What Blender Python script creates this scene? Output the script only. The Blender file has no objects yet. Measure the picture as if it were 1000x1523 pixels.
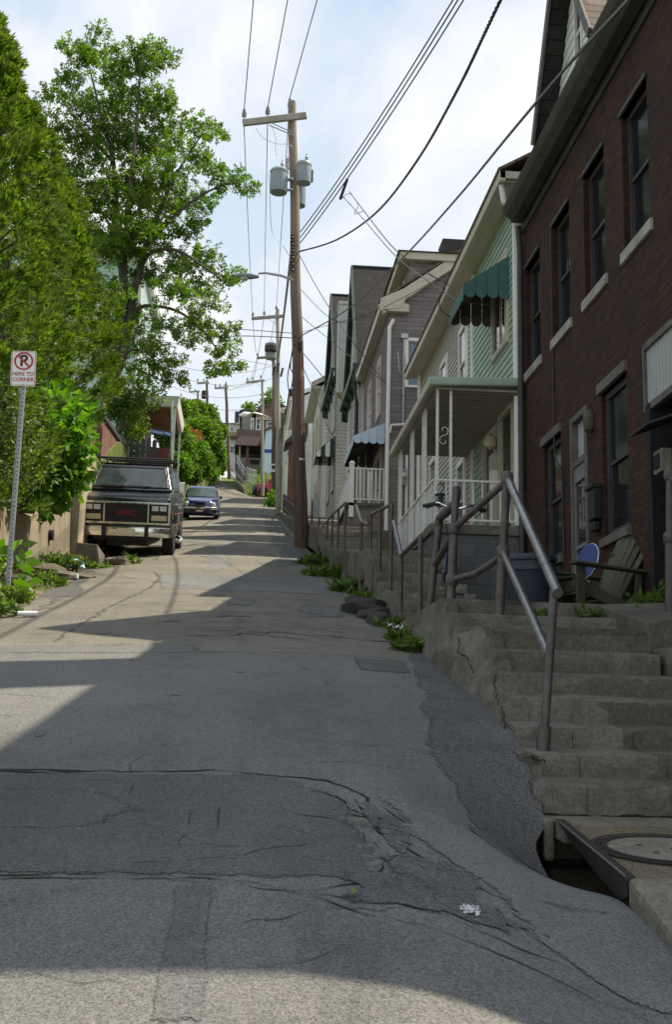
import bpy, bmesh, math, random
from mathutils import Vector, Matrix, noise as mnoise
random.seed(7)
rnd = random.random
def U(a, b): return a + (b - a) * random.random()
SC = bpy.context.scene
COL = SC.collection

# ------------------------------------------------------------------ mesh builder
class MB:
    def __init__(s): s.v = []; s.f = []; s.m = []
    def poly(s, pts, m=0):
        n = len(s.v); s.v += [tuple(p) for p in pts]
        s.f.append(tuple(range(n, n + len(pts)))); s.m.append(m)
    def box(s, x0, x1, y0, y1, z0, z1, m=0):
        s.hexa([(x0,y0,z0),(x1,y0,z0),(x1,y1,z0),(x0,y1,z0)], [(x0,y0,z1),(x1,y0,z1),(x1,y1,z1),(x0,y1,z1)], m)
    def hexa(s, a, b, m=0):
        """two matching rings a and b -> closed solid"""
        n = len(s.v); k = len(a)
        s.v += [tuple(p) for p in a] + [tuple(p) for p in b]
        s.f.append(tuple(range(n + k - 1, n - 1, -1))); s.m.append(m)
        s.f.append(tuple(range(n + k, n + 2 * k))); s.m.append(m)
        for i in range(k):
            j = (i + 1) % k
            s.f.append((n + i, n + j, n + k + j, n + k + i)); s.m.append(m)
    def loft(s, rings, m=0, cap=True):
        n = len(s.v); k = len(rings[0])
        for r in rings: s.v += [tuple(p) for p in r]
        for q in range(len(rings) - 1):
            for i in range(k):
                j = (i + 1) % k
                s.f.append((n+q*k+i, n+q*k+j, n+(q+1)*k+j, n+(q+1)*k+i)); s.m.append(m)
        if cap:
            s.f.append(tuple(range(n + k - 1, n - 1, -1))); s.m.append(m)
            e = n + (len(rings) - 1) * k
            s.f.append(tuple(range(e, e + k))); s.m.append(m)
    def tube(s, pts, r, n=8, m=0, cap=True):
        pts = [Vector(p) for p in pts]
        if not isinstance(r, (list, tuple)): r = [r] * len(pts)
        rings = []; prev = None
        for i, p in enumerate(pts):
            d = (pts[min(i + 1, len(pts) - 1)] - pts[max(i - 1, 0)])
            if d.length < 1e-9: d = Vector((0, 0, 1))
            d.normalize()
            if prev is None:
                a = Vector((1, 0, 0)) if abs(d.x) < .8 else Vector((0, 1, 0))
                u = d.cross(a).normalized()
            else:
                u = prev - d * prev.dot(d)
                if u.length < 1e-6: u = d.orthogonal()
                u.normalize()
            prev = u; w = d.cross(u)
            rings.append([p + (u * math.cos(2*math.pi*k/n) + w * math.sin(2*math.pi*k/n)) * r[i] for k in range(n)])
        s.loft(rings, m, cap)
    def lathe(s, c, prof, n=16, m=0, axis='z'):
        rings = []
        for r, h in prof:
            ring = []
            for k in range(n):
                a = 2 * math.pi * k / n; x = r * math.cos(a); y = r * math.sin(a)
                ring.append({'z': (c[0]+x, c[1]+y, c[2]+h), 'y': (c[0]+x, c[1]+h, c[2]+y), 'x': (c[0]+h, c[1]+x, c[2]+y)}[axis])
            rings.append(ring)
        s.loft(rings, m)
    def obox(s, c, hx, hy, hz, R, m=0):
        c = Vector(c)
        P = lambda x, y, z: c + R @ Vector((x, y, z))
        s.hexa([P(-hx,-hy,-hz),P(hx,-hy,-hz),P(hx,hy,-hz),P(-hx,hy,-hz)], [P(-hx,-hy,hz),P(hx,-hy,hz),P(hx,hy,hz),P(-hx,hy,hz)], m)
    def bar(s, p, q, w, t, m=0, up=(0,0,1)):
        """a flat bar from p to q, w wide (sideways) and t thick (along up)"""
        p = Vector(p); q = Vector(q); d = (q - p); L = d.length; d.normalize()
        u = Vector(up); u = u - d * u.dot(d)
        if u.length < 1e-5: u = d.orthogonal()
        u.normalize(); sd = d.cross(u)
        R = Matrix((sd, d, u)).transposed()
        s.obox((p + q) / 2, w / 2, L / 2, t / 2, R, m)
    def leaf(s, p, d, u, L, W, m=0):
        n = len(s.v); a = p + d * (L * .45) 
        s.v += [tuple(p), tuple(a + u * (W * .5)), tuple(p + d * L), tuple(a - u * (W * .5))]
        s.f.append((n, n+1, n+2, n+3)); s.m.append(m)
    def build(s, name, mats, parent=None, bevel=0, smooth=False, local=False, fix=True, bseg=2):
        if not isinstance(mats, (list, tuple)): mats = [mats]
        off = Vector((0, 0, 0))
        if parent is not None:
            if not local: off = Vector(WL.get(parent.name, (0, 0, 0)))
        else:
            xs = [v[0] for v in s.v]; ys = [v[1] for v in s.v]; zs = [v[2] for v in s.v]
            if not local: off = Vector(((min(xs)+max(xs))/2, (min(ys)+max(ys))/2, min(zs)))
        me = bpy.data.meshes.new(name)
        me.from_pydata([(v[0]-off.x, v[1]-off.y, v[2]-off.z) for v in s.v], [], s.f)
        for mt in mats: me.materials.append(mt)
        me.polygons.foreach_set('material_index', s.m)
        if fix or bevel:
            bm = bmesh.new(); bm.from_mesh(me)
            if bevel:
                bmesh.ops.remove_doubles(bm, verts=bm.verts, dist=1e-5)
                bmesh.ops.recalc_face_normals(bm, faces=bm.faces)
                es = [e for e in bm.edges if len(e.link_faces) == 2 and e.calc_face_angle(0) > .5]
                try: bmesh.ops.bevel(bm, geom=es, offset=bevel, segments=bseg, affect='EDGES', profile=.6, clamp_overlap=True)
                except Exception: pass
            else:
                bmesh.ops.recalc_face_normals(bm, faces=bm.faces)
            bm.to_mesh(me); bm.free()
        if smooth:
            me.polygons.foreach_set('use_smooth', [True] * len(me.polygons))
            try: me.set_sharp_from_angle(angle=math.radians(38))
            except Exception: pass
        o = bpy.data.objects.new(name, me); COL.objects.link(o)
        if parent is not None:
            o.parent = parent; WL[o.name] = WL.get(parent.name, (0, 0, 0))
        else:
            o.location = off; WL[o.name] = tuple(off)
        return o
WL = {}
def tag(o, label, cat, group=None, kind=None):
    o['label'] = label; o['category'] = cat
    if group: o['group'] = group
    if kind: o['kind'] = kind
    return o
def T(name, label, cat, loc, group=None, rot=None):
    o = bpy.data.objects.new(name, None); COL.objects.link(o)
    o.location = loc; o.empty_display_size = .2
    if rot: o.rotation_euler = rot
    WL[o.name] = tuple(loc)
    return tag(o, label, cat, group)
def S(o): o['kind'] = 'structure'; return o
def copy_tree(o, parent=None):
    c = o.copy(); COL.objects.link(c); c.parent = parent
    for ch in [x for x in list(bpy.data.objects) if x.parent == o]: copy_tree(ch, c)
    return c
def text_mesh(name, txt, size, mat, parent, M, depth=.002, sx=1.0, bold=0.0, align='CENTER'):
    cu = bpy.data.curves.new(name, 'FONT'); cu.body = txt; cu.size = size; cu.extrude = depth; cu.align_x = align; cu.align_y = 'CENTER'; cu.offset = bold
    t = bpy.data.objects.new(name, cu); COL.objects.link(t)
    dg = bpy.context.evaluated_depsgraph_get()
    me = bpy.data.meshes.new_from_object(t.evaluated_get(dg))
    bpy.data.objects.remove(t)
    me.transform(M @ Matrix.Diagonal((sx, 1, 1, 1)))
    me.materials.clear(); me.materials.append(mat)
    o = bpy.data.objects.new(name, me); COL.objects.link(o); o.parent = parent; WL[o.name] = WL.get(parent.name, (0,0,0))
    return o

# ------------------------------------------------------------------ camera geometry (for laying out by survey angles)
_f, _r, _v0, _u0 = 1700., .023, 323.5, -145.
PITCH = math.atan((_v0 - _u0 * _r) / _f); YAW = math.atan((-(_u0 + _v0 * _r)) / math.hypot(_f, _v0 - _u0 * _r))
_cp, _sp, _cy, _sy = math.cos(PITCH), math.sin(PITCH), math.cos(YAW), math.sin(YAW)
CF = Vector((_sy*_cp, _cy*_cp, _sp)); CR = Vector((_cy, -_sy, 0)); CU = Vector((-_sy*_sp, -_cy*_sp, _cp))
def at(x, y, X=None, Y=None, Z=None):
    u = x - 500; v = y - 761.5
    d = CR * (u + v*_r) - CU * (v - u*_r) + CF * _f
    t = X / d.x if X is not None else (Y / d.y if Y is not None else Z / d.z)
    return d * t
cd = bpy.data.cameras.new('camera'); cam = bpy.data.objects.new('camera', cd); COL.objects.link(cam)
rc = (CR + CU * _r).normalized(); uc = (CU - CR * _r).normalized()
cam.matrix_world = Matrix((rc, uc, -CF)).transposed().to_4x4()
cd.sensor_width = 36; cd.lens = _f / 1523 * 36; cd.clip_start = .1; cd.clip_end = 3000
SC.camera = cam

# ------------------------------------------------------------------ materials
def nn(nt, t, **kw):
    n = nt.nodes.new(t)
    for k, v in kw.items():
        if k in n.inputs.keys() if isinstance(k, str) else False: n.inputs[k].default_value = v
        else: setattr(n, k, v)
    return n
def rgba(c): return (c[0], c[1], c[2], 1)
def mat_base(name):
    m = bpy.data.materials.new(name); m.use_nodes = True
    nt = m.node_tree; b = nt.nodes['Principled BSDF']
    return m, nt, b
def noise(nt, co, scale, detail=4, rough=.6, dist=0):
    n = nt.nodes.new('ShaderNodeTexNoise'); n.inputs['Scale'].default_value = scale; n.inputs['Detail'].default_value = detail
    n.inputs['Roughness'].default_value = rough; n.inputs['Distortion'].default_value = dist
    nt.links.new(co, n.inputs['Vector']); return n.outputs['Fac']
def ramp(nt, fac, stops):
    r = nt.nodes.new('ShaderNodeValToRGB'); e = r.color_ramp.elements
    while len(e) < len(stops): e.new(.5)
    for i, (p, c) in enumerate(stops): e[i].position = p; e[i].color = rgba(c) if len(c) == 3 else c
    nt.links.new(fac, r.inputs['Fac']); return r.outputs['Color']
def mix(nt, a, b, fac, mode='MIX'):
    n = nt.nodes.new('ShaderNodeMix'); n.data_type = 'RGBA'; n.blend_type = mode
    for sock, v in ((n.inputs[6], a), (n.inputs[7], b)):
        if isinstance(v, tuple): sock.default_value = rgba(v)
        else: nt.links.new(v, sock)
    if isinstance(fac, (int, float)): n.inputs[0].default_value = fac
    else: nt.links.new(fac, n.inputs[0])
    return n.outputs[2]
def math_n(nt, op, a, b=None, c=None):
    n = nt.nodes.new('ShaderNodeMath'); n.operation = op
    for i, v in enumerate((a, b, c)):
        if v is None: continue
        if isinstance(v, (int, float)): n.inputs[i].default_value = v
        else: nt.links.new(v, n.inputs[i])
    return n.outputs[0]
def bump(nt, b, h, strength, dist=.01):
    n = nt.nodes.new('ShaderNodeBump'); n.inputs['Strength'].default_value = strength; n.inputs['Distance'].default_value = dist
    nt.links.new(h, n.inputs['Height'])
    if b.inputs['Normal'].is_linked:
        nt.links.new(b.inputs['Normal'].links[0].from_socket, n.inputs['Normal'])
    nt.links.new(n.outputs['Normal'], b.inputs['Normal'])
def coords(nt): return nt.nodes.new('ShaderNodeTexCoord').outputs['Object']
def scaled(nt, co, s):
    n = nt.nodes.new('ShaderNodeMapping'); n.inputs['Scale'].default_value = s; nt.links.new(co, n.inputs['Vector']); return n.outputs['Vector']

def plain(name, c, rough=.7, var=.25, scale=3., bmp=.15, bs=40., metal=0., spec=.4, dirt=None, coat=0.):
    """paint / metal / cloth with uneven tone, fine bump and optional dirt"""
    m, nt, b = mat_base(name); co = coords(nt)
    n1 = noise(nt, co, scale, 6, .65)
    lo = tuple(x * (1 - var) for x in c); hi = tuple(min(1, x * (1 + var)) for x in c)
    col = ramp(nt, n1, [(.3, lo), (.7, hi)])
    if dirt:
        n2 = noise(nt, co, scale * 2.7, 8, .7, .5)
        col = mix(nt, col, dirt, ramp(nt, n2, [(.52, (0,0,0)), (.72, (.8,.8,.8))]))
    nt.links.new(col, b.inputs['Base Color'])
    b.inputs['Metallic'].default_value = metal; b.inputs['Specular IOR Level'].default_value = spec
    n3 = noise(nt, co, scale * 4, 4)
    nt.links.new(ramp(nt, n3, [(.3, (max(.03, rough - .12),) * 3), (.7, (min(1, rough + .12),) * 3)]), b.inputs['Roughness'])
    if bmp: bump(nt, b, noise(nt, co, bs, 5, .7), bmp, .006)
    if coat: b.inputs['Coat Weight'].default_value = coat; b.inputs['Coat Roughness'].default_value = .06
    return m
def asphalt(name, c, warm=(1,1,1), speck=.8, dark=.35, ragged=False):
    m, nt, b = mat_base(name); co = coords(nt)
    big = noise(nt, co, .35, 6, .6); mid = noise(nt, co, 2.2, 6, .7, .4)
    vr = nt.nodes.new('ShaderNodeTexVoronoi'); vr.inputs['Scale'].default_value = 150; nt.links.new(co, vr.inputs['Vector'])
    cc = tuple(x * w for x, w in zip(c, warm))
    col = ramp(nt, big, [(.32, tuple(x * .78 for x in cc)), (.68, tuple(x * 1.2 for x in cc))])
    col = mix(nt, col, tuple(x * dark for x in cc), ramp(nt, mid, [(.5, (0,0,0)), (.75, (.6,.6,.6))]))
    st = noise(nt, scaled(nt, co, (1.6, .16, 1)), 1.0, 5, .65)
    col = mix(nt, col, tuple(x * .6 for x in cc), ramp(nt, st, [(.5, (0,0,0)), (.7, (.55,.55,.55))]))
    sp = ramp(nt, vr.outputs['Color'], [(.15, (.42,.42,.42)), (.6, (.95,.95,.95)), (.93, (1.25,1.22,1.15)), (1, (2.0,1.95,1.85))])
    col = mix(nt, col, sp, speck, 'MULTIPLY')
    fine = noise(nt, co, 55, 6, .75)
    col = mix(nt, col, ramp(nt, fine, [(.25, (.55,.55,.55)), (.6, (1.08,1.08,1.08))]), .7, 'MULTIPLY')
    nt.links.new(col, b.inputs['Base Color']); b.inputs['Roughness'].default_value = .9; b.inputs['Specular IOR Level'].default_value = .25
    if ragged:                                                        # worn, crumbling margin of a relaid or stained area
        at_ = nt.nodes.new('ShaderNodeAttribute'); at_.attribute_name = 'wear'
        e1 = noise(nt, co, 9, 5, .7); e2 = noise(nt, co, 60, 4, .7)
        v = math_n(nt, 'ADD', math_n(nt, 'MULTIPLY', at_.outputs['Fac'], 1.9), math_n(nt, 'ADD', math_n(nt, 'MULTIPLY', math_n(nt, 'SUBTRACT', e1, .5), 1.7), math_n(nt, 'MULTIPLY', math_n(nt, 'SUBTRACT', e2, .5), 1.3)))
        mr = nt.nodes.new('ShaderNodeMapRange'); mr.interpolation_type = 'SMOOTHSTEP'; nt.links.new(v, mr.inputs['Value']); mr.inputs['From Min'].default_value = .5; mr.inputs['From Max'].default_value = .85
        nt.links.new(mr.outputs['Result'], b.inputs['Alpha'])
    bump(nt, b, vr.outputs['Distance'], .4, .004); bump(nt, b, fine, .45, .007); bump(nt, b, mid, .35, .04)
    return m
def concrete(name, c, stain=(.08,.07,.05), sv=.55, vert=False, cells=False):
    m, nt, b = mat_base(name); co = coords(nt)
    n1 = noise(nt, co, 1.6, 8, .7, .3); n2 = noise(nt, scaled(nt, co, (3, 3, .35)) if vert else co, 1.4 if vert else 3.6, 8, .75, .8); n3 = noise(nt, co, 45, 5, .75)
    col = ramp(nt, n1, [(.3, tuple(x*.62 for x in c)), (.72, tuple(x*1.2 for x in c))])
    if cells:                                                         # patched repairs of differing age
        vc = nt.nodes.new('ShaderNodeTexVoronoi'); nt.links.new(scaled(nt, co, (1.5, 1.2, 2.6)), vc.inputs['Vector']); vc.inputs['Scale'].default_value = 1; vc.distance = 'CHEBYCHEV'; vc.inputs['Randomness'].default_value = .75
        col = mix(nt, col, ramp(nt, vc.outputs['Color'], [(.2, (.62,.6,.56)), (.5, (1,1,1)), (.8, (1.25,1.3,1.3))]), .7, 'MULTIPLY')
    col = mix(nt, col, stain, ramp(nt, n2, [(.46, (0,0,0)), (.72, (sv,)*3)]))
    col = mix(nt, col, ramp(nt, n3, [(.25, (.5,.5,.5)), (.7, (1.15,1.15,1.15))]), .6, 'MULTIPLY')
    va = nt.nodes.new('ShaderNodeTexVoronoi'); va.inputs['Scale'].default_value = 62; nt.links.new(co, va.inputs['Vector'])
    col = mix(nt, col, ramp(nt, va.outputs['Color'], [(.1, (.55,.54,.52)), (.6, (1,1,1)), (.95, (1.4,1.38,1.33))]), .45, 'MULTIPLY')
    pit_ = noise(nt, co, 14, 6, .8); col = mix(nt, col, tuple(x*.35 for x in c), ramp(nt, pit_, [(.64, (0,0,0)), (.72, (.5,.5,.5))]))
    nt.links.new(col, b.inputs['Base Color']); b.inputs['Roughness'].default_value = .92; b.inputs['Specular IOR Level'].default_value = .2
    bump(nt, b, va.outputs['Distance'], .15, .004); bump(nt, b, n3, .35, .007); bump(nt, b, n1, .35, .04)
    return m
def bricks(name, c1, c2, mortar, bw=.215, bh=.075, ms=.01, var=1.0, soot=(.02,.018,.016), bumpv=.5):
    m, nt, b = mat_base(name); co = coords(nt)
    sx = nt.nodes.new('ShaderNodeSeparateXYZ'); nt.links.new(co, sx.inputs[0])
    cb = nt.nodes.new('ShaderNodeCombineXYZ'); nt.links.new(math_n(nt, 'ADD', sx.outputs['X'], sx.outputs['Y']), cb.inputs['X']); nt.links.new(sx.outputs['Z'], cb.inputs['Y'])
    br = nt.nodes.new('ShaderNodeTexBrick'); nt.links.new(cb.outputs[0], br.inputs['Vector'])
    br.inputs['Scale'].default_value = 1; br.inputs['Brick Width'].default_value = bw; br.inputs['Row Height'].default_value = bh; br.inputs['Mortar Size'].default_value = ms
    br.inputs['Mortar Smooth'].default_value = .3
    br.inputs['Color1'].default_value = rgba(c1); br.inputs['Color2'].default_value = rgba(c2); br.inputs['Mortar'].default_value = rgba(mortar)
    n1 = noise(nt, co, .9, 7, .7, .4); n2 = noise(nt, co, 30, 5, .7)
    col = mix(nt, br.outputs['Color'], soot, ramp(nt, n1, [(.42, (0,0,0)), (.75, (.75*var,)*3)]))
    col = mix(nt, col, ramp(nt, n2, [(.2, (.6,.6,.6)), (.75, (1.2,1.2,1.2))]), .6, 'MULTIPLY')
    nt.links.new(col, b.inputs['Base Color']); b.inputs['Roughness'].default_value = .9; b.inputs['Specular IOR Level'].default_value = .25
    bump(nt, b, math_n(nt, 'SUBTRACT', 1, br.outputs['Fac']), bumpv, .008); bump(nt, b, n2, .4, .006)
    return m
def leafmat(name, c1, c2, trans=.45, tc=None):
    m, nt, b = mat_base(name)
    g = nt.nodes.new('ShaderNodeNewGeometry')
    co = coords(nt); n1 = noise(nt, co, .9, 4)
    f = math_n(nt, 'ADD', math_n(nt, 'MULTIPLY', g.outputs['Random Per Island'], .6), math_n(nt, 'MULTIPLY', n1, .4))
    col = ramp(nt, f, [(.1, c1), (.85, c2)])
    nt.links.new(col, b.inputs['Base Color']); b.inputs['Roughness'].default_value = .5; b.inputs['Specular IOR Level'].default_value = .35
    tr = nt.nodes.new('ShaderNodeBsdfTranslucent')
    tcol = mix(nt, col, tc or (1.6, 1.9, .5), 1.0, 'MULTIPLY'); nt.links.new(tcol, tr.inputs['Color'])
    ms = nt.nodes.new('ShaderNodeMixShader'); ms.inputs[0].default_value = trans
    nt.links.new(b.outputs[0], ms.inputs[1]); nt.links.new(tr.outputs[0], ms.inputs[2])
    nt.links.new(ms.outputs[0], nt.nodes['Material Output'].inputs['Surface'])
    return m
def glassy(name, c=(.02,.025,.03), rough=.05, spec=.6, wob=.02):
    m, nt, b = mat_base(name); co = coords(nt)
    n = noise(nt, co, 1.3, 3); nt.links.new(ramp(nt, n, [(.3, tuple(x*.6 for x in c)), (.7, tuple(x*1.5 for x in c))]), b.inputs['Base Color'])
    b.inputs['Roughness'].default_value = rough; b.inputs['Specular IOR Level'].default_value = spec
    if wob: bump(nt, b, n, wob, .05)
    return m
def woodmat(name, c1, c2, axis_scale=(14, 14, .6), rough=.85):
    m, nt, b = mat_base(name); co = coords(nt)
    n = noise(nt, scaled(nt, co, axis_scale), 1.0, 7, .7, .6); big = noise(nt, scaled(nt, co, (1, 1, .25)), 1.2, 4)
    col = ramp(nt, n, [(.3, c1), (.7, c2)])
    col = mix(nt, col, tuple(x * .55 for x in c1), ramp(nt, big, [(.5, (0,0,0)), (.72, (.7,.7,.7))]))
    nt.links.new(col, b.inputs['Base Color']); b.inputs['Roughness'].default_value = rough; b.inputs['Specular IOR Level'].default_value = .25
    bump(nt, b, n, .6, .01)
    return m

K = {}
K['road'] = asphalt('road asphalt', (.192, .18, .154))
K['road_low'] = asphalt('lower road asphalt', (.166, .164, .157), dark=.6)
K['road_grey'] = asphalt('grey asphalt', (.164, .164, .159), dark=.6, ragged=True)
K['road_pale'] = asphalt('pale asphalt patch', (.178, .181, .178), dark=.7, ragged=True)
K['road_dark'] = asphalt('dark asphalt patch', (.116, .116, .119), dark=.6, ragged=True)
K['road_black'] = asphalt('black tar', (.045, .044, .044), speck=.3, ragged=True)
K['tar'] = asphalt('cold tar lump', (.05, .048, .047), speck=.4)
K['road_ravel'] = asphalt('ravelled asphalt', (.122, .121, .119), speck=1.0, ragged=True)
K['road_stain'] = asphalt('stained asphalt', (.142, .141, .138), dark=.6, ragged=True)
K['soil'] = concrete('gravel soil', (.17, .135, .09), (.06, .05, .03))
K['crack'] = plain('crack grime', (.035, .032, .029), .95, .5, 20, .5, 60, spec=.1)
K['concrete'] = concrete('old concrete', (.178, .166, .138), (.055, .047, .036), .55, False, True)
K['concrete_lt'] = concrete('pale concrete', (.25, .24, .2), (.12, .1, .07))
K['slab'] = concrete('pavement concrete', (.225, .21, .165), (.09, .08, .058), .5)
K['aggregate'] = asphalt('exposed aggregate', (.2, .165, .11), speck=1.0, dark=.6)
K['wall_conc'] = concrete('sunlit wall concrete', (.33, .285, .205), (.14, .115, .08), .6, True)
K['foundation'] = bricks('foundation block', (.11, .12, .125), (.14, .145, .145), (.09, .095, .1), .42, .2, .008, .6)
K['block'] = bricks('grey block', (.2, .18, .15), (.24, .21, .17), (.13, .115, .1), .4, .2, .012, .8)
K['brick'] = bricks('deep red brick', (.076, .029, .017), (.036, .017, .012), (.022, .019, .0155), .215, .077, .009, .8)  # brick colour set very dark, with random darker patches
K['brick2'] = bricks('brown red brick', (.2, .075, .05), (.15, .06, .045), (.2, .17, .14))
K['purple'] = bricks('mauve asphalt siding', (.255, .22, .22), (.185, .16, .163), (.11, .095, .096), .9, .115, .008, .35, (.12,.1,.1), .6)
K['whitebrick'] = bricks('white painted brick', (.6, .6, .57), (.5, .5, .47), (.35, .35, .33), .215, .077, .008, .3, (.3,.3,.28))
K['slate'] = bricks('dark slate', (.026, .025, .027), (.04, .037, .038), (.01, .01, .01), .3, .16, .008, .6)
K['slate_br'] = bricks('brown slate', (.24, .19, .165), (.17, .13, .115), (.05, .04, .035), .3, .14, .01, .5)
K['slate_shade'] = bricks('shade darkened slate', (.03, .029, .031), (.04, .037, .038), (.012, .012, .012), .3, .16, .008, .6)  # slate with shade painted into its colour, for the dormer hood
K['dark_lace'] = plain('grey curtain', (.2, .2, .18), .9, .2, 6, .1, 60)  # darker grey version of the lace curtain
K['shingle'] = bricks('brown asphalt shingle', (.17, .135, .1), (.13, .105, .08), (.07, .055, .04), .25, .13, .008, .5)
K['green_sid'] = plain('pale green siding', (.33, .45, .35), .55, .1, 1.2, .1, 30, dirt=(.24,.32,.25))
K['cream_sid'] = plain('cream siding', (.43, .43, .385), .55, .1, 1.2, .1, 30, dirt=(.33,.32,.28))
K['white_sid'] = plain('white siding', (.72, .74, .72), .5, .07, 1.2, .08, 30, dirt=(.55,.56,.53))
K['aqua_sid'] = plain('aqua siding', (.52, .66, .66), .5, .07, 1.2, .08, 30)
K['blue_sid'] = plain('pale blue siding', (.48, .6, .68), .5, .08, .6, .05, 30)
K['cream_trim'] = plain('cream trim', (.47, .44, .345), .5, .12, 2, .1, 40, dirt=(.33,.30,.235))
K['white'] = plain('white paint', (.74, .74, .7), .5, .08, 3, .1, 40, dirt=(.5,.49,.44))
K['grey_trim'] = plain('weathered grey trim', (.115, .108, .1), .7, .3, 3, .3, 40, dirt=(.05,.045,.042))
K['gutter'] = plain('dark painted gutter', (.062, .057, .052), .65, .3, 3, .25, 40, dirt=(.03,.028,.026))
K['dark_trim'] = plain('dark trim', (.045, .043, .045), .6, .3, 3, .2, 40)
K['vgreen'] = plain('dark green paint', (.018, .045, .035), .5, .3, 3, .15, 40)
K['awning'] = plain('green awning', (.045, .135, .12), .55, .2, 2, .05, 40, dirt=(.04,.08,.075))
K['awn_under'] = plain('awning underside', (.12, .1, .085), .8, .2, 4, .1, 40)
K['awn_blue'] = plain('pale blue awning', (.5, .62, .74), .45, .08, 3, .05, 40)
K['stone_sill'] = concrete('stone sill', (.42, .4, .36), (.12, .11, .1))
K['glass'] = glassy('window glass')
K['glass_dark'] = glassy('shaded window glass', (.012,.014,.016), .08, .25)
K['glass_sky'] = glassy('window glass pale', (.045, .06, .075), .08)
K['glass_blue'] = glassy('curtained blue glass', (.09, .16, .25), .12)
K['curtain'] = plain('lace curtain', (.5, .5, .46), .9, .1, 6, .1, 60)
K['dark'] = plain('dark interior', (.012, .012, .012), .9, .2, 3, 0)
K['door'] = plain('grey door', (.15, .16, .17), .5, .15, 3, .1, 40)
K['door_br'] = plain('brown door', (.075, .045, .03), .5, .2, 3, .1, 40)
K['panelgrey'] = plain('grey blue ribbed panel', (.33, .36, .36), .5, .12, 3, .1, 40)
K['pipe'] = plain('painted brown pipe', (.066, .056, .056), .45, .5, 11, .3, 70, spec=.5, dirt=(.12,.052,.025))
K['pipe_worn'] = plain('hand worn pipe', (.26, .25, .25), .34, .3, 12, .15, 80, metal=.75, dirt=(.1,.08,.075))
K['pole'] = woodmat('creosote pole', (.07, .042, .031), (.16, .11, .083))
_pn = K['pole'].node_tree; _pb = _pn.nodes['Principled BSDF']; _pc = _pb.inputs['Base Color'].links[0].from_socket   # creosote has leached from the upper pole
_pz = _pn.nodes.new('ShaderNodeSeparateXYZ'); _pn.links.new(coords(_pn), _pz.inputs[0])
_pn.links.new(mix(_pn, _pc, (.26, .215, .165), ramp(_pn, math_n(_pn, 'MULTIPLY', _pz.outputs['Z'], .07), [(.33, (0,0,0)), (.75, (.72,.72,.72))])), _pb.inputs['Base Color'])
K['pole_grey'] = woodmat('grey pole', (.25, .23, .2), (.38, .35, .31))
K['wood_grey'] = woodmat('grey timber', (.16, .145, .125), (.28, .25, .21), (10, 1.2, 10))
K['chairwood'] = woodmat('mossy chair boards', (.06, .064, .04), (.125, .122, .078), (6, 6, 2))
K['steel'] = plain('galvanised steel', (.42, .44, .45), .42, .15, 8, .1, 60, metal=.7)
K['transf'] = plain('transformer grey', (.23, .275, .30), .4, .1, 3, .05, 40)
K['wire'] = plain('wire', (.03, .03, .032), .6, .1, 3, 0)
K['wire_lt'] = plain('weathered aluminium wire', (.2, .19, .185), .5, .1, 3, 0, metal=.5)
K['ceramic'] = plain('insulator glaze', (.28, .3, .31), .25, .1, 3, 0)
K['signwhite'] = plain('sign white', (.74, .74, .71), .35, .05, 6, .03, 40, dirt=(.62,.6,.55))
K['signred'] = plain('sign red', (.36, .03, .02), .4, .12, 6, 0)
K['signblack'] = plain('sign black', (.012, .012, .012), .4, .1, 6, 0)
K['signblue'] = plain('sign blue', (.01, .075, .25), .4, .1, 6, 0)
K['post'] = plain('galvanised post', (.36, .38, .37), .5, .15, 8, .1, 60, metal=.4)
K['vanpaint'] = plain('dark navy van paint', (.006, .007, .013), .22, .3, 2, .02, 40, spec=.6, coat=.6)
K['carpaint'] = plain('deep blue car paint', (.007, .014, .09), .2, .2, 2, 0, spec=.6, coat=.8)
K['redpaint'] = plain('red car paint', (.35, .015, .02), .3, .15, 2, 0, coat=.5)
K['chrome'] = plain('chrome', (.72, .72, .7), .14, .12, 5, .03, 20, metal=1)
K['tyre'] = plain('tyre rubber', (.013, .013, .013), .8, .2, 10, .3, 60)
K['black'] = plain('black plastic', (.014, .014, .015), .5, .2, 8, .1, 60)
K['lamp'] = plain('headlight lens', (.5, .52, .52), .12, .1, 30, .15, 60, spec=.7)
K['amber'] = plain('amber lens', (.55, .2, .03), .2, .1, 20, .1, 60)
K['cream_lens'] = plain('pale marker lens', (.5, .42, .28), .2, .1, 20, .1, 60)
K['plate'] = plain('blank licence plate', (.62, .58, .45), .4, .05, 8, 0)
K['gmcred'] = plain('red badge', (.16, .018, .02), .3, .1, 8, 0)
K['binblue'] = plain('navy plastic bin', (.032, .042, .064), .5, .15, 3, .1, 40)
K['discblue'] = plain('blue plastic', (.01, .035, .16), .35, .1, 6, 0)
K['yellow'] = plain('yellow plastic', (.6, .35, .02), .4, .1, 6, 0)
K['redboard'] = plain('maroon board', (.16, .03, .03), .6, .2, 3, .1, 30)
K['tanwall'] = concrete('tan render', (.45, .39, .28), (.33, .27, .18), .4)
K['bark'] = woodmat('tree bark', (.05, .042, .032), (.13, .11, .085), (9, 9, 1.5), .95)
K['iron'] = plain('cast iron', (.05, .045, .045), .5, .3, 12, .3, 60, metal=.6, dirt=(.1,.07,.05))
K['iron_edge'] = plain('worn steel edge', (.14, .13, .13), .4, .3, 12, .2, 60, metal=.7)
K['paper'] = plain('white litter', (.55, .56, .58), .7, .08, 8, .1, 40)
K['bluelitter'] = plain('pale blue plastic', (.35, .55, .65), .5, .1, 8, 0)
K['cedar'] = leafmat('arborvitae foliage', (.034, .075, .009), (.165, .235, .034), .38)
K['locust'] = leafmat('tree leaves', (.022, .055, .007), (.125, .205, .026), .45)
K['vine'] = leafmat('broad leaves', (.035, .09, .008), (.125, .245, .026), .45)
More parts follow.
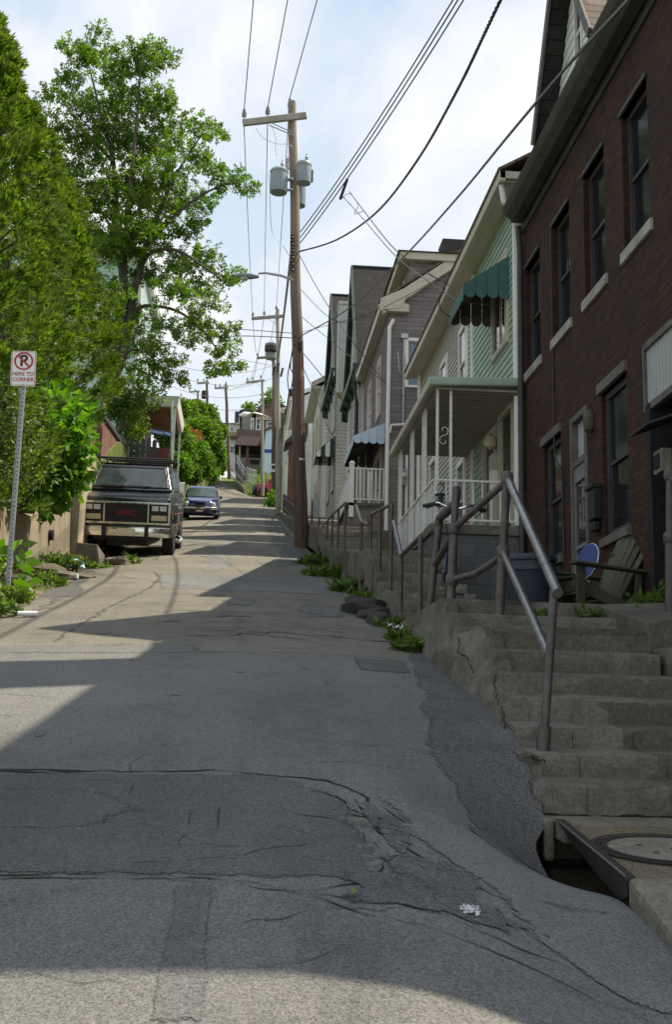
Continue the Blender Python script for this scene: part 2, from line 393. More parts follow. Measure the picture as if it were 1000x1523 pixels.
K['privet'] = leafmat('small grey green leaves', (.05, .085, .02), (.15, .2, .06), .35)
K['bush'] = leafmat('hillside leaves', (.03, .075, .01), (.13, .21, .03), .42)
K['weed'] = leafmat('weed leaves', (.03, .065, .012), (.12, .185, .036), .4)
K['grass'] = leafmat('grass blades', (.08, .14, .02), (.22, .3, .05), .4)
K['rust_leaf'] = leafmat('rusty leaves', (.2, .07, .02), (.35, .13, .04), .4)
K['deadleaf'] = leafmat('yellow green fallen leaf', (.16, .17, .04), (.2, .2, .05), .3)
K['lawn'] = concrete('lawn soil', (.12, .16, .04), (.08, .1, .03))
# ------------------------------------------------------------------ lie of the land
KY = [-40,-20,0,3,4.5,6,7.5,9,11.3,14,20,25.6,34,42,52,66,84,100,115,140,200]
KZ = [-7.2,-4.6,-1.5,-.85,-.55,-.22,.13,.48,.95,1.5,2.68,3.82,5.6,7.3,9.5,12.6,17.0,20.9,24.6,31,44]
def interp(x, X, Y):
    if x <= X[0]: return Y[0]
    for i in range(len(X) - 1):
        if x <= X[i+1]: return Y[i] + (x - X[i]) / (X[i+1] - X[i]) * (Y[i+1] - Y[i])
    return Y[-1]
def zc(y): return sum(interp(y + d, KY, KZ) for d in (-.6, -.3, 0, .3, .6)) / 5
def sst(a, b, x):
    t = max(0, min(1, (x - a) / (b - a))); return t * t * (3 - 2 * t)
def zr(x, y):
    dip = .21 * sst(.5, 1.6, x) * sst(2.2, 3.6, y) * (1 - sst(5.6, 7.6, y)) + .30 * math.exp(-((x - 1.78) / .48) ** 2 - ((y - 6.05) / .66) ** 2)
    n = .012 * mnoise.noise((x * 1.1, y * 1.1, 3)) + .02 * mnoise.noise((x * .3, y * .3, 9)) if y < 40 else 0
    return zc(y) - dip + n - .012 * x * x * (1 - sst(9, 13, -x))
def xl(y): return interp(y, [10.5, 11.5, 12.5, 15, 21, 24, 84, 100, 115, 140], [-26, -3.1, -2.7, -2.72, -3.2, -3.25, -3.3, -3.9, -4.9, -6.6])
def xr(y):
    pit = .11 * sst(5.1, 5.6, y) * (1 - sst(6.25, 6.5, y))
    return interp(y, [-40, 2.2, 2.9, 5, 7, 11, 28, 84, 86, 89, 100, 130, 140], [30, 30, 1.72, 1.70, 1.74, 1.66, 1.66, 1.95, 1.9, 0.1, -1.0, -3.0, -4.2]) - pit
def frange(a, b, s):
    r = []; x = a
    while x < b - 1e-6: r.append(x); x += s
    return r + [b]

def road_sheet(name, ys, fl, fr, mat, nx, lift=0):
    mb = MB(); prev = None
    for y in ys:
        a, b = fl(y), fr(y)
        row = []
        k0 = 8 if a < -8 else 0
        for i in range(nx + 1):
            x = a + (b - a) * i / nx
            if y < 11.6:                                              # fine columns where the surface is seen close
                x = a + (-2.6 - a) * i / 8 if i < 8 else -2.6 + (min(b, 3) + 2.6) * (i - 8) / (nx - 8)
                if i == nx: x = b
            row.append(len(mb.v)); mb.v.append((x, y, zr(x, y) + lift))
        if prev:
            for i in range(nx): mb.f.append((prev[i], prev[i+1], row[i+1], row[i])); mb.m.append(0)
        prev = row
    return mb
rb = road_sheet('road', frange(-40, 2, 2) + frange(2.05, 12, .06) + frange(12.25, 30, .25) + frange(31, 140, 1), xl, xr, None, 70)
RM = ['road', 'road_grey', 'road_pale', 'road_dark', 'road_black', 'road_ravel', 'crack', 'road_stain', 'road_low']
def wob(y, s, a, sd): return a * (mnoise.noise((y * s, sd, .3)) + .5 * mnoise.noise((y * s * 2.7, sd, 5.1)))
FD = {}
def patch(y0, y1, fl, fr, mi, lift, nx=10, dy=.08, er=1):
    """a worn or relaid area of the road surface: a thin layer with ragged ends"""
    ys = frange(y0, y1, dy); prev = None
    for y in ys:
        a, b = fl(y), fr(y); row = []
        for i in range(nx + 1):
            x = a + (b - a) * i / nx
            yy = y + (wob(x, 2.5, .03, y0) if y in (ys[0], ys[-1]) else 0)
            FD[len(rb.v)] = min(1, (y-y0)/.14, (y1-y)/.14, (x-a)/min(.22, (b-a)*.3), max((b-x)/min(.22, (b-a)*.3), 1-er))
            row.append(len(rb.v)); rb.v.append((x, yy, zr(x, yy) + lift*.5))
        if prev:
            for i in range(nx): rb.f.append((prev[i], prev[i+1], row[i+1], row[i])); rb.m.append(mi)
        prev = row
def blob(cx, cy, rx, ry, mi, lift, sd=0, n=40, ang=0):
    rings = 3 if n < 30 else 5; c = len(rb.v); rb.v.append((cx, cy, zr(cx, cy) + lift*.35)); prevr = None
    for q in range(1, rings + 1):
        ring = []
        for k in range(n):
            a = 2 * math.pi * k / n
            s = q / rings * (1 + .32 * mnoise.noise((math.cos(a) * 1.6 + sd, math.sin(a) * 1.6, sd)) + .14 * mnoise.noise((math.cos(a) * 5 + sd, math.sin(a) * 5, sd)))
            x = rx * s * math.cos(a); y = ry * s * math.sin(a)
            X = cx + x * math.cos(ang) - y * math.sin(ang); Y = cy + x * math.sin(ang) + y * math.cos(ang)
            FD[len(rb.v)] = 1 - (q / rings) ** 2
            ring.append(len(rb.v)); rb.v.append((X, Y, zr(X, Y) + lift*.35))
        for k in range(n):
            j = (k + 1) % n
            if prevr: rb.f.append((prevr[k], ring[k], ring[j], prevr[j]))
            else: rb.f.append((c, ring[k], ring[j]))
            rb.m.append(mi)
        prevr = ring
def crack(pts, w, jit=.03, mi=6, lift=.011, step=.05, sd=None):
    """a thin ragged open crack along a polyline"""
    sd = rnd() * 50 if sd is None else sd
    P = []
    for (x0, y0), (x1, y1) in zip(pts[:-1], pts[1:]):
        L = math.hypot(x1 - x0, y1 - y0); k = max(1, int(L / step))
        for i in range(k): P.append((x0 + (x1 - x0) * i / k, y0 + (y1 - y0) * i / k))
    P.append(pts[-1]); prev = None
    for i, (x, y) in enumerate(P):
        a = P[max(0, i-1)]; b = P[min(len(P)-1, i+1)]; dx, dy = b[0]-a[0], b[1]-a[1]; l = math.hypot(dx, dy) or 1
        nx_, ny_ = -dy / l, dx / l
        o = jit * (mnoise.noise((x * 4, y * 4, sd)) + .8 * mnoise.noise((x * 13, y * 13, sd)))
        ww = w * max(.12, .6 + 1.1 * mnoise.noise((x * 6, y * 6, sd + 9)) ) * min(1, .2 + min(i, len(P)-1-i) * .3)
        r = []
        for s in (-1, 1):
            X = x + nx_ * (o + s * ww / 2); Y = y + ny_ * (o + s * ww / 2)
            r.append(len(rb.v)); rb.v.append((X, Y, zr(X, Y) + lift*.35))
        if prev: rb.f.append((prev[0], prev[1], r[1], r[0])); rb.m.append(mi)
        prev = r
# relaid lower section up to the cross seam, then the upper courses
def XL(y): return max(xl(y), -9)
rb.m = [8 if rb.v[f[0]][1] < 9.70 else 0 for f in rb.f]                # the lower road was relaid in greyer asphalt
patch(9.72, 10.3, lambda y: -3.2 if y < 11 else -2.6, lambda y: -.35 + wob(y, 2, .1, 4), 1, .004, 12)
patch(9.0, 9.7, lambda y: .9, lambda y: 1.4, 5, .008)
patch(16.2, 19.9, lambda y: -1.25 - (y - 16.2) * .08 + wob(y, 1.5, .05, 3), lambda y: 1.5 + wob(y, 1.5, .06, 5), 2, .004, 14)
patch(20.5, 46, lambda y: -.78 + wob(y, .5, .25, 7), lambda y: -.3 + wob(y, .5, .3, 8), 2, .006, 4, .25)
patch(24, 60, lambda y: .75 + wob(y, .3, .3, 1), lambda y: 1.62, 3, .005, 5, .4)
# dark trench repair across the lower road
patch(4.46, 5.98, lambda y: -6.0, lambda y: interp(y, [4.4, 4.9, 5.2, 5.6, 5.8, 6], [.75, .62, .60, .55, .40, .1]) + wob(y, 4, .05, 6), 3, .008, 30)
patch(5.0, 5.7, lambda y: -6.0, lambda y: -.45 + wob(y, 3, .3, 1), 3, .011, 20)
patch(4.2, 4.62, lambda y: .36 + wob(y, 6, .1, 1), lambda y: interp(y, [4.2, 4.4, 4.62], [1.02, 1.1, .9]) + wob(y, 7, .06, 2), 5, .014, 12, .04)
blob(.80, 4.72, .26, .22, 5, .016, 3.3); blob(.70, 5.15, .08, .30, 5, .014, 5.1); blob(.62, 5.42, .05, .18, 5, .015, 1.7)
for i in range(40):
    t = rnd(); x = .55 + .5*t + U(-.14,.14); y = 5.5 - 1.1*t + U(-.14,.14); blob(x, y, U(.008,.035), U(.01,.05), random.choice((5,5,7)), .017 + .002*(i%5), i*1.7, 9)
blob(.80, 4.32, .24, .05, 4, .018, 8.4); blob(.5, 4.30, .12, .03, 4, .018, 2.4); blob(.95, 4.42, .09, .06, 4, .018, 7.7)
# oily lane down the middle
patch(3.3, 4.42, lambda y: -.22 + wob(y, 2, .03, 3), lambda y: -.06 + wob(y, 2, .03, 4), 7, .007, 6)
for i in range(6): blob(U(-1.2, 1.1), U(6.1, 9.4), U(.02, .07), U(.02, .09), 7, .009, i * 2.1, 14)
for x, y, L, w in ((-.075, 5.22, .19, .0055), (-.2, 5.2, .15, .004), (-.5, 5.65, .16, .004), (-.56, 5.2, .12, .004), (.55, 5.0, .08, .004)):
    blob(x, y, w, L, 4, .02, x * 9, 16)
# ravelled strip along the steps and round the drain
patch(5.9, 10.2, lambda y: interp(y, [5.9, 6.6, 8, 10.2], [1.22, 1.1, 1.2, 1.5]) + wob(y, 2.5, .09, 1), lambda y: xr(y) - .004, 5, .009, 8, er=0)
for i in range(0):
    y = U(6.3, 10.2); x = interp(y, [5.9, 6.6, 8, 10.2], [1.22, 1.1, 1.2, 1.5]) + U(-.22,.1); blob(x, y, U(.03,.10), U(.05,.16), random.choice((5,7,7)), .011 + .002*(i%4), i*1.3, 9)
patch(3.9, 5.75, lambda y: interp(y, [3.9, 4.3, 4.8, 5.2, 5.75], [1.35, 1.06, .98, .72, .62]) + wob(y, 5, .04, 9), lambda y: xr(y) - .004, 2, .012, 10, .05, er=0)
blob(1.32, 5.75, .16, .3, 5, .018, 4.7); blob(1.40, 4.85, .2, .035, 5, .018, 6.7, ang=.2)
# cracks
crack([(-3, 5.95), (-.7, 6.0), (-.1, 6.0), (.45, 5.86), (.62, 5.62), (.66, 5.3)], .022)
crack([(-3, 5.98), (-1.2, 6.02), (-.75, 5.99)], .03, .02)
crack([(-3, 4.55), (-.9, 4.48), (-.3, 4.5), (.0, 4.44), (.3, 4.36), (.55, 4.5), (.62, 4.75)], .015)
crack([(-3, 4.45), (-.7, 4.46), (-.2, 4.43), (.25, 4.33), (.7, 4.22), (1.05, 4.12), (1.5, 4.05)], .010)
crack([(-.9, 4.62), (-.3, 4.62), (.1, 4.68), (.5, 4.68)], .012)
crack([(.25, 4.35), (.45, 4.15), (.8, 4.03), (1.3, 3.86), (1.7, 3.7)], .010)
crack([(-.4, 5.9), (-.36, 5.6), (-.42, 5.4), (-.36, 5.3), (-.4, 5.15)], .016)
crack([(-.4, 5.42), (-.55, 5.25), (-.75, 5.2)], .012)
crack([(.3, 5.75), (.48, 5.6), (.56, 5.35)], .02)
crack([(.58, 5.6), (.62, 5.1), (.8, 4.88), (1.0, 4.72), (1.2, 4.62)], .018, .03)
crack([(.66, 5.55), (.85, 5.3), (1.1, 5.12), (1.35, 5.0)], .014)
for i in range(15):
    x = U(.42, 1.0); y = U(4.35, 5.2); a = U(0, 6.3); L = U(.1, .3)
    crack([(x, y), (x + L * math.cos(a) * .6, y + L * math.sin(a) * .6), (x + L * math.cos(a + .5), y + L * math.sin(a + .5))], U(.004, .012), .03, lift=.021)
for i in range(10):
    x = U(-1, .3); y = U(4.5, 5.9); a = U(-.5, .5) + (1.57 if rnd() < .4 else 0); L = U(.2, .5)
    crack([(x, y), (x + L * math.cos(a), y + L * math.sin(a))], U(.004, .01), .05, lift=.018)
for i in range(16):
    x = U(-2, 1.2); y = U(3.2, 9); a = U(-.6, .6); L = U(.3, .9)
    crack([(x, y), (x + L * math.cos(a), y + L * math.sin(a) * .7)], U(.003, .008), .06)
for i in range(26):                                                   # crazed area in the shadow tip
    x = U(-1.5, 1.0); y = U(10.6, 13.5); a = U(-.7, .9); L = U(.3, .9)
    crack([(x, y), (x + L * math.cos(a), y + L * math.sin(a))], U(.015, .04), .10, lift=.012)
crack([(-3, 9.7), (-1, 9.75), (.5, 9.8), (1.5, 9.75)], .012, .02)
crack([(-1.25, 16.2), (1.5, 16.15)], .03, .03)
crack([(-1.6, 20.3), (-1.35, 18.5), (-1.35, 16.5), (-1.55, 13.5), (-1.7, 10.5)], .045, .05, 5)
crack([(-3.0, 21), (-2.3, 16), (-2.4, 12.5)], .12, .12, 5, .008)
patch(15.0, 23.5, lambda y: xl(y), lambda y: xl(y) + .55 + wob(y, .8, .3, 2), 5, .006, 5, .15)
blob(.95, 13.6, .35, .8, 1, .01, 2.7); blob(-.05, 14.4, .25, .6, 1, .01, 6.3); blob(.6, 23.5, .4, 1.0, 1, .01, 1.3)
for i in range(18):
    x = U(-2.6, 1.3); y = U(13, 60); blob(x, y, U(.1, .35), U(.2, 1.0), random.choice((1, 2, 3, 5)), .009, i * 1.3, 20)
for i in range(14):
    x = U(-2.2, 1.2); y = U(20, 60); a = U(.9, 2.2); L = U(1, 4)
    crack([(x, y), (x + L * math.cos(a) * .3, y + L * math.sin(a))], U(.02, .05), .15, lift=.013)
def ring_mark(cx, cy, r, a0, a1, w): crack([(cx + r * math.cos(a), cy + 3.2 * r * math.sin(a)) for a in [a0 + (a1 - a0) * i / 14 for i in range(15)]], w, .01, 3, .012)
ring_mark(-1.7, 62, 1.5, -1.2, 1.4, .12); ring_mark(-2.1, 62, 1.5, -1.2, 1.4, .10)
road = rb.build('road', [K[m] for m in RM]); S(road)
at_w = road.data.attributes.new('wear', 'FLOAT', 'POINT'); at_w.data.foreach_set('value', [max(0, FD.get(i, 1.)) for i in range(len(rb.v))])

# green survey spray mark on the road
sp = MB()
for i in range(7):
    x = .48 + i * .022 + U(-.01, .01); y = 5.20 - i * .004 + U(-.015, .015)
    n = 9; sp.poly([(x + U(.008, .02) * math.cos(k * 6.283 / n), y + U(.008, .02) * math.sin(k * 6.283 / n), zr(x, y) + .026 + i * .0004) for k in range(n)])
tag(sp.build('spray_mark', plain('green spray', (.06, .3, .12), .8, .3, 30, 0)), 'faint green sprayed mark on the dark road patch', 'road mark')

# ------------------------------------------------------------------ terrain below and beside the road
XS = [-220,-90,-40,-20,-10,-6,-4.4,-3.95,-3.85,-3.6,-3.3,-3.0,-2.6,0,1.5,1.78,2.6,4,6,12,30,60,220]
def tz(x, y):
    b = zc(min(y, 150))
    if x < -3.9 and y > 12:
        up = 1.1 + 1.9 * sst(24, 36, y) - .6 * sst(60, 90, y)
        return b + up * sst(12, 15, y) + (min(12, -x - 4) * .12)
    if x > 1.74:
        if y < 6.7: return min(b, -.62 - (6.6 - y) * .14) - .2
        if y < 84: return b - .35
        if y > 86: return b - .5 + max(0, .9 * sst(86, 96, y))
        return b - .1
    if -3.9 <= x < xl(y) + .05 and y > 11.5: return b + .015 + .05 * mnoise.noise((x * 2, y * 1.1, 1)) - .03
    return b - (.55 if y < 9 else .12)
tm = MB(); prev = None
for y in frange(-60, 0, 10) + frange(1, 30, .5) + frange(31, 140, 1.5) + [160, 200, 260]:
    row = []
    for x in XS:
        row.append(len(tm.v)); tm.v.append((x, y, tz(x, y)))
    if prev:
        for i in range(len(XS) - 1):
            cx = (XS[i] + XS[i+1]) / 2
            tm.f.append((prev[i], prev[i+1], row[i+1], row[i])); tm.m.append(1 if cx < -3.9 or y > 86 or cx > 4 else 0)
    prev = row
S(tm.build('terrain', [K['soil'], K['lawn']]))
# level alley joining on the right at the top of the hill
al = MB(); al.hexa([(1.6,82.5,16.4),(16,82.5,16.5),(16,87,16.6),(1.2,88,16.6)], [(1.6,82.5,zc(82.5)+.03),(16,82.5,17.15),(16,87,17.45),(1.0,88.2,zc(88)+.03)])
S(al.build('alley', K['road']))
# grassy bank above the alley
gb = MB(); P0 = [(.3,89,zc(89)-.2),(2,88.2,17.6),(12,88.2,17.6)]
top = [at(352,702,Y=118), at(378,690,Y=112), at(405,697,Y=106), at(440,700,Y=104)]
gb.poly([(-.1,90,zc(90)-.1),(2,88.3,17.55),(12,88.3,17.5),top[3],top[2],top[1],top[0]])
gbm = gb.build('bank', K['lawn']); S(gbm)

# ------------------------------------------------------------------ pavement round the storm drain
def sw(y): return -.44 - .1 * (6.6 - y) if y > 5 else -.60 - .28 * (5 - y)
def slab(name, pts, mat, thick=.35, lift=0, bev=.012):
    mb = MB(); a = [(x, y, sw(y) + lift - thick) for x, y in pts]; b = [(x, y, sw(y) + lift) for x, y in pts]
    mb.hexa(a, b); return S(mb.build(name, mat, bevel=bev))
slab('pavement', [(1.79,6.30),(4.4,6.30),(4.4,6.62),(1.76,6.62)], K['slab'], .10)
slab('pavement', [(1.745,5.06),(4.4,5.06),(4.4,6.285),(1.815,6.285)], K['aggregate'], .06, -.002)
slab('kerb', [(1.685,4.42),(1.99,4.40),(2.0,5.03),(1.70,5.03)], K['slab'], .3, .012, .03)
slab('kerb', [(1.67,3.55),(1.97,3.53),(1.985,4.385),(1.68,4.405)], K['slab'], .3, -.03, .03)
slab('pavement', [(2.01,3.0),(4.4,3.0),(4.4,5.04),(2.015,5.04)], K['slab'], .25, -.012)
slab('kerb', [(1.705,6.42),(1.765,6.42),(1.79,6.62),(1.72,6.62)], K['slab'], .22, .004, .02)
sd = T('storm_drain', 'rusty steel storm drain inlet with gaping black hole under the pavement edge', 'drain', (1.74, 5.7, sw(5.7)))
mb = MB(); N = 14; ring = []
for i in range(N + 1):
    t = i / N; y = 5.04 + (6.42 - 5.04) * t; x = 1.695 + (1.775 - 1.695) * t; z = sw(y) + .012
    drop = .02 + .13 * (1 - t) ** .8 * min(1, .5 + t * 5)
    ring.append([(x, y, z), (x + .045, y, z), (x + .045, y, z - .012), (x + .02, y, z - .014), (x + .03, y, z - drop), (x + .012, y, z - drop)])
mb.loft(ring); mb.build('kerb_plate', K['iron'], sd)
mb = MB(); mb.tube([(1.693, 5.04, sw(5.04)+.012), (1.773, 6.42, sw(6.42)+.012)], .007, 6); mb.build('plate_edge', K['iron_edge'], sd)
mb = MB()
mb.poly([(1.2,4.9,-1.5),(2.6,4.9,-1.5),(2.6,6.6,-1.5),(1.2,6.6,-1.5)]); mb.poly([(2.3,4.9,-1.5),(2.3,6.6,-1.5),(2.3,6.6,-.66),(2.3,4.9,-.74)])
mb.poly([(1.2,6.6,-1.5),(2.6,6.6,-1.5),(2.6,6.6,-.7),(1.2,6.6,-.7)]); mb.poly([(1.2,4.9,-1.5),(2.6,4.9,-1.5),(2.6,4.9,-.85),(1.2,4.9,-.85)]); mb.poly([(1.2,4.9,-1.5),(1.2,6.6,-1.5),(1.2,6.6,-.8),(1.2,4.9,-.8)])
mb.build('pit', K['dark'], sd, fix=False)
mh = T('manhole_cover', 'round manhole with pale concrete lid and dark iron rim set in the pavement', 'manhole', (2.13, 5.66, sw(5.66)))
def disc(mb, cx, cy, r0, r1, lift, n=48, m=0):
    a = []; b = []
    for k in range(n):
        t = 2 * math.pi * k / n
        a.append((cx + r0*math.cos(t), cy + r0*math.sin(t))); b.append((cx + r1*math.cos(t), cy + r1*math.sin(t)))
    for k in range(n):
        j = (k + 1) % n
        mb.poly([(*p, sw(p[1]) + lift) for p in (a[k], b[k], b[j], a[j])], m)
mb = MB()
for r0, r1, h in ((.30,.325,.006),(.325,.332,-.002),(.332,.35,.006),(.35,.356,-.002),(.356,.385,.006)): disc(mb, 2.13, 5.66, r0, r1, h + .004)
mb.build('rim', K['iron'], mh, fix=False)
mb = MB(); disc(mb, 2.13, 5.66, .001, .30, .006); mb.build('lid', K['concrete_lt'], mh, fix=False)
for dx, dy, r in ((.03,.0,.022),(-.12,.09,.014),(-.1,-.09,.013)):
    mb = MB(); mb.lathe((2.13+dx, 5.66+dy, sw(5.66+dy)+.004), [(r,0),(r,.006),(r*.4,.0065)], 10); mb.build('lifting_hole', K['iron'], mh)

# ------------------------------------------------------------------ street steps
ST = [(6.6,-.268,1.70),(6.9,-.100,1.685),(7.2,.062,1.735),(7.5,.250,1.785),(7.8,.418,1.79),(8.1,.602,1.80),(8.4,.812,1.81),(9.1,.965,1.665),(9.5,1.128,1.66)]
def stair(mb, sd, y0, y1, z0, z1, xa, xb, nx=16, m=0, skew=0):
    """one concrete tread block with chipped nosing"""
    rings = []
    for i in range(nx + 1):
        x = xa + (xb - xa) * i / nx
        q = mnoise.noise((x * 2.3, y0 * 3, sd)); q2 = mnoise.noise((x * 9, y0 * 5, sd + 4)); chip = max(0, mnoise.noise((x * 4.2, y0 * 3.1, sd + 8)) - .3) * .12
        f = y0 + .008 * q + .005 * q2 - skew * (x - xa); t = z1 + .006 * q - .004 * q2 - .004 * (x - xa)
        rings.append([(x, f + .012, z0), (x, f, z0 + .04), (x, f + .004 * q2, t - .045 - chip), (x, f + .007 + chip * .6, t - .007 - chip * .5), (x, f + .022, t), (x, y1 + .03, t + (.042 if y1 - y0 < .9 else .02)), (x, y1 + .03, z0)])
    mb.loft(rings, m)
ss = T('concrete_steps', 'cracked grey concrete street steps rising beside the drain, with iron handrail', 'steps', (2.6, 6.6, -.44))
pz = -.43
for k, (y, z, x) in enumerate(ST):
    y1 = ST[k+1][0] if k < 8 else 12.4
    mb = MB(); stair(mb, k * 3.3, y, y1, pz - .25, z, x, 3.02 if k in (5,) else 4.05, 22, skew=.02 if k < 4 else .008)
    mb.build('step', K['concrete'], ss); pz = z
mb = MB(); rings = []
for y in frange(6.62, 12.6, .06):
    zt = [z for (yy, z, x) in ST if yy <= y + .005][-1] - .012; xt = interp(y, [6.6,6.9,7.2,8.4,8.9,9.2,12.6], [1.715,1.70,1.75,1.825,1.75,1.68,1.69]) + .008 * mnoise.noise((y*5,1,2))
    xb_ = interp(y, [6.6,7.5,9,10.5,12.6], [1.71,1.66,1.56,1.60,1.62]); zb = zr(1.5, y) - .3
    if y > 10.2: zt = 1.11 - .02 * (y - 10.2)
    g = .012 * mnoise.noise((y * 2.2, 4, 1)) + .010 * mnoise.noise((y * 9, 4, 1))
    rings.append([(xt + .12, y, zb), (xt + .12, y, zt), (xt + .01, y, zt - .004), (xt - .006, y, zt - .03), ((xt + xb_) / 2 + g, y, (zt + zr(1.5, y)) / 2), (xb_, y, zb)])
mb.loft(rings); mb.build('side_wall', K['concrete'], ss)
for k, xs in ((1, (2.05, 2.6)), (2, (2.1, 2.5, 2.9)), (0, (2.0, 2.55))):
    y, z, x = ST[k]; zb = ST[k-1][1] if k else -.44
    for xx in xs:
        mb = MB(); pts = [(xx + .03 * mnoise.noise((t * 3., xx, 1)), y - .024 - .02 * (xx - x), zb + (z - zb) * (.05 + .85 * t)) for t in [i / 7 for i in range(8)]]
        mb.tube(pts, .0022, 4); mb.build('crack', K['crack'], ss)
for pts in ([(1.72,6.88,-.12),(1.78,6.87,-.13),(1.86,6.868,-.15)], [(1.70,8.9,.75),(1.66,8.7,.62),(1.68,8.4,.55),(1.66,8.1,.40)], [(1.81,8.05,.44),(1.76,7.9,.40),(1.73,7.75,.28),(1.715,7.5,.18),(1.70,7.3,.02),(1.69,7.2,-.08)], [(1.80,8.06,.43),(2.1,8.062,.425),(2.5,8.06,.42),(2.8,8.058,.42)], [(1.66,9.3,.75),(1.64,9.0,.5)]):
    P = []
    for a, b in zip(pts[:-1], pts[1:]):
        for i in range(6): P.append(tuple(a[j] + (b[j]-a[j]) * i / 6 + U(-.012, .012) for j in range(3)))
    mb = MB(); mb.tube(P, [U(.002, .007) for _ in P], 5); mb.build('crack', K['crack'], ss)
mb = MB(); mb.tube([(1.75 + i * .06, 6.60 - .02*(.05 + i*.06), -.437 + U(-.006,.006)) for i in range(38)], [U(.002,.010) for i in range(38)], 5)
mb.build('crack', K['crack'], ss)
# raised planting edge right of the steps
mb = MB(); mb.hexa([(3.04,8.38,.2),(4.0,8.38,.2),(4.0,9.6,.2),(3.04,9.6,.2)], [(3.04,8.38,.86),(4.0,8.38,1.03),(4.0,9.6,1.18),(3.04,9.6,1.13)])
mb.hexa([(3.06,7.72,.2),(4.02,7.72,.2),(4.02,8.36,.2),(3.06,8.36,.2)], [(3.06,7.72,.64),(4.02,7.72,.70),(4.02,8.36,.72),(3.06,8.36,.66)])
tag(mb.build('planter_kerb', K['concrete'], bevel=.015), 'low concrete edge right of the upper steps', 'kerb')
# second and third flights with sloping pavement between
def flight(label, y0, tread, n, z0, rise, xa, xb, mat, name='street_steps'):
    r = T(name, label, 'steps', ((xa + xb) / 2, y0, z0))
    for k in range(n):
        mb = MB(); stair(mb, y0 + k, y0 + k * tread, y0 + (k + 1) * tread, z0 + k * rise - .25, z0 + (k + 1) * rise, xa + U(-.02, .02), xb, 10)
        mb.build('step', K[mat], r)
    return r
flight('second flight of dark street steps climbing past the green house porch', 12.5, .5, 8, 1.13, .181, 1.70, 2.78, 'concrete')
flight('far flight of street steps below the mauve house, beside the tall pole', 24.5, .4, 5, 3.93, .155, 1.70, 2.9, 'block')
mb = MB()
def ramp_slab(mb, x0, x1, y0, y1, z0, z1, t=.6): mb.hexa([(x0,y0,z0-t),(x1,y0,z0-t),(x1,y1,z1-t),(x0,y1,z1-t)], [(x0,y0,z0),(x1,y0,z0),(x1,y1,z1),(x0,y1,z1)])
ramp_slab(mb, 1.70, 2.75, 16.5, 24.5, 2.58, 3.93)
ramp_slab(mb, 1.70, 3.4, 26.5, 62, 4.70, zc(62) + .12)
S(mb.build('footpath', K['concrete']))
mb = MB(); ramp_slab(mb, 1.75, 4.0, 12.45, 16.1, 1.12, 1.75, .9); S(mb.build('yard', K['soil']))

# ------------------------------------------------------------------ pipe handrails
def pipe(mb, pts, r, n=12): mb.tube(pts, r, n)
hr = T('pipe_handrail', 'heavy brown pipe handrail with shiny worn tops down the near steps', 'handrail', (2.1, 9.25, 1.0))
A0, A1 = Vector((1.872,7.05,-.11)), Vector((1.957,7.05,.915)); B0, B1 = Vector((2.10,9.25,.90)), Vector((2.177,9.25,2.13)); C0, C1 = Vector((1.795,9.8,1.05)), Vector((1.845,9.8,2.16))
mb = MB(); pipe(mb, [A0, A1], .029); mb.build('post', K['pipe'], hr, smooth=True)
mb = MB(); pipe(mb, [A0, A0 + (A1 - A0) * .17], .043); mb.build('post_collar', K['pipe'], hr, smooth=True)
mb = MB(); pipe(mb, [B0, B0.lerp(B1, .46)], .042); pipe(mb, [B0.lerp(B1,.45), B1], .036); mb.build('post', K['pipe'], hr, smooth=True)
mb = MB(); pipe(mb, [C0, C0.lerp(C1,.6)], .041); pipe(mb, [C0.lerp(C1,.58), C1], .034); mb.build('post', K['pipe'], hr, smooth=True)
mb = MB(); pipe(mb, [B1 + Vector((.004,-.02,-.02)), A1 + Vector((.008,-.06,-.03))], .033); mb.build('top_rail', K['pipe_worn'], hr, smooth=True)
BM = B0.lerp(B1, .49)
mb = MB(); pipe(mb, [BM, A0.lerp(A1, .60) + Vector((0, .02, 0))], .030); mb.build('mid_rail', K['pipe_worn'], hr, smooth=True)
mb = MB(); pipe(mb, [B1 + Vector((0,0,-.02)), C0.lerp(C1, .66)], .031); mb.build('top_rail', K['pipe'], hr, smooth=True)
cm = C0.lerp(C1, .25)
mb = MB(); pipe(mb, [BM + Vector((0,0,-.03)), BM.lerp(cm, .3) + Vector((0,0,-.05)), BM.lerp(cm,.55) + Vector((0,0,-.06)), cm], .030); mb.build('mid_rail', K['pipe'], hr, smooth=True)
for p, r in ((B1, .052), (BM, .054), (C0.lerp(C1,.66), .052), (cm, .055)):
    mb = MB(); mb.lathe(p - Vector((0,0,.055)), [(r*.82,0),(r,.02),(r,.08),(r*.85,.10),(r*.5,.112)], 14); mb.build('pipe_fitting', K['pipe'], hr, smooth=True)
# leaning post with elbow behind it
h2 = T('leaning_pipe_rail', 'leaning brown pipe post with elbow joints behind the near handrail', 'handrail', (1.74, 10.6, 1.1))
D0 = Vector((1.735,10.6,1.05)); D1 = Vector((1.835,10.6,1.99))
mb = MB(); pipe(mb, [D0, D1], .036); mb.build('post', K['pipe'], h2, smooth=True)
mb = MB(); pipe(mb, [D1 + Vector((-.02,0,-.04)), D1 + Vector((.0,-.02,.03)), Vector((1.885,10.4,2.06)), Vector((1.93,10.25,2.11))], .041); mb.build('pipe_fitting', K['pipe'], h2, smooth=True)
mb = MB(); pipe(mb, [Vector((1.93,10.25,2.11)), Vector((1.86,9.82,2.14))], .033); mb.build('top_rail', K['pipe'], h2, smooth=True)
mb = MB(); pipe(mb, [D0.lerp(D1,.55), Vector((1.84,10.25,1.70))], .034); pipe(mb, [Vector((1.83,10.27,1.69)), Vector((1.86,10.12,1.75))], .042); mb.build('mid_rail', K['pipe'], h2, smooth=True)
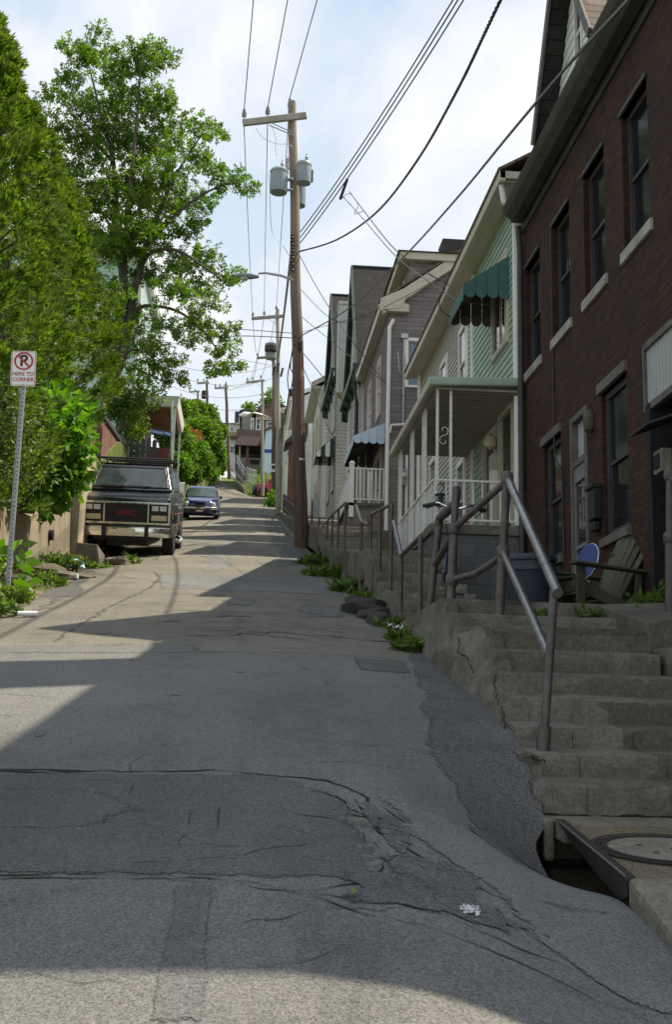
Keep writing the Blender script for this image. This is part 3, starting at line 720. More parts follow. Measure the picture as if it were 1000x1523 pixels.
h3 = T('pipe_handrail', 'iron handrail post with round cap at the right edge of the near steps', 'handrail', (3.48, 9.0, 1.0))
mb = MB(); pipe(mb, [(3.46,9.0,1.0),(3.48,9.0,1.62)], .046); pipe(mb, [(3.48,9.0,1.6),(3.50,9.0,2.15)], .04); mb.build('post', K['pipe'], h3, smooth=True)
mb = MB(); mb.lathe((3.50,9.0,2.11), [(.05,0),(.06,.03),(.055,.08),(.03,.11),(.005,.12)], 14); mb.build('post_cap', K['pipe'], h3, smooth=True)
mb = MB(); mb.lathe((3.48,9.0,1.58), [(.05,0),(.06,.02),(.06,.07),(.05,.09)], 14); mb.build('pipe_fitting', K['pipe'], h3, smooth=True)
mb = MB(); pipe(mb, [(3.50,8.97,2.12),(3.62,7.1,.95)], .032); pipe(mb, [(3.60,7.1,-.1),(3.62,7.1,.98)], .03); mb.build('top_rail', K['pipe'], h3, smooth=True)
# rails of the further flights
def street_rail(label, posts, base, worn=None, r=.026):
    h = T('street_rail', label, 'handrail', posts[0])
    for i, p in enumerate(posts):
        mb = MB(); pipe(mb, [(p[0], p[1], base(p[1]) - .1), p], r, 10); mb.build('post', K['pipe'], h, smooth=True)
    mb = MB(); pipe(mb, posts, r * .95, 10); mb.build('top_rail', K['pipe'], h, smooth=True)
    if worn:
        mb = MB(); pipe(mb, worn, r, 10); mb.build('end_rail', K['pipe_worn'], h, smooth=True)
f2 = lambda y: 1.13 + .181 * max(0, math.floor((y - 12.5) / .5) + 1)
street_rail('short pipe rail at the foot of the second flight of steps', [at(626,798,X=1.76), at(597,826,X=1.76)], lambda y: 1.05, [at(597,826,X=1.76), at(586,776,X=1.76)])
street_rail('pipe rail with four posts beside the second flight, its far end bent down', [at(583,750,X=1.78), at(566,758,X=1.78), at(552,765,X=1.78), at(549,780,X=1.78), at(538,776,X=1.78)], lambda y: min(f2(y), 2.5), [at(538,776,X=1.78), at(530,752,X=1.78)], .024)
street_rail('pipe rail with close-set posts on the pavement beside the tall utility pole', [at(514,748,X=1.78), at(504,757,X=1.78), at(495,765,X=1.78), at(487,775,X=1.78), at(480,783,X=1.78)], lambda y: 2.58 + (y - 16.5) * .169, None, .024)
street_rail('far pipe rail with a bright bent top just right of the tall pole', [at(475,770,X=1.85), at(465,742,X=1.85)], lambda y: 4.7, [at(475,770,X=1.85), at(471,735,X=1.85)], .026)
# ------------------------------------------------------------------ house building kit
def MX(c): return lambda a, b, d: (c - d, a, b)        # wall facing the street on the right (-X): a = y, b = z
def ML(c): return lambda a, b, d: (c + d, a, b)        # wall facing the street on the left (+X)
def MY(c): return lambda a, b, d: (a, c - d, b)        # wall facing down the hill (-Y): a = x, b = z
def bx(mb, M, a0, a1, b0, b1, d0, d1, m=0):
    mb.hexa([M(a0,b0,d0),M(a1,b0,d0),M(a1,b1,d0),M(a0,b1,d0)], [M(a0,b0,d1),M(a1,b0,d1),M(a1,b1,d1),M(a0,b1,d1)], m)
def wall(mb, M, a0, a1, b0, b1, ops=(), rev=.1, m=0):
    A = sorted({a0, a1, *[o[0] for o in ops], *[o[1] for o in ops]}); B = sorted({b0, b1, *[o[2] for o in ops], *[o[3] for o in ops]})
    for i in range(len(A) - 1):
        for j in range(len(B) - 1):
            ca, cb = (A[i]+A[i+1])/2, (B[j]+B[j+1])/2
            if any(o[0] < ca < o[1] and o[2] < cb < o[3] for o in ops): continue
            mb.poly([M(A[i],B[j],0),M(A[i+1],B[j],0),M(A[i+1],B[j+1],0),M(A[i],B[j+1],0)], m)
    for o in ops:
        for (p, q) in (((o[0],o[2]),(o[1],o[2])),((o[1],o[2]),(o[1],o[3])),((o[1],o[3]),(o[0],o[3])),((o[0],o[3]),(o[0],o[2]))):
            mb.poly([M(*p,0),M(*q,0),M(*q,-rev),M(*p,-rev)], m)
def siding(mb, M, b0, b1, h, lim, ops=(), t=.02, m=0):
    """lapped boards; lim(b) gives the ends of a course at height b"""
    b = b0
    while b < b1 - 1e-6:
        e = min(b + h, b1); l0, r0 = lim(b); l1, r1 = lim(e)
        segs = [(0., 1.)]
        W = r0 - l0
        if W > .02:
            for o in ops:
                if o[2] < (b + e) / 2 < o[3]:
                    s0, s1 = (o[0]-l0)/W, (o[1]-l0)/W; ns = []
                    for x, y in segs:
                        if s1 <= x or s0 >= y: ns.append((x, y)); continue
                        if s0 > x: ns.append((x, s0))
                        if s1 < y: ns.append((s1, y))
                    segs = ns
            for x, y in segs:
                f = lambda l, r, k: l + (r - l) * k
                tt = t
                mb.poly([M(f(l0,r0,x),b,tt),M(f(l0,r0,y),b,tt),M(f(l1,r1,y),e,.002),M(f(l1,r1,x),e,.002)], m)
                mb.poly([M(f(l0,r0,x),b,0),M(f(l0,r0,y),b,0),M(f(l0,r0,y),b,tt),M(f(l0,r0,x),b,tt)], m)
        b = e
def window(par, M, a0, a1, b0, b1, fm, gm, d=0., fw=.055, rail=True, sill=None, name='window', casing=None, mull=0, thick=.05):
    mb = MB()
    bx(mb,M,a0,a0+fw,b0,b1,d,d+thick); bx(mb,M,a1-fw,a1,b0,b1,d,d+thick); bx(mb,M,a0+fw,a1-fw,b1-fw,b1,d,d+thick); bx(mb,M,a0+fw,a1-fw,b0,b0+fw,d,d+thick)
    if rail: bx(mb,M,a0+fw,a1-fw,(b0+b1)/2-.022,(b0+b1)/2+.022,d,d+thick*.8)
    for k in range(mull):
        x = a0 + (a1-a0)*(k+1)/(mull+1); bx(mb,M,x-.012,x+.012,b0+fw,b1-fw,d,d+thick*.6)
    w = mb.build(name, fm, par, bevel=.004, bseg=1)
    g = MB()
    if rail:
        bx(g,M,a0+fw*.8,a1-fw*.8,b0+fw*.8,(b0+b1)/2,d-.03,d+.008); bx(g,M,a0+fw*.8,a1-fw*.8,(b0+b1)/2,b1-fw*.8,d-.03,d+.022)
    else: bx(g,M,a0+fw*.8,a1-fw*.8,b0+fw*.8,b1-fw*.8,d-.03,d+.012)
    g.build('pane', gm, w)
    if sill:
        s = MB(); bx(s,M,a0-sill[1],a1+sill[1],b0-sill[2],b0,-.02 if d>=0 else d,sill[3]); s.build('sill', sill[0], w, bevel=.006, bseg=1)
    if casing:
        c = MB(); cw = casing[1]; dd = casing[2]
        bx(c,M,a0-cw,a0,b0-cw*.6,b1+cw,0,dd); bx(c,M,a1,a1+cw,b0-cw*.6,b1+cw,0,dd); bx(c,M,a0,a1,b1,b1+cw,0,dd+.004); bx(c,M,a0,a1,b0-cw*.6,b0,0,dd+.02)
        c.build('casing', casing[0], w, bevel=.004, bseg=1)
    return w
def gable_roof(mb, x0, x1, y0, y1, zf, zrid, xr_=None, t=.12, over=.0, m=0):
    """ridge along y; eaves at x0 and x1"""
    xr_ = xr_ if xr_ is not None else (x0 + x1) / 2
    for xa in (x0, x1):
        a = [(xa,y0-over,zf),(xr_,y0-over,zrid),(xr_,y1+over,zrid),(xa,y1+over,zf)]
        mb.hexa(a, [(x, y, z + t) for x, y, z in a], m)
def awning(par, M, a0, a1, zt, zb, out, mat, under, val=.16, stripes=None, name='awning', side=True):
    """ribbed metal awning with a scalloped valance; M wall map"""
    mb = MB(); n = max(4, int((a1 - a0) / .17))
    mats = [mat, under] + ([stripes] if stripes else [])
    for i in range(n):
        x0 = a0 + (a1-a0)*i/n; x1 = a0 + (a1-a0)*(i+1)/n; k = 2 if (stripes and i % 2) else 0
        mb.hexa([M(x0,zt,.0),M(x1-.012,zt,.0),M(x1-.012,zb,out),M(x0,zb,out)], [M(x0,zt+.02,.0),M(x1-.012,zt+.02,.0),M(x1-.012,zb+.02,out),M(x0,zb+.02,out)], k)
        xm = (x0+x1)/2; w_ = (x1-x0)/2 - .004
        pts = [M(x0+.004,zb,out)] + [M(xm - w_*math.cos(math.pi*q/6), zb - val*.62 - val*.38*math.sin(math.pi*q/6), out+.004) for q in range(7)] + [M(x1-.008,zb,out)]
        mb.poly(pts, k)
    if side:
        for x in (a0, a1):
            m_ = 4 if out > .6 else 3
            for i in range(m_):
                d0 = out*i/m_; d1 = out*(i+1)/m_ - .006; h0 = zt+(zb-zt)*i/m_; h1 = zt+(zb-zt)*(i+1)/m_
                dm = (d0+d1)/2; w_ = (d1-d0)/2; lo = zb - val*.45
                mb.poly([M(x,h0,d0)] + [M(x, lo - val*.38*math.sin(math.pi*q/6), dm - w_*math.cos(math.pi*q/6)) for q in range(7)] + [M(x,h1,d1)], 2 if (stripes and i % 2) else (1 if x == a1 else 0))
    aw = mb.build(name, mats, par, fix=False)
    ub = MB(); ub.tube([M(a0+.02,zb-.02,out-.02), M(a1-.02,zb-.02,out-.02)], .01, 6)
    bk_ = MB()
    for i in range(n):
        x0 = a0+(a1-a0)*i/n; x1 = a0+(a1-a0)*(i+1)/n; xm = (x0+x1)/2; w_ = (x1-x0)/2+.001
        bk_.poly([M(x0,zb,out-.01)] + [M(xm - w_*math.cos(math.pi*q/6), zb - val*.62 - val*.37*math.sin(math.pi*q/6), out-.008) for q in range(7)] + [M(x1,zb,out-.01)])
        bk_.poly([M(x0,zt-.012,.0),M(x1,zt-.012,.0),M(x1,zb-.012,out-.006),M(x0,zb-.012,out-.006)])
    bk_.build('awning_lining', under, aw, fix=False)
    for x in (a0+.03, (a0+a1)/2, a1-.03):
        ub.tube([M(x,zt-.05,.01), M(x,zb-.02,out-.02)], .012, 6); ub.tube([M(x,zb-.05,.01), M(x,zb-.02,out-.02)], .010, 6)
    ub.build('awning_frame', under, aw)
    return aw
def scroll(mb, c, s, r=.006, plane='x', flip=1):
    """an S scroll of bent iron"""
    pts = []
    for sg in (1, -1):
        P = []
        for i in range(15):
            t = i / 14 * 1.6 * math.pi; R = s * (1 - .055 * i * .9) * .5
            a, b = R * math.sin(t) * sg, s*.5*sg - (R * math.cos(t)) * sg
            P.append((a * flip, b + 0))
        mb.tube([(c[0], c[1] + a, c[2] + b) if plane == 'x' else (c[0] + a, c[1], c[2] + b) for a, b in P], r, 5)

# ================================================================== the dark brick row house
FX = 4.0
bh = T('brick_house', 'very dark red brick row house with steep slate dormer above the near steps', 'house', (FX, 11, 1.1))
M = MX(FX)
YE = 15.9; ZT = 7.62
upw = [(y, y + .80, 5.20, 6.80) for y in (10.60, 12.04, 13.46, 14.98 - .05)]
low1, low0, dr = (11.46, 12.32, 2.18, 3.86), (14.0, 14.82, 2.26, 3.86), (12.86, 13.54, 1.13, 3.90)
dwy = (9.75, 10.78, 1.20, 3.90)
off = [(8.9, 9.7, 5.2, 6.8), (7.4, 8.2, 5.2, 6.8), (6.0, 6.8, 5.2, 6.8), (7.2, 8.2, 1.9, 3.86)]
mb = MB()
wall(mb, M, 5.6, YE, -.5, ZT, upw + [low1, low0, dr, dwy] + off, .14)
mb.poly([M(4.55,-.6,0), M(5.6,-.6,0), M(5.6,7.62,0), M(5.0,7.62,0), M(3.95,3.6,0), M(3.72,-.6,0)][1:] + [M(3.72,-.6,0)])  # unseen near end, its edge slanted to shape the shadow line on the road
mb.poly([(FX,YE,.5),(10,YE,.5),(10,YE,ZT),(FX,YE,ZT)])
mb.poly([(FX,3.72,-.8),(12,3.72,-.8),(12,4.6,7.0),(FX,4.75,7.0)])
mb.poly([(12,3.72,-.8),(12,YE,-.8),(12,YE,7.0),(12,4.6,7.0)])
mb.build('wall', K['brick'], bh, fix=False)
for i, (a0, a1, b0, b1) in enumerate(upw + off[:3]):
    window(bh, M, a0, a1, b0, b1, K['dark_trim'], K['glass_dark'], -.12, .06, True, (K['stone_sill'], .07, .13, .035))
    c = MB(); bx(c, M, a0-.03, a1+.03, b1, b1+.05, -.1, .03); c.build('lintel', K['dark_trim'], bh)
for a0, a1, b0, b1 in (low1, low0, off[3]):
    w_ = window(bh, M, a0, a1, b0, b1, K['dark_trim'], K['glass_dark'], -.10, .08, True, (K['grey_trim'], .05, .10, .05))
    c = MB(); bx(c, M, a0-.05, a1+.05, b1, b1+.12, -.06, .045); c.build('lintel', K['grey_trim'], bh, bevel=.01)
    g = MB(); bx(g, M, a0+.10, a0+.20, (b0+b1)/2+.05, b1-.1, -.093, -.088); g.build('curtain', K['dark_lace'], w_)
# front door with ribbed transom panel and glass that mirrors the trees
a0, a1, b0, b1 = dr
d = MB(); bx(d,M,a0,a0+.09,b0,b1,-.13,.02); bx(d,M,a1-.09,a1,b0,b1,-.13,.02); bx(d,M,a0+.09,a1-.09,b1-.08,b1,-.13,.02); bx(d,M,a0+.09,a1-.09,3.24,3.33,-.13,.02)
dd = d.build('door', K['grey_trim'], bh, bevel=.006, bseg=1)
d = MB()
for i in range(9):
    y = a0 + .09 + (a1-a0-.18)*i/9; bx(d,M,y+.004,y+(a1-a0-.18)/9-.004,3.33,b1-.08,-.10,-.06)
d.build('transom_panel', K['panelgrey'], dd)
d = MB(); bx(d,M,a0+.09,a0+.14,b0,3.24,-.06,-.0); bx(d,M,a1-.14,a1-.09,b0,3.24,-.06,-.0); bx(d,M,a0+.14,a1-.14,3.05,3.24,-.06,-.0); bx(d,M,a0+.14,a1-.14,b0,b0+.3,-.06,-.0); bx(d,M,a0+.14,a1-.14,2.22,2.27,-.06,-.0)
d.build('door_leaf', K['door'], dd)
d = MB(); bx(d,M,a0+.14,a1-.14,b0+.3,2.22,-.05,-.02); bx(d,M,a0+.14,a1-.14,2.27,3.05,-.05,-.02); d.build('pane', glassy('door mirror glass', (.02,.025,.02), .03, 1.0, .01), dd)
# porch entry at the right edge, ribbed panel above
a0, a1, b0, b1 = dwy
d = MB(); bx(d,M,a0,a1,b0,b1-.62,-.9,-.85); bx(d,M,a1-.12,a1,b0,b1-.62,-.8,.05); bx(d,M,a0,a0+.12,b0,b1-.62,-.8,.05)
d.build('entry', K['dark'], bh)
d = MB(); n = 12
for i in range(n): y = a0 + (a1-a0)*i/n; bx(d,M,y+.004,y+(a1-a0)/n-.004,b1-.60,b1-.04,-.03,.02)
d.build('ribbed_panel', K['panelgrey'], bh)
d = MB(); bx(d,M,a0,a1,b1-.04,b1+.03,-.03,.05); bx(d,M,a0,a1,b1-.68,b1-.60,-.03,.04); bx(d,M,a1-.0,a1+.05,b1-.68,b1+.03,-.03,.05); d.build('panel_trim', K['grey_trim'], bh, bevel=.006, bseg=1)
# eaves: frieze, soffit, gutter
mb = MB(); bx(mb,M,4.9,YE,ZT-.18,ZT,.0,.03); bx(mb,M,4.9,YE-.05,ZT-.02,ZT+.04,.0,.20); mb.build('frieze', K['dark_trim'], bh)
mb = MB(); rings = []
for y in (4.8, YE - .18): rings.append([(FX-.06,y,ZT+.05),(FX-.30,y,ZT+.05),(FX-.315,y,ZT+.02),(FX-.20,y,ZT-.06),(FX-.06,y,ZT-.06)])
mb.loft(rings)
rings = []
for y in (4.75, YE - .13): rings.append([(FX-.06,y,ZT+.06),(FX-.06,y,ZT+.13),(FX-.34,y,ZT+.14),(FX-.345,y,ZT+.13),(FX-.30,y,ZT+.055)])
mb.loft(rings); mb.build('gutter', K['gutter'], bh, bevel=.005, bseg=1)
mb = MB(); mb.tube([(FX-.09,YE-.10,ZT-.1),(FX-.07,YE-.12,ZT-.5),(FX-.07,YE-.10,1.2)], .045, 10); mb.build('downspout', K['dark_trim'], bh, smooth=True)
mb = MB(); mb.tube([(FX-.02,14.27,6.9),(FX-.02,14.25,4.5),(FX-.03,14.2,3.6),(FX-.02,13.9,3.3),(FX-.02,13.85,2.2)], .012, 6); mb.build('cable', K['wire'], bh)
# main roof
mb = MB(); RZ = 11.0; RX = 8.2
a = [(FX-.3,4.7,ZT+.15),(RX,8.2,RZ),(RX,YE,RZ),(FX-.3,YE,ZT+.15)]; mb.hexa(a, [(x,y,z+.1) for x,y,z in a])
a = [(12.2,4.7,ZT),(RX,8.2,RZ),(RX,YE,RZ),(12.2,YE,ZT)]; mb.hexa(a, [(x,y,z+.1) for x,y,z in a])
mb.poly([(FX-.3,4.7,ZT+.15),(RX,8.2,RZ),(12.2,4.7,ZT)])  # unseen near end hipped back so sun reaches the road foreground
mb.poly([(FX,YE-.01,ZT),(RX,YE-.01,RZ),(12,YE-.01,ZT)])
rf = mb.build('roof', K['slate'], bh)
mb = MB(); mb.box(4.05,5.0,9.45,10.45,7.7,12.2); mb.box(3.98,5.07,9.38,10.52,12.2,12.35); mb.build('chimney', K['brick'], rf)  # out of view, added to cast the shadow band across the lower road
mb = MB(); mb.box(6.6,7.6,10.4,11.2,9.4,12.0); mb.box(6.5,7.7,10.3,11.3,12.0,12.15); mb.build('chimney', K['brick'], rf)
# hooded steep gable dormers
def dormer(yc, hw, z0, za, xf, over, first):
    """hooded gable dormer: face at xf, hood projecting over, roof running back"""
    sl = (za - z0) / hw; dn = T_d = None
    f = MB(); siding(f, MX(xf), z0, za, .15, lambda b: (yc - hw * (za - b) / (za - z0), yc + hw * (za - b) / (za - z0)), [(yc-.17, yc+.13, z0+.1, za-.42)], .018)
    face = f.build('dormer', K['white_sid'] if first else K['white_sid'], bh, fix=False); 
    window(face, MX(xf), yc-.17, yc+.13, z0+.02, za-.40, K['white'], K['glass'], -.02, .04, True, None, 'dormer_window')
    r = MB(); e = .10; ex = .07
    for sg in (-1, 1):
        yb = yc + sg * (hw + ex); zb = z0 - ex * sl
        pts = lambda x, dz: [(x, yc, za + dz + .02), (x, yb, zb + dz + .02)]
        X0 = xf - over; X1 = xf + 2.6
        a = [(X0,yc,za+.05),(X0,yb,zb+.05),(X1,yb,zb+.05),(X1,yc,za+.05)]
        r.hexa(a, [(x, y + 0, z + .08) for x, y, z in a], 0)
    r.m = [1 if i >= 6 else 0 for i in range(len(r.f))]  # far slope gets the darkened slate, painting in the shade under the hood
    rr = r.build('dormer_roof', [K['slate_br'], K['slate_shade']], face)
    t = MB()
    for sg in (-1, 1):
        yb = yc + sg * (hw + ex); zb = z0 - ex * sl; X0 = xf - over - .012
        t.bar((X0, yc, za+.08), (X0, yb, zb+.08), .03, .12, 0, (0, -sg*1.0, .6))
    t.build('bargeboard', K['grey_trim'], face)
dormer(12.65, 1.2, 7.85, 9.88, 3.93, .27, True)
# little things on the wall
mb = MB(); bx(mb,M,12.36,12.60,2.43,2.80,.0,.10); bx(mb,M,12.34,12.62,2.78,2.83,.0,.13); bx(mb,M,12.40,12.56,2.30,2.40,.02,.09); mb.build('mailbox', K['black'], bh, bevel=.01)
mb = MB(); mb.lathe((FX-.04,12.66,3.50), [(.02,0),(.06,.03),(.075,.12),(.07,.22),(.04,.27),(.01,.28)], 10); mb.build('wall_ornament', K['chairwood'], bh, smooth=True)
mb = MB(); b_ = lambda *q: mb.box(*q); p = Vector((3.86, 10.1, 2.54))
for (y0,y1,z0,z1) in ((-.09,.09,.075,.11),(-.09,.09,-.11,-.075),(-.09,-.055,-.075,.075),(.055,.09,-.075,.075)): pass
mb.box(3.80,3.90,9.98,10.20,2.43,2.65); mb.build('letter_box', K['slab'], bh, bevel=.012)
mb = MB(); mb.box(3.785,3.80,10.03,10.15,2.475,2.605); mb.build('letter_box_window', K['dark'], bh)
mb = MB(); mb.bar((3.6,10.05,2.82),(4.0,10.05,2.98),.5,.02); mb.build('box_hood', K['dark_trim'], bh)

# ================================================================== pale green and cream double house with porch
gh = T('siding_house', 'pale green and cream sided double house with white railed porch', 'house', (FX, 18, 2.9))
GY0, GY1, GZ = 16.02, 25.7, 8.30; SPL = 19.6
M = MX(FX)
gw = (16.85, 17.85, 6.10, 7.55)
ops_g = [gw, (16.55, 17.35, 2.95, 4.92), (17.75, 18.55, 2.95, 4.85)]
ops_c = [(20.1, 20.8, 6.2, 7.6), (22.2, 22.9, 6.2, 7.6), (24.2, 24.9, 6.2, 7.6), (20.3, 21.0, 3.5, 5.0), (23.4, 24.2, 4.3, 5.8)]
mb = MB(); siding(mb, M, 2.2, GZ, .118, lambda b: (GY0, SPL-.05), ops_g); mb.build('wall', K['green_sid'], gh, fix=False)
mb = MB(); siding(mb, M, 2.2, GZ, .105, lambda b: (SPL+.05, GY1), ops_c); mb.build('wall', K['cream_sid'], gh, fix=False)
mb = MB(); siding(mb, MY(GY0), 2.2, GZ, .118, lambda b: (FX, 11)); mb.build('side_wall', K['cream_sid'], gh, fix=False)
mb = MB(); mb.poly([(FX,GY1,2),(11,GY1,2),(11,GY1,GZ),(FX,GY1,GZ)]); mb.poly([(11,GY0,2),(11,GY1,2),(11,GY1,GZ),(11,GY0,GZ)]); mb.poly([(FX,GY1,GZ),(7.5,GY1,10.6),(11,GY1,GZ)]); mb.poly([(FX,GY0,GZ),(7.5,GY0,10.6),(11,GY0,GZ)])
mb.poly([M(GY0,2.2,-.14),M(GY1,2.2,-.14),M(GY1,GZ,-.14),M(GY0,GZ,-.14)]); mb.build('end_wall', K['cream_sid'], gh, fix=False)
mb = MB(); bx(mb,M,SPL-.07,SPL+.07,2.2,GZ,0,.045); mb.build('corner_trim', K['white'], gh)
mb = MB(); bx(mb,M,GY0-.02,GY0+.12,2.2,GZ,0,.04); mb.build('corner_trim', K['white'], gh)
window(gh, M, *gw, K['cream_trim'], K['glass'], .0, .06, False, None, casing=(K['cream_trim'], .09, .05), mull=1)
for o in ops_c: window(gh, M, *o, K['white'], K['glass_sky'], .0, .05, True, None, casing=(K['white'], .09, .04))
# doors under the porch
for o, mt in ((ops_g[1], K['vgreen']), (ops_g[2], K['door_br'])):
    d = MB(); bx(d,M,o[0],o[1],o[2],o[3],-.06,-.02); q = d.build('door', mt, gh)
    d = MB(); bx(d,M,o[0]-.09,o[0],o[2],o[3]+.09,-.02,.05); bx(d,M,o[1],o[1]+.09,o[2],o[3]+.09,-.02,.05); bx(d,M,o[0],o[1],o[3],o[3]+.09,-.02,.055); d.build('door_frame', K['cream_trim'], q)
    d = MB(); d.lathe((FX+.0,o[0]+.1,o[2]+1.0), [(.001,-.03),(.03,-.02),(.03,.0),(.001,.015)], 8, axis='x'); d.build('handle', K['chrome'], q)
d = MB(); bx(d,M,17.78,18.05,3.3,4.5,.02,.06); d.build('sidelight', K['curtain'], gh)
d = MB(); d.lathe((FX-.14,17.55,4.62), [(.02,-.12),(.09,-.08),(.12,0),(.09,.08),(.02,.12)], 12); d.build('porch_lamp', K['cream_lens'], gh, smooth=True)
d = MB(); bx(d,M,17.48,17.66,3.85,4.15,.02,.14); d.build('mailbox', K['white'], gh, bevel=.015)
# eaves
mb = MB()
a = [(FX-.26,GY0-.1,GZ-.0),(FX,GY0-.1,GZ-.0),(FX,GY1+.2,GZ-.0),(FX-.26,GY1+.2,GZ-.0)]; mb.hexa(a, [(x,y,z+.03) for x,y,z in a])
mb.box(FX-.36,FX-.26,GY0-.16,GY1+.25,GZ-.02,GZ+.15); mb.box(FX-.35,FX+.35,GY0-.16,GY0-.10,GZ+.03,GZ+.15)
mb.build('soffit', K['cream_trim'], gh, bevel=.006, bseg=1)
mb = MB()
a = [(FX-.38,GY0-.17,GZ+.14),(7.5,GY0-.17,10.7),(7.5,GY1+.26,10.7),(FX-.38,GY1+.26,GZ+.14)]; mb.hexa(a, [(x,y,z+.05) for x,y,z in a])
a = [(11.4,GY0-.17,GZ),(7.5,GY0-.17,10.7),(7.5,GY1+.26,10.7),(11.4,GY1+.26,GZ)]; mb.hexa(a, [(x,y,z+.05) for x,y,z in a])
mb.build('roof', K['shingle'], gh)
mb = MB(); mb.tube([(FX-.30,GY0-.02,GZ-.02),(FX-.26,GY0-.0,GZ-.28),(FX-.07,GY0+.06,GZ-.45),(FX-.07,GY0+.06,5.2)], .045, 8); mb.tube([(FX-.07,GY0+.06,4.95),(FX-.07,GY0+.06,3.0)], .04, 8); mb.tube([(FX-.05,GY1-.05,GZ),(FX-.05,GY1-.05,4.4)], .05, 8); mb.build('downspout', K['white'], gh, smooth=True)
awning(gh, M, 16.72, 18.0, 7.45, 6.92, .74, K['awning'], K['awn_under'], .23)
# porch
PX = 2.74; PY0, PY1 = 16.0, 20.2
mb = MB()
a = [(PX-.06,PY0-.02,5.02),(FX,PY0-.02,5.10),(FX,PY1+.1,5.10),(PX-.06,PY1+.1,5.02)]; mb.hexa(a, [(x,y,z+.035) for x,y,z in a]); n = 30
for i in range(n):
    y = PY0 + (PY1-PY0)*i/n; mb.box(PX,FX-.02,y,y+.03,4.985,5.02)
pr = mb.build('porch_roof', K['awn_under'] if False else plain('porch ceiling', (.36,.33,.27), .7, .15, 3, .1, 30), gh)
mb = MB()
def gut(p, q, up=(0,0,1)): mb.bar(p, q, .10, .13, 0, up)
gut((PX-.10,PY0-.1,5.07),(PX-.10,PY1+.2,5.07)); mb.build('porch_gutter', K['cream_trim'], pr, bevel=.03)
mb = MB(); gut((PX-.155,PY0-.07,5.075),(FX-.05,PY0-.07,5.12)); mb.build('porch_gutter', K['green_sid'], pr, bevel=.03)
for y in (16.06, 17.15, 18.45, 19.9):
    mb = MB()
    for dx, dy in ((0, 0), (.20 if y < 17 else 0, .0 if y < 17 else .22)):
        mb.box(PX+dx-.018,PX+dx+.018,y+dy-.018,y+dy+.018,2.98,5.02)
    for zz_ in (4.3, 3.3):
        scroll(mb, (PX+.10, y, zz_) if y < 17 else (PX, y+.11, zz_), .16, .006, 'y' if y < 17 else 'x'); 
    mb.build('porch_post', K['white'], gh)
def railing(par, p, q, n, h0, h1, mat, name='railing', r=.011):
    mb = MB(); p = Vector(p); q = Vector(q); u = Vector((0,0,1))
    mb.bar(p+u*h0, q+u*h0, .03, .03); mb.bar(p+u*h1, q+u*h1, .04, .03)
    for i in range(n + 1):
        a = p.lerp(q, i/n); mb.tube([a+u*(h0-.02), a+u*h1], r, 6)
    return mb.build(name, mat, par)
railing(gh, (PX,16.06,2.97), (FX-.05,16.06,2.97), 9, .08, .66, K['white'])
railing(gh, (PX,16.3,2.97), (PX,20.1,2.99), 24, .02, .72, K['white'], r=.009)
mb = MB(); mb.box(PX-.08,FX,15.98,PY1+.2,1.2,2.82); fo = mb.build('foundation', K['foundation'], gh)
mb = MB(); mb.box(PX-.12,FX,15.94,PY1+.25,2.825,2.965); mb.build('porch_floor', K['concrete'], gh, bevel=.012)
mb = MB(); mb.box(FX-.03,11,16.06,25.6,1.0,2.2); mb.build('foundation', K['foundation'], gh)
# hanging lantern on the porch post
ln = T('lantern', 'black wire lantern hanging on the white porch post', 'lantern', at(655,742,Y=15.9))
p = at(655, 742, Y=15.9); mb = MB()
for k in range(6):
    a = k * math.pi / 3; mb.tube([p + Vector((.055*math.cos(a),.055*math.sin(a),-.10)), p + Vector((.065*math.cos(a),.065*math.sin(a),-.02)), p + Vector((.07*math.cos(a),.07*math.sin(a),.06))], .006, 5)
for h, r in ((-.10,.058),(.06,.075),(.07,.05)): mb.tube([p + Vector((r*math.cos(t*.5236), r*math.sin(t*.5236), h)) for t in range(13)], .009, 5)
mb.tube([p + Vector((.05*math.sin(t*.35), 0, .10+.06*(1-math.cos(t*.35)))) for t in range(18)], .007, 5); mb.tube([p + Vector((0,0,.22)), p + Vector((.05,.0,.24)), p + Vector((.09,.12,.22))], .007, 5)
mb.build('lantern_cage', K['black'], ln)
mb = MB(); mb.lathe(p + Vector((0,0,-.09)), [(.04,0),(.05,.06),(.045,.14)], 10); mb.build('lantern_glass', K['glass_sky'], ln)
# ================================================================== mauve house
PFX, PY, PYE = 3.42, 27.5, 33.3
ph = T('mauve_house', 'mauve brick-patterned house with cream trim and one blue window in its gable end', 'house', (PFX, PY, 4.8))
M = MX(PFX); MG = MY(PY)
PZ = 10.62
def py_(x): return PZ + (x - PFX) * .74
mb = MB()
wops = [(3.93, 4.38, 8.62, 9.80)]
wall(mb, MG, PFX, 10, 4.0, PZ, wops, .08); mb.poly([MG(PFX,PZ,0), MG(6.7,py_(6.7),0), MG(10,PZ,0)])
pwo = [(29.0, 29.8, 8.3, 9.8), (31.2, 32.0, 8.3, 9.8), (28.6, 30.2, 5.5, 7.2), (31.0, 31.8, 5.4, 7.3)]
wall(mb, M, PY, PYE, 4.0, PZ, pwo, .08)
mb.poly([(PFX,PYE,4),(10,PYE,4),(10,PYE,PZ),(6.7,PYE,py_(6.7)),(PFX,PYE,PZ)]); mb.poly([(10,PY,4),(10,PYE,4),(10,PYE,PZ),(10,PY,PZ)])
mb.build('wall', K['purple'], ph, fix=False)
window(ph, MG, *wops[0], K['cream_trim'], K['glass_blue'], -.05, .03, False, None, casing=(K['white'], .085, .03))
for o in pwo[:2]: window(ph, M, *o, K['white'], K['glass_sky'], -.04, .06, True, None, casing=(plain('pinkish trim %d' % int(o[0]), (.55,.45,.4), .6), .09, .03))
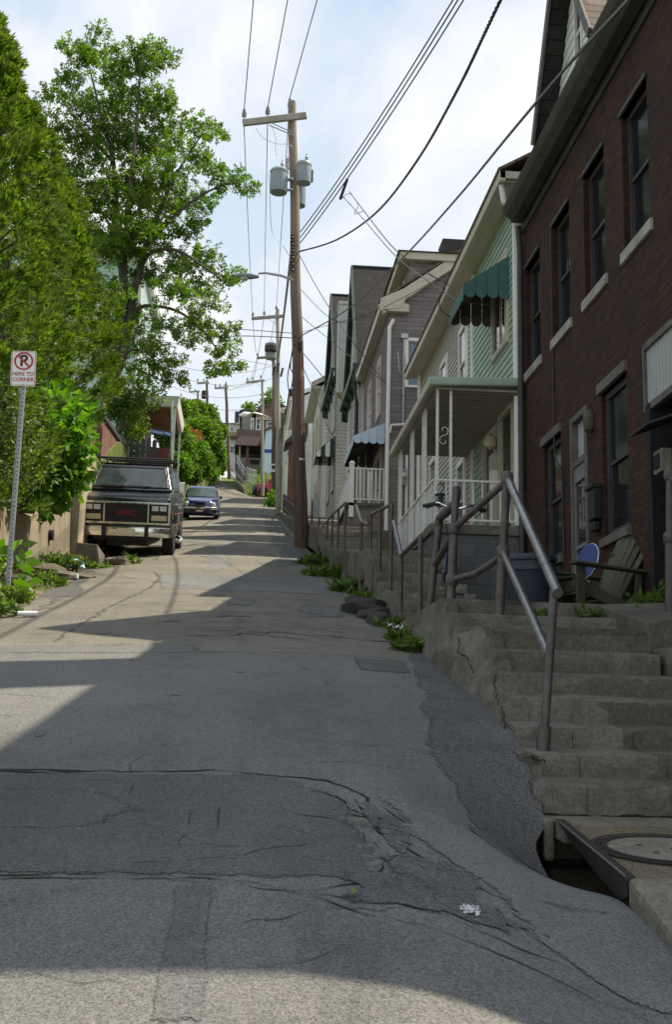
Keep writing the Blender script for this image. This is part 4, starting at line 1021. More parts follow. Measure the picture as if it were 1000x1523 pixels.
window(ph, M, *pwo[2], K['white'], K['glass_sky'], -.04, .06, True, None, casing=(K['cream_trim'], .09, .03), mull=2)
d = MB(); bx(d,M,*pwo[3],-.06,-.02); d.build('door', K['white'], ph)
mb = MB()                                                             # rake boards and eave box
for (xa, xb) in ((PFX-.22, 6.7),):
    mb.bar((xa, PY-.07, py_(xa)+.10), (xb, PY-.07, py_(xb)+.10), .20, .26, 0, (-.6,0,.8))
mb.box(PFX-.24, PFX+.50, PY-.17, PY+.0, PZ-.10, PZ+.10); mb.hexa([(PFX-.24,PY-.168,PZ+.10),(PFX+.48,PY-.168,PZ+.10),(PFX+.48,PY,PZ+.10),(PFX-.24,PY,PZ+.10)],[(PFX-.24,PY-.168,PZ+.14),(PFX+.1,PY-.168,PZ+.26),(PFX+.1,PY,PZ+.26),(PFX-.24,PY,PZ+.14)])
P_ = [(PFX-.24,PZ-.1),(PFX+.3,PZ+.0),(PFX+.60,py_(PFX+.60)+.20),(PFX-.24,PZ+.22)]; mb.hexa([(x,PY-.180,z) for x,z in P_], [(x,PY-.172,z) for x,z in P_])
mb.box(PFX-.24,PFX-.0,PY+.002,PYE+.1,PZ-.10,PZ+.14)
mb.build('eave_trim', K['cream_trim'], ph, bevel=.01, bseg=1)
mb = MB(); a = [(PFX-.26,PY-.172,PZ+.15),(6.7,PY-.172,py_(6.7)+.24),(6.7,PYE+.1,py_(6.7)+.24),(PFX-.26,PYE+.1,PZ+.15)]; mb.hexa(a, [(x,y,z+.06) for x,y,z in a])
a = [(10.3,PY-.18,PZ),(6.7,PY-.18,py_(6.7)+.22),(6.7,PYE+.1,py_(6.7)+.22),(10.3,PYE+.1,PZ)]; mb.hexa(a, [(x,y,z+.06) for x,y,z in a])
prf = mb.build('roof', K['shingle'], ph)
# raised upper storey with hipped roof
UX, UZ = 3.95, 11.95
mb = MB(); wall(mb, MX(UX), PY+.0, 30.6, 10.6, UZ, [(28.4,29.2,11.05,11.75)], .06); wall(mb, MY(PY-.004), UX, 7.5, 10.9, UZ); mb.poly([(UX,30.6,10.6),(7.5,30.6,10.6),(7.5,30.6,UZ),(UX,30.6,UZ)])
up = mb.build('upper_storey', K['purple'], ph, fix=False)
window(up, MX(UX), 28.4, 29.2, 11.05, 11.75, K['white'], K['glass_sky'], -.03, .05, False, None, casing=(K['cream_trim'], .07, .03))
mb = MB(); a = [(UX-.28,PY-.22,UZ-.02),(7.8,PY-.22,UZ-.02),(7.8,30.9,UZ-.02),(UX-.28,30.9,UZ-.02)]; mb.hexa(a, [(x,y,z+.20) for x,y,z in a]); mb.build('eave_trim', K['cream_trim'], up, bevel=.012, bseg=1)
mb = MB(); a = [(UX-.34,PY-.28,UZ+.19),(7.9,PY-.28,UZ+.19),(7.9,31,UZ+.19),(UX-.34,31,UZ+.19)]; b = [(UX+1.2,PY+1.1,UZ+.62),(6.6,PY+1.1,UZ+.62),(6.6,29.6,UZ+.62),(UX+1.2,29.6,UZ+.62)]; mb.hexa(a, b); mb.build('hip_roof', K['shingle'], up)
mb = MB(); mb.box(5.0,6.25,28.6,29.3,UZ+.4,13.15); mb.build('chimney', plain('black brick chimney', (.04,.04,.04), .9, .3, 20, .4), up)
mb = MB(); mb.tube([(PFX+.12,PY-.12,PZ-.3),(PFX+.02,PY-.06,PZ-.5),(PFX+.0,PY-.06,4.6)], .05, 8); mb.build('downspout', K['white'], ph, smooth=True)
mb = MB(); mb.tube([(PFX+.40,PY-.03,9.9),(PFX+.40,PY-.03,7.7),(PFX+.40,PY-.03,6.5)], .022, 6); mb.tube([(PFX+.40,PY-.03,9.7),(PFX+.46,PY-.05,9.0),(PFX+.40,PY-.06,8.8),(PFX+.28,PY-.05,9.0),(PFX+.24,PY-.05,9.5)], .012, 5)
mb.box(PFX+.32,PFX+.50,PY-.08,PY,9.85,9.97); mb.build('conduit', K['steel'], ph)
mb = MB(); mb.box(PFX+.34,PFX+.50,PY-.12,PY,6.02,6.45); mt_ = mb.build('electric_meter', K['transf'], ph, bevel=.012)
mb = MB(); mb.lathe((PFX+.43,PY-.12,6.27), [(.07,0),(.07,-.05),(.05,-.09),(.01,-.1)], 14, axis='y'); mb.build('meter_glass', K['lamp'], mt_, smooth=True)
mb = MB(); mb.tube([(PFX+.06,PY-.06,7.35),(PFX+.1,PY-.08,7.55),(PFX+.42,PY-.08,7.58),(PFX+.50,PY-.06,7.4),(PFX+.50,PY-.05,5.2)], .035, 7); mb.build('vent_pipe', K['white'], ph, smooth=True)
awning(ph, M, 27.9, 30.6, 7.72, 7.34, .80, K['awn_blue'], K['awn_under'], .2)
mb = MB(); mb.box(2.5,PFX,27.55,31.5,4.0,5.48); mb.build('porch_base', K['block'], ph)
mb = MB(); mb.box(2.45,PFX,27.5,31.5,5.483,5.56); mb.build('porch_floor', K['concrete'], ph)
railing(ph, (2.58,27.56,5.56), (PFX-.06,27.56,5.56), 8, .10, .88, K['white'], r=.018); railing(ph, (2.56,27.7,5.56), (2.56,31.0,5.56), 26, .10, .88, K['white'], r=.018)
mb = MB(); mb.box(2.50,2.62,27.5,27.62,5.2,6.55); mb.hexa([(2.48,27.48,6.55),(2.64,27.48,6.55),(2.64,27.64,6.55),(2.48,27.64,6.55)], [(2.53,27.53,6.62),(2.59,27.53,6.62),(2.59,27.59,6.62),(2.53,27.59,6.62)]); mb.build('porch_post', K['white'], ph)

# ================================================================== steep gabled houses beyond
def gabled_house(label, fx, y0, y1, zb, ze, zr_, wallm, gablem, x1=10, bracket=True, wins=()):
    h = T('gabled_house', label, 'house', (fx, y0, zb))
    yc = (y0 + y1) / 2; mb = MB()
    M = MX(fx)
    if wallm is not K['brick2']: 
        siding(mb, M, zb, ze, .14, lambda b: (y0, y1), wins)
        siding(mb, MY(y0), zb, ze, .14, lambda b: (fx, x1))
        siding(mb, M, ze, zr_-.05, .16, lambda b: (y0 + (b-ze)/(zr_-ze)*(yc-y0), y1 - (b-ze)/(zr_-ze)*(y1-yc)))
    mb.poly([(fx,y1,zb),(x1,y1,zb),(x1,y1,ze),(fx,y1,ze)]); mb.poly([(fx+.12,y0,zb),(fx+.12,y1,zb),(fx+.12,y1,ze),(fx+.12,yc,zr_),(fx+.12,y0,ze)]); mb.poly([(x1,y0,zb),(x1,y1,zb),(x1,y1,ze),(x1,yc,zr_),(x1,y0,ze)])
    mb.build('wall', wallm, h, fix=False)
    r = MB(); o = .35
    sl = (zr_ - ze) / (yc - y0)
    for ya, s in ((y0 - o, -1), (y1 + o, 1)):
        a = [(fx-.14,yc,zr_),(fx-.14,ya,ze-o*sl),(x1+.2,ya,ze-o*sl),(x1+.2,yc,zr_)]; r.hexa(a, [(x,y,z+.09) for x,y,z in a])
    rf = r.build('roof', K['slate'], h)
    t = MB()
    for ya in (y0 - o - .03, y1 + o + .03):
        t.bar((fx-.17,yc,zr_+.06), (fx-.17,ya,ze-o*sl+.05), .07, .20, 0, (0,0,1))
    t.tube([(fx-.17,yc,zr_+.12),(x1+.2,yc,zr_+.12)], .04, 6)
    t.build('bargeboard', gablem, rf)
    if bracket:
        t = MB(); bx(t, M, y0-.3, y1+.3, ze-.30, ze-.06, .01, .28); t.build('cornice', gablem, h, bevel=.02, bseg=1)
        for q in range(5):
            t = MB(); y = y0 + .05 + (y1 - y0 - .1) * q / 4
            t.hexa([M(y-.05,ze-.32,.01),M(y+.05,ze-.32,.01),M(y+.05,ze-.32,.20),M(y-.05,ze-.32,.20)], [M(y-.05,ze-.75,.01),M(y+.05,ze-.75,.01),M(y+.05,ze-.70,.05),M(y-.05,ze-.70,.05)]); t.build('bracket', gablem, h, bevel=.015, bseg=1)
    for w_ in wins: window(h, M, *w_, K['white'], K['glass_sky'], .0, .06, True, None, casing=(gablem if bracket else K['white'], .07, .035))
    return h
g1 = gabled_house('steep dark shingled house with dark green bargeboard and brackets beyond the mauve house', 3.38, 34.0, 38.2, 6, 11.3, 15.3, K['white_sid'], K['vgreen'], wins=[(34.4,35.1,8.6,10.6),(35.5,36.2,8.6,10.6),(36.6,37.3,8.6,10.6),(34.5,35.2,6.3,8.0),(36.2,36.9,6.3,8.0)])
mb = MB(); mb.box(3.14,3.68,40.1,40.9,12.2,15.6); mb.box(3.11,3.71,40.06,40.94,15.6,15.72); mb.build('chimney', K['whitebrick'], g1)
mb = MB(); mb.tube([(3.16,33.9,10.9),(3.2,33.9,10.4),(3.26,33.95,10.0),(3.26,33.95,6.2)], .05, 7); mb.build('downspout', K['dark_trim'], g1, smooth=True)
g2 = gabled_house('second steep gabled house with dark slate roof and pale siding, behind the white brick chimney', 3.25, 41.6, 46.4, 7.4, 13.6, 17.4, K['cream_sid'], K['vgreen'], wins=[(42.2,43,9,10.8),(44.4,45.2,9,10.8),(42.2,43,11.4,13.0)])
awning(g2, MX(3.22), 41.9, 43.4, 11.0, 10.35, .7, K['vgreen'], K['awn_under'], .2, stripes=K['white'])
def plain_house(label, fx, y0, y1, zb, ze, zr_, wallm, x1=10, wins=(), trim=None, porch=None):
    h = T('clapboard_house', label, 'house', (fx, y0, zb)); M = MX(fx); trim = trim or K['white']
    mb = MB(); siding(mb, M, zb, ze, .16, lambda b: (y0, y1), wins); siding(mb, MY(y0), zb, ze, .16, lambda b: (fx, x1))
    mid = (fx + x1) / 2; siding(mb, MY(y0), ze, zr_, .16, lambda b: (fx + (b-ze)/(zr_-ze)*(mid-fx), x1 - (b-ze)/(zr_-ze)*(x1-mid)))
    mb.poly([(fx,y1,zb),(x1,y1,zb),(x1,y1,ze),(mid,y1,zr_),(fx,y1,ze)]); mb.poly([(x1,y0,zb),(x1,y1,zb),(x1,y1,ze),(x1,y0,ze)]); mb.build('wall', wallm, h, fix=False)
    r = MB(); gable_roof(r, fx-.38, x1+.3, y0-.15, y1+.15, ze-.02, zr_+.08, mid, .10); r.build('roof', K['shingle'], h)
    t = MB(); t.box(fx-.40,fx-.02,y0-.16,y1+.16,ze-.16,ze-.02); t.bar((fx-.38,y0-.17,ze+.02),(mid,y0-.17,zr_+.1),.05,.2,0,(-.6,0,.8)); t.box(fx-.03,fx+.12,y0-.03,y0+.1,zb,ze-.17); t.build('trim', trim, h)
    for w_ in wins: window(h, M, *w_, trim, K['glass_sky'], .0, .06, True, None, casing=(K['vgreen'] if trim is K['white'] else trim, .08, .035))
    return h
h1 = plain_house('white clapboard house with cream eave, below the two steep slate roofs', 2.98, 47.6, 53, 8, 14.7, 16.6, K['white_sid'], 9, [(48.4,49.2,12,13.6),(50.6,51.4,12,13.6),(48.4,49.2,9,10.6)], K['cream_trim'])
h2_ = plain_house('white house with flat dark eave and small porch, half hidden by the tall pole', 2.55, 57, 63, 10, 17.0, 18.4, K['white_sid'], 9, [(58,58.9,14.6,16.2),(60,60.9,14.6,16.2)])
mb = MB(); mb.hexa([(1.75,55.2,14.0),(2.9,55.2,14.6),(2.9,57,14.6),(1.75,57,14.0)], [(1.75,55.2,14.12),(2.9,55.2,15.3),(2.9,57,15.3),(1.75,57,14.12)]); hp = mb.build('porch_roof', K['door_br'], h2_)
mb = MB(); mb.box(2.0,2.7,55.4,56.8,10.4,14.0); mb.build('porch_wall', K['brick2'], h2_)
h3_ = plain_house('pale yellow house with a low eave seen just left of the tall pole', 2.35, 76, 84, 14.5, 21.6, 22.6, K['cream_sid'], 9, [(77.5,78.6,18,19.6)], K['cream_trim'])
for z in (0,): 
    mb = MB(); mb.box(2.3,9,63.6,70,12,18.7); mb.box(2.2,9.1,63.5,70.1,18.7,18.95); q = tag(mb.build('flat_house', K['white_sid']), 'white flat-topped house behind the white clapboard row', 'house')
    mb = MB(); mb.box(2.15,9.15,63.4,70.15,18.955,19.35); mb.build('cornice', K['dark_trim'], q)
    window(q, MX(2.3), 65, 66, 16, 17.6, K['white'], K['glass_sky'], .01, .07); window(q, MX(2.3), 67.4, 68.4, 16, 17.6, K['white'], K['glass_sky'], .01, .07)

# ================================================================== far houses above the alley
def box_from(px0, px1, pyt, pyb, Y, dep, mb):
    a = at(px0, pyb, Y=Y); b = at(px1, pyt, Y=Y); mb.box(a.x, b.x, Y, Y + dep, a.z - 2, b.z); return a, b
def fwin(par, px0, px1, pyt, pyb, Y, gm=None, fm=None):
    a = at(px0, pyb, Y=Y); b = at(px1, pyt, Y=Y)
    window(par, MY(Y), a.x, b.x, a.z, b.z, fm or K['white'], gm or K['glass_sky'], .02, .09, True)
bl = T('blue_house', 'pale blue sided house with a bay window, far up the hill', 'house', at(415, 700, Y=104)); Y = 104
mb = MB(); a = at(393,702,Y=Y); b = at(448,640,Y=Y); cz = at(420,640,Y=Y).z; zl = at(393,641,Y=Y).z; zt_ = at(444,618,Y=Y).z
siding(mb, MY(Y), a.z-3, zl, .2, lambda q: (a.x, b.x)); siding(mb, MY(Y), zl, zt_, .2, lambda q: (a.x + (q-zl)/(zt_-zl)*(b.x-a.x), b.x+1))
mb.poly([(a.x,Y,a.z-3),(a.x,Y+9,a.z-3),(a.x,Y+9,zl),(a.x,Y,zl)]); mb.poly([(a.x+.05,Y+.1,a.z-3),(b.x+1,Y+.1,a.z-3),(b.x+1,Y+.1,zt_),(a.x+.05,Y+.1,zl)]); mb.build('wall', K['blue_sid'], bl, fix=False)
mb = MB(); p0 = (a.x-.4,Y-.25,zl-.15); p1 = (b.x+1.3,Y-.25,zt_+.32); mb.hexa([p0,p1,(p1[0],Y+9,p1[2]),(p0[0],Y+9,p0[2])], [(q[0],q[1],q[2]+.16) for q in (p0,p1,(p1[0],Y+9,p1[2]),(p0[0],Y+9,p0[2]))]); mb.build('roof', K['shingle'], bl)
p = at(423,655,Y=Y); q = at(423,674,Y=Y); mb = MB()
mb.hexa([(p.x-.55,Y,q.z),(p.x+.55,Y,q.z),(p.x+.32,Y-.5,q.z),(p.x-.32,Y-.5,q.z)], [(p.x-.55,Y,p.z),(p.x+.55,Y,p.z),(p.x+.32,Y-.5,p.z),(p.x-.32,Y-.5,p.z)]); bw = mb.build('bay_window', K['white'], bl)
mb = MB(); mb.box(p.x-.26,p.x-.02,Y-.54,Y-.505,q.z+.15,p.z-.2); mb.box(p.x+.04,p.x+.26,Y-.54,Y-.505,q.z+.15,p.z-.2); mb.build('pane', K['glass_blue'], bw)
mb = MB(); mb.hexa([(p.x-.7,Y,p.z),(p.x+.7,Y,p.z),(p.x+.4,Y-.62,p.z),(p.x-.4,Y-.62,p.z)], [(p.x-.3,Y,p.z+.4),(p.x+.3,Y,p.z+.4),(p.x+.2,Y-.1,p.z+.4),(p.x-.2,Y-.1,p.z+.4)]); mb.build('bay_roof', K['shingle'], bw)
fwin(bl, 438, 444, 625, 636, Y)
br_ = T('brown_house', 'brown shingled house with a big dark gable, far up the hill', 'house', at(400, 690, Y=116)); Y = 116
mb = MB(); a = at(378,690,Y=Y); b = at(441,616,Y=Y); pk = at(409,598,Y=Y)
mb.poly([(a.x,Y,a.z),(b.x,Y,a.z),(b.x,Y,b.z),(pk.x,Y,pk.z),(a.x,Y,b.z)]); mb.poly([(a.x,Y,a.z),(a.x,Y+10,a.z),(a.x,Y+10,b.z),(a.x,Y,b.z)]); mb.build('wall', plain('brown shingles', (.16,.115,.085), .9, .2, 2, .3, 10), br_, fix=False)
mb = MB()
for e in (a, b):
    q = [(pk.x,Y-.3,pk.z+.05),(e.x+(.4 if e is b else -.4),Y-.3,b.z-.3),(e.x+(.4 if e is b else -.4),Y+10,b.z-.3),(pk.x,Y+10,pk.z+.05)]; mb.hexa(q, [(x,y,z+.15) for x,y,z in q])
mb.build('roof', plain('brown roof', (.1,.07,.055), .9, .2, 2, .2, 10), br_)
mb = MB(); p = at(385,622,Y=Y); q = at(426,627,Y=Y); mb.box(p.x,q.x,Y-.25,Y,q.z,p.z+.1); mb.build('trim_band', K['tanwall'], br_)
fwin(br_, 380, 388, 622, 640, Y); fwin(br_, 396, 406, 627, 640, Y); fwin(br_, 372.5, 378, 622, 645, Y)
pb = T('porch_house', 'dark brown roofed porch with red brick pillars on the far bank', 'house', at(372, 690, Y=108)); Y = 108
def pxbox(mb, x0, x1, yt, yb, Y, dep, m=0):
    a = at(x0, yb, Y=Y); b = at(x1, yt, Y=Y); mb.box(a.x, b.x, Y, Y + dep, a.z, b.z, m)
mb = MB(); a = at(349,660,Y=Y); b = at(392,650,Y=Y); mb.hexa([(a.x,Y-.4,a.z-.2),(b.x,Y-.4,a.z-.2),(b.x,Y+4,a.z-.2),(a.x,Y+4,a.z-.2)], [(a.x+.5,Y,b.z),(b.x,Y,b.z),(b.x,Y+4,b.z),(a.x+.5,Y+4,b.z)]); mb.build('porch_roof', plain('umber roof', (.07,.045,.04), .8, .2, 2, .2, 10), pb)
for x0, x1, yt, yb, mt in ((365.5,371,650,696,'brick2'),(354.5,358.5,652,696,'tanwall'),(389,392,652,696,'brick2')):
    mb = MB(); pxbox(mb, x0, x1, yt, yb, Y, .5); mb.build('pillar', K[mt], pb)
mb = MB(); pxbox(mb, 351, 393, 682, 712, Y+.05, .3); mb.build('porch_base', K['block'], pb)
mb = MB(); pxbox(mb, 372, 385, 684, 690, Y-.03, .05); mb.build('opening', K['dark'], pb)
mb = MB(); pxbox(mb, 350, 393, 640, 690, Y+3, 8); mb.build('wall', plain('umber clapboard', (.12,.09,.075), .9, .2, 2, .2, 10), pb)
wf = T('white_house', 'white two storey house with a chimney at the top of the street', 'house', at(340, 690, Y=124)); Y = 124
mb = MB(); a = at(326,700,Y=Y); b = at(357,630,Y=Y); siding(mb, MY(Y), a.z, b.z, .22, lambda q: (a.x, b.x)); mb.poly([(a.x,Y,a.z),(a.x,Y+9,a.z),(a.x,Y+9,b.z),(a.x,Y,b.z)]); mb.poly([(a.x,Y+.1,a.z),(b.x,Y+.1,a.z),(b.x,Y+.1,b.z),(a.x,Y+.1,b.z)]); mb.build('wall', K['white_sid'], wf, fix=False)
mb = MB(); c = at(357,621,Y=Y); mb.hexa([(a.x-.3,Y-.4,b.z-.1),(b.x+.2,Y-.4,b.z-.1),(b.x+.2,Y+9,b.z-.1),(a.x-.3,Y+9,b.z-.1)], [(a.x,Y+4,c.z),(b.x,Y+4,c.z),(b.x,Y+5,c.z),(a.x,Y+5,c.z)]); rf = mb.build('roof', plain('grey roof', (.3,.29,.27), .9, .15, 2, .2, 10), wf)
mb = MB(); pxbox(mb, 349, 356, 612, 626, Y+4, .8); mb.build('chimney', K['dark_trim'], rf)
fwin(wf, 342, 348, 635, 642, Y); fwin(wf, 341, 349.5, 664, 674, Y); fwin(wf, 331, 337, 645, 656, Y, K['glass'])
mb = MB(); pxbox(mb, 341, 357, 643, 648, Y-1.6, 1.6); mb.build('porch_roof', K['tanwall'], wf)
sh_ = T('shingle_house', 'tall grey shingled house wall behind the far brown porch', 'house', at(366, 690, Y=120)); Y = 120
mb = MB(); pxbox(mb, 357, 376, 613, 700, Y, 8); mb.build('wall', plain('grey shingles', (.24,.235,.21), .9, .12, 2, .2, 10), sh_)
mb = MB(); pxbox(mb, 356, 377, 611, 613.5, Y-.2, 8.4); mb.build('roof', K['dark_trim'], sh_)
gar = T('garage', 'small white garage with brown shutter beside the alley', 'garage', at(430, 735, Y=92)); Y = 92
mb = MB(); pxbox(mb, 415, 446, 690, 740, Y, 6); mb.build('wall', K['white_sid'], gar)
mb = MB(); pxbox(mb, 418, 438, 693, 703, Y-.06, .06); mb.build('shutter', K['tanwall'], gar)
mb = MB(); a = at(412,690,Y=Y); b = at(446,678,Y=Y); mb.hexa([(a.x,Y-.5,a.z),(b.x,Y-.5,b.z-.2),(b.x,Y+6,b.z-.2),(a.x,Y+6,a.z)], [(a.x,Y-.5,a.z+.35),(b.x,Y-.5,b.z+.15),(b.x,Y+6,b.z+.15),(a.x,Y+6,a.z+.35)]); mb.build('roof', K['dark_trim'], gar)

# ================================================================== left side: house with porch, walls
lh = T('aqua_house', 'aqua sided house with a white-edged porch roof behind the tall tree', 'house', at(190, 640, Y=42)); Y = 42
A = at(205, 385, Y=Y); Bb = at(205, 600, Y=Y); XR = (A.x + Bb.x) / 2; zb = 9.0; zt_ = A.z
mb = MB(); siding(mb, MY(Y), zb, zt_, .16, lambda q: (-14, XR)); siding(mb, ML(XR), zb, zt_, .16, lambda q: (Y, 50), [(43.2,44.2,14.3,16.2),(46.5,47.5,14.3,16.2)])
mb.poly([(-14,50,zb),(XR,50,zb),(XR,50,zt_),(-14,50,zt_)]); mb.poly([(-14,Y,zb),(-14,50,zb),(-14,50,zt_),(-14,Y,zt_)]); mb.build('wall', K['aqua_sid'], lh, fix=False)
mb = MB(); mb.box(XR-.10,XR+.05,Y-.05,Y+.1,zb,zt_); mb.build('corner_board', K['white'], lh)
for o in ((43.2,44.2,14.3,16.2),(46.5,47.5,14.3,16.2)): window(lh, ML(XR), *o, K['white'], K['glass_sky'], .0, .07, True, None, casing=(K['white'], .1, .03))
mb = MB(); gable_roof(mb, -14.3, XR+.25, Y-.2, 50.2, zt_, zt_+2.4, -9.3, .12); mb.build('roof', K['shingle'], lh)
mb = MB(); mb.box(-14.3,XR+.25,Y-.22,50.2,zt_-.14,zt_-.005); mb.build('eave_trim', K['white'], lh)
q0 = at(193,588,Y=39.5); q1 = at(262,603,Y=39.5); zp = at(195,590,Y=39.5).z
mb = MB(); mb.hexa([(q0.x-.5,39.3,zp-.35),(q1.x+.05,39.3,zp-.35),(q1.x+.05,43,zp-.35),(q0.x-.5,43,zp-.35)], [(q0.x-.5,39.2,zp),(q1.x+.12,39.2,zp),(q1.x+.12,43,zp),(q0.x-.5,43,zp)]); por = mb.build('porch_roof', K['white'], lh, bevel=.02, bseg=1)
mb = MB(); mb.hexa([(q0.x-.5,39.2,zp+.005),(q1.x+.12,39.2,zp+.005),(q1.x+.12,43,zp+.005),(q0.x-.5,43,zp+.005)], [(q0.x-.5,41,zp+.45),(q0.x+.6,41,zp+.40),(q0.x+.6,42.5,zp+.40),(q0.x-.5,42.5,zp+.45)]); mb.build('porch_roof_top', K['white'], por)
mb = MB(); n = 14
for i in range(n): y = 39.45 + (42.9-39.45)*i/n; mb.box(q0.x-.4,q1.x-.08,y,y+(42.9-39.45)/n-.02,zp-.41,zp-.355)
mb.build('porch_ceiling', woodmat('porch ceiling boards', (.16,.085,.045), (.25,.15,.085), (1,10,10)), por)
for y in (39.45, 42.8):
    mb = MB(); mb.box(q1.x-.07,q1.x,y-.035,y+.035,8.0,zp-.36); mb.build('porch_post', K['white'], lh)
mb = MB(); pxbox(mb, 214, 226, 620, 672, 41.9, .1); mb.build('tan_door', K['tanwall'], lh)  # plain tan door panel under the porch roof
mb = MB(); mb.box(q0.x-.5,q1.x+.1,39.4,43,7.2,8.7); mb.build('porch_base', K['brick2'], lh)
railing(lh, (q0.x,39.5,8.7), (q1.x-.1,39.5,8.7), 10, .1, .8, K['dark_trim'], 'porch_rail', .02)
mb = MB(); mb.box(*(lambda a, b: (a.x, b.x, 38.6, 38.7, a.z, b.z))(at(222,690,Y=38.6), at(252,667,Y=38.6))); tag(mb.build('board', K['redboard'], bevel=.01), 'maroon board standing below the porch behind the van', 'board')
# concrete retaining wall with vertical staining
rw = T('retaining_wall', 'tall sunlit concrete retaining wall stained with damp, behind the no parking sign', 'wall', (-3.6, 20, 2)); 
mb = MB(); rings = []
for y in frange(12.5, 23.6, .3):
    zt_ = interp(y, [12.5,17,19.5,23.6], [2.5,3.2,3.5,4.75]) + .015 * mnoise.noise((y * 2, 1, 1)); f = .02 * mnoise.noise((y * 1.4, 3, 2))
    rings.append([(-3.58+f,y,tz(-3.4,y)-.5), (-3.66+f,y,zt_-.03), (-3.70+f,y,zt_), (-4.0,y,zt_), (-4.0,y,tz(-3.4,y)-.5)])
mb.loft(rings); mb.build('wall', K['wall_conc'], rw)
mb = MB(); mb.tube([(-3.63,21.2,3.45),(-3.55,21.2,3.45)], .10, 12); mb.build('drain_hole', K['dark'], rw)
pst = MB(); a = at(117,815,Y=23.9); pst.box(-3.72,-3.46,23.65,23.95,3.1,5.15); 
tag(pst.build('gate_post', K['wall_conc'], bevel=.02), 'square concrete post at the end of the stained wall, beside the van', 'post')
mb = MB(); mb.box(-3.3,-3.0,24.3,24.6,3.3,3.6)
for i, (lab, q) in enumerate((('square concrete block on the verge in front of the van', (-3.42,-2.86,23.0,23.6,3.05,3.62)), ('low concrete block lying beside the square one', (-2.86,-2.45,23.1,23.5,3.05,3.33)))):
    mb = MB(); mb.hexa([(q[0],q[2],q[4]),(q[1],q[2],q[4]),(q[1],q[3],q[4]),(q[0],q[3],q[4])], [(q[0]+.03,q[2]+.02,q[5]),(q[1]-.12,q[2]+.02,q[5]-.02),(q[1]-.02,q[3],q[5]-.16),(q[0]+.03,q[3],q[5])]); tag(mb.build('concrete_block', K['concrete'], bevel=.025), lab, 'concrete block')
mb = MB(); mb.box(-4.4,-3.55,24.1,33,3.4,6.1); tag(mb.build('rendered_wall', K['tanwall'], bevel=.02), 'tan rendered garden wall beside the parked van', 'wall')
rb2 = MB(); rings = []
for y in frange(24.2, 38.2, .7):
    z = interp(y, [24,30,38], [7.25,8.15,8.95]); rings.append([(-4.0,y,5.2),(-4.0,y,z),(-4.3,y,z),(-4.3,y,5.2)])
rb2.loft(rings); bwl = T('brick_wall', 'sloping red brown brick wall above the van roof', 'wall', (-4.1, 31, 6)); rb2.build('wall', K['brick2'], bwl)
mb = MB(); 
for (ya, za, yb_, zb_) in ((24.1,7.29,30,8.19),(30,8.19,38.3,8.99)): mb.hexa([(-3.94,ya,za-.02),(-4.36,ya,za-.02),(-4.36,yb_,zb_-.02),(-3.94,yb_,zb_-.02)], [(-3.94,ya,za+.1),(-4.36,ya,za+.1),(-4.36,yb_,zb_+.1),(-3.94,yb_,zb_+.1)])
mb.build('coping', K['dark_trim'], bwl)
# board fence further up
def fence(label, pts, h, n, mat, name='fence', pw=.09, rails=(.3,.8), pointed=True):
    f = T(name, label, 'fence', pts[0]); 
    mb = MB(); per = []
    for (p, q) in zip(pts[:-1], pts[1:]):
        p = Vector(p); q = Vector(q)
        for r in rails: mb.bar(p + Vector((0,0,h*r)), q + Vector((0,0,h*r)), .03, .08)
        k = max(1, int(n * (q-p).length / sum((Vector(b)-Vector(a)).length for a, b in zip(pts[:-1], pts[1:]))))
        for i in range(k): per.append((p.lerp(q, i/k), (q-p).normalized()))
    mb.build('rail', mat, f)
    mb = MB()
    for p, d in per:
        d2 = Vector((d.x,d.y,0)).normalized() * pw/2; s = Vector((-d2.y,d2.x,0)).normalized()*.012; hh = h * U(.94,1.05)
        a = [p-d2-s,p+d2-s,p+d2+s,p-d2+s]; b = [v + Vector((0,0,hh)) for v in a]; mb.hexa(a, b)
        if pointed: mb.hexa(b, [v.lerp(sum(b, Vector())/4, .85) + Vector((0,0,pw*.6)) for v in b])
    mb.build('pickets', mat, f)
    return f
fence('dark pointed picket fence above the van roof under the porch', [(-4.0,36.5,8.2),(-2.9,36.5,8.1)], 1.0, 6, K['dark_trim'], pw=.14)
fence('weathered timber board fence on the left beyond the van', [(-3.45,37,6.2),(-3.6,50,9.1)], 2.5, 60, K['wood_grey'], pw=.2)
fence('grey timber fence on the far bank beside the narrowing road', [at(369,738,Y=87),at(352,720,Y=97),at(338,705,Y=112)], 1.0, 30, K['wood_grey'], pw=.10)
fence('pale picket fence standing in the grass bank', [at(366,716,Y=94),at(382,722,Y=92)], 1.2, 9, K['steel'], pw=.05, rails=(.5,))
fence('rows of grey iron railings beyond the tall pole on the right', [(1.75,40,7.0),(1.85,47,8.6),(1.9,60,11.5)], .95, 60, K['pipe'], pw=.04, pointed=False)
fence('grey stair railing descending from the far brown porch', [at(352,690,Y=107),at(364,712,Y=101)], 1.0, 8, K['steel'], pw=.06, pointed=False)
fence('brown wooden fence panel beside the alley', [at(421,734,Y=88),at(438,734,Y=88)], 1.3, 12, K['door_br'], pw=.2, pointed=False)
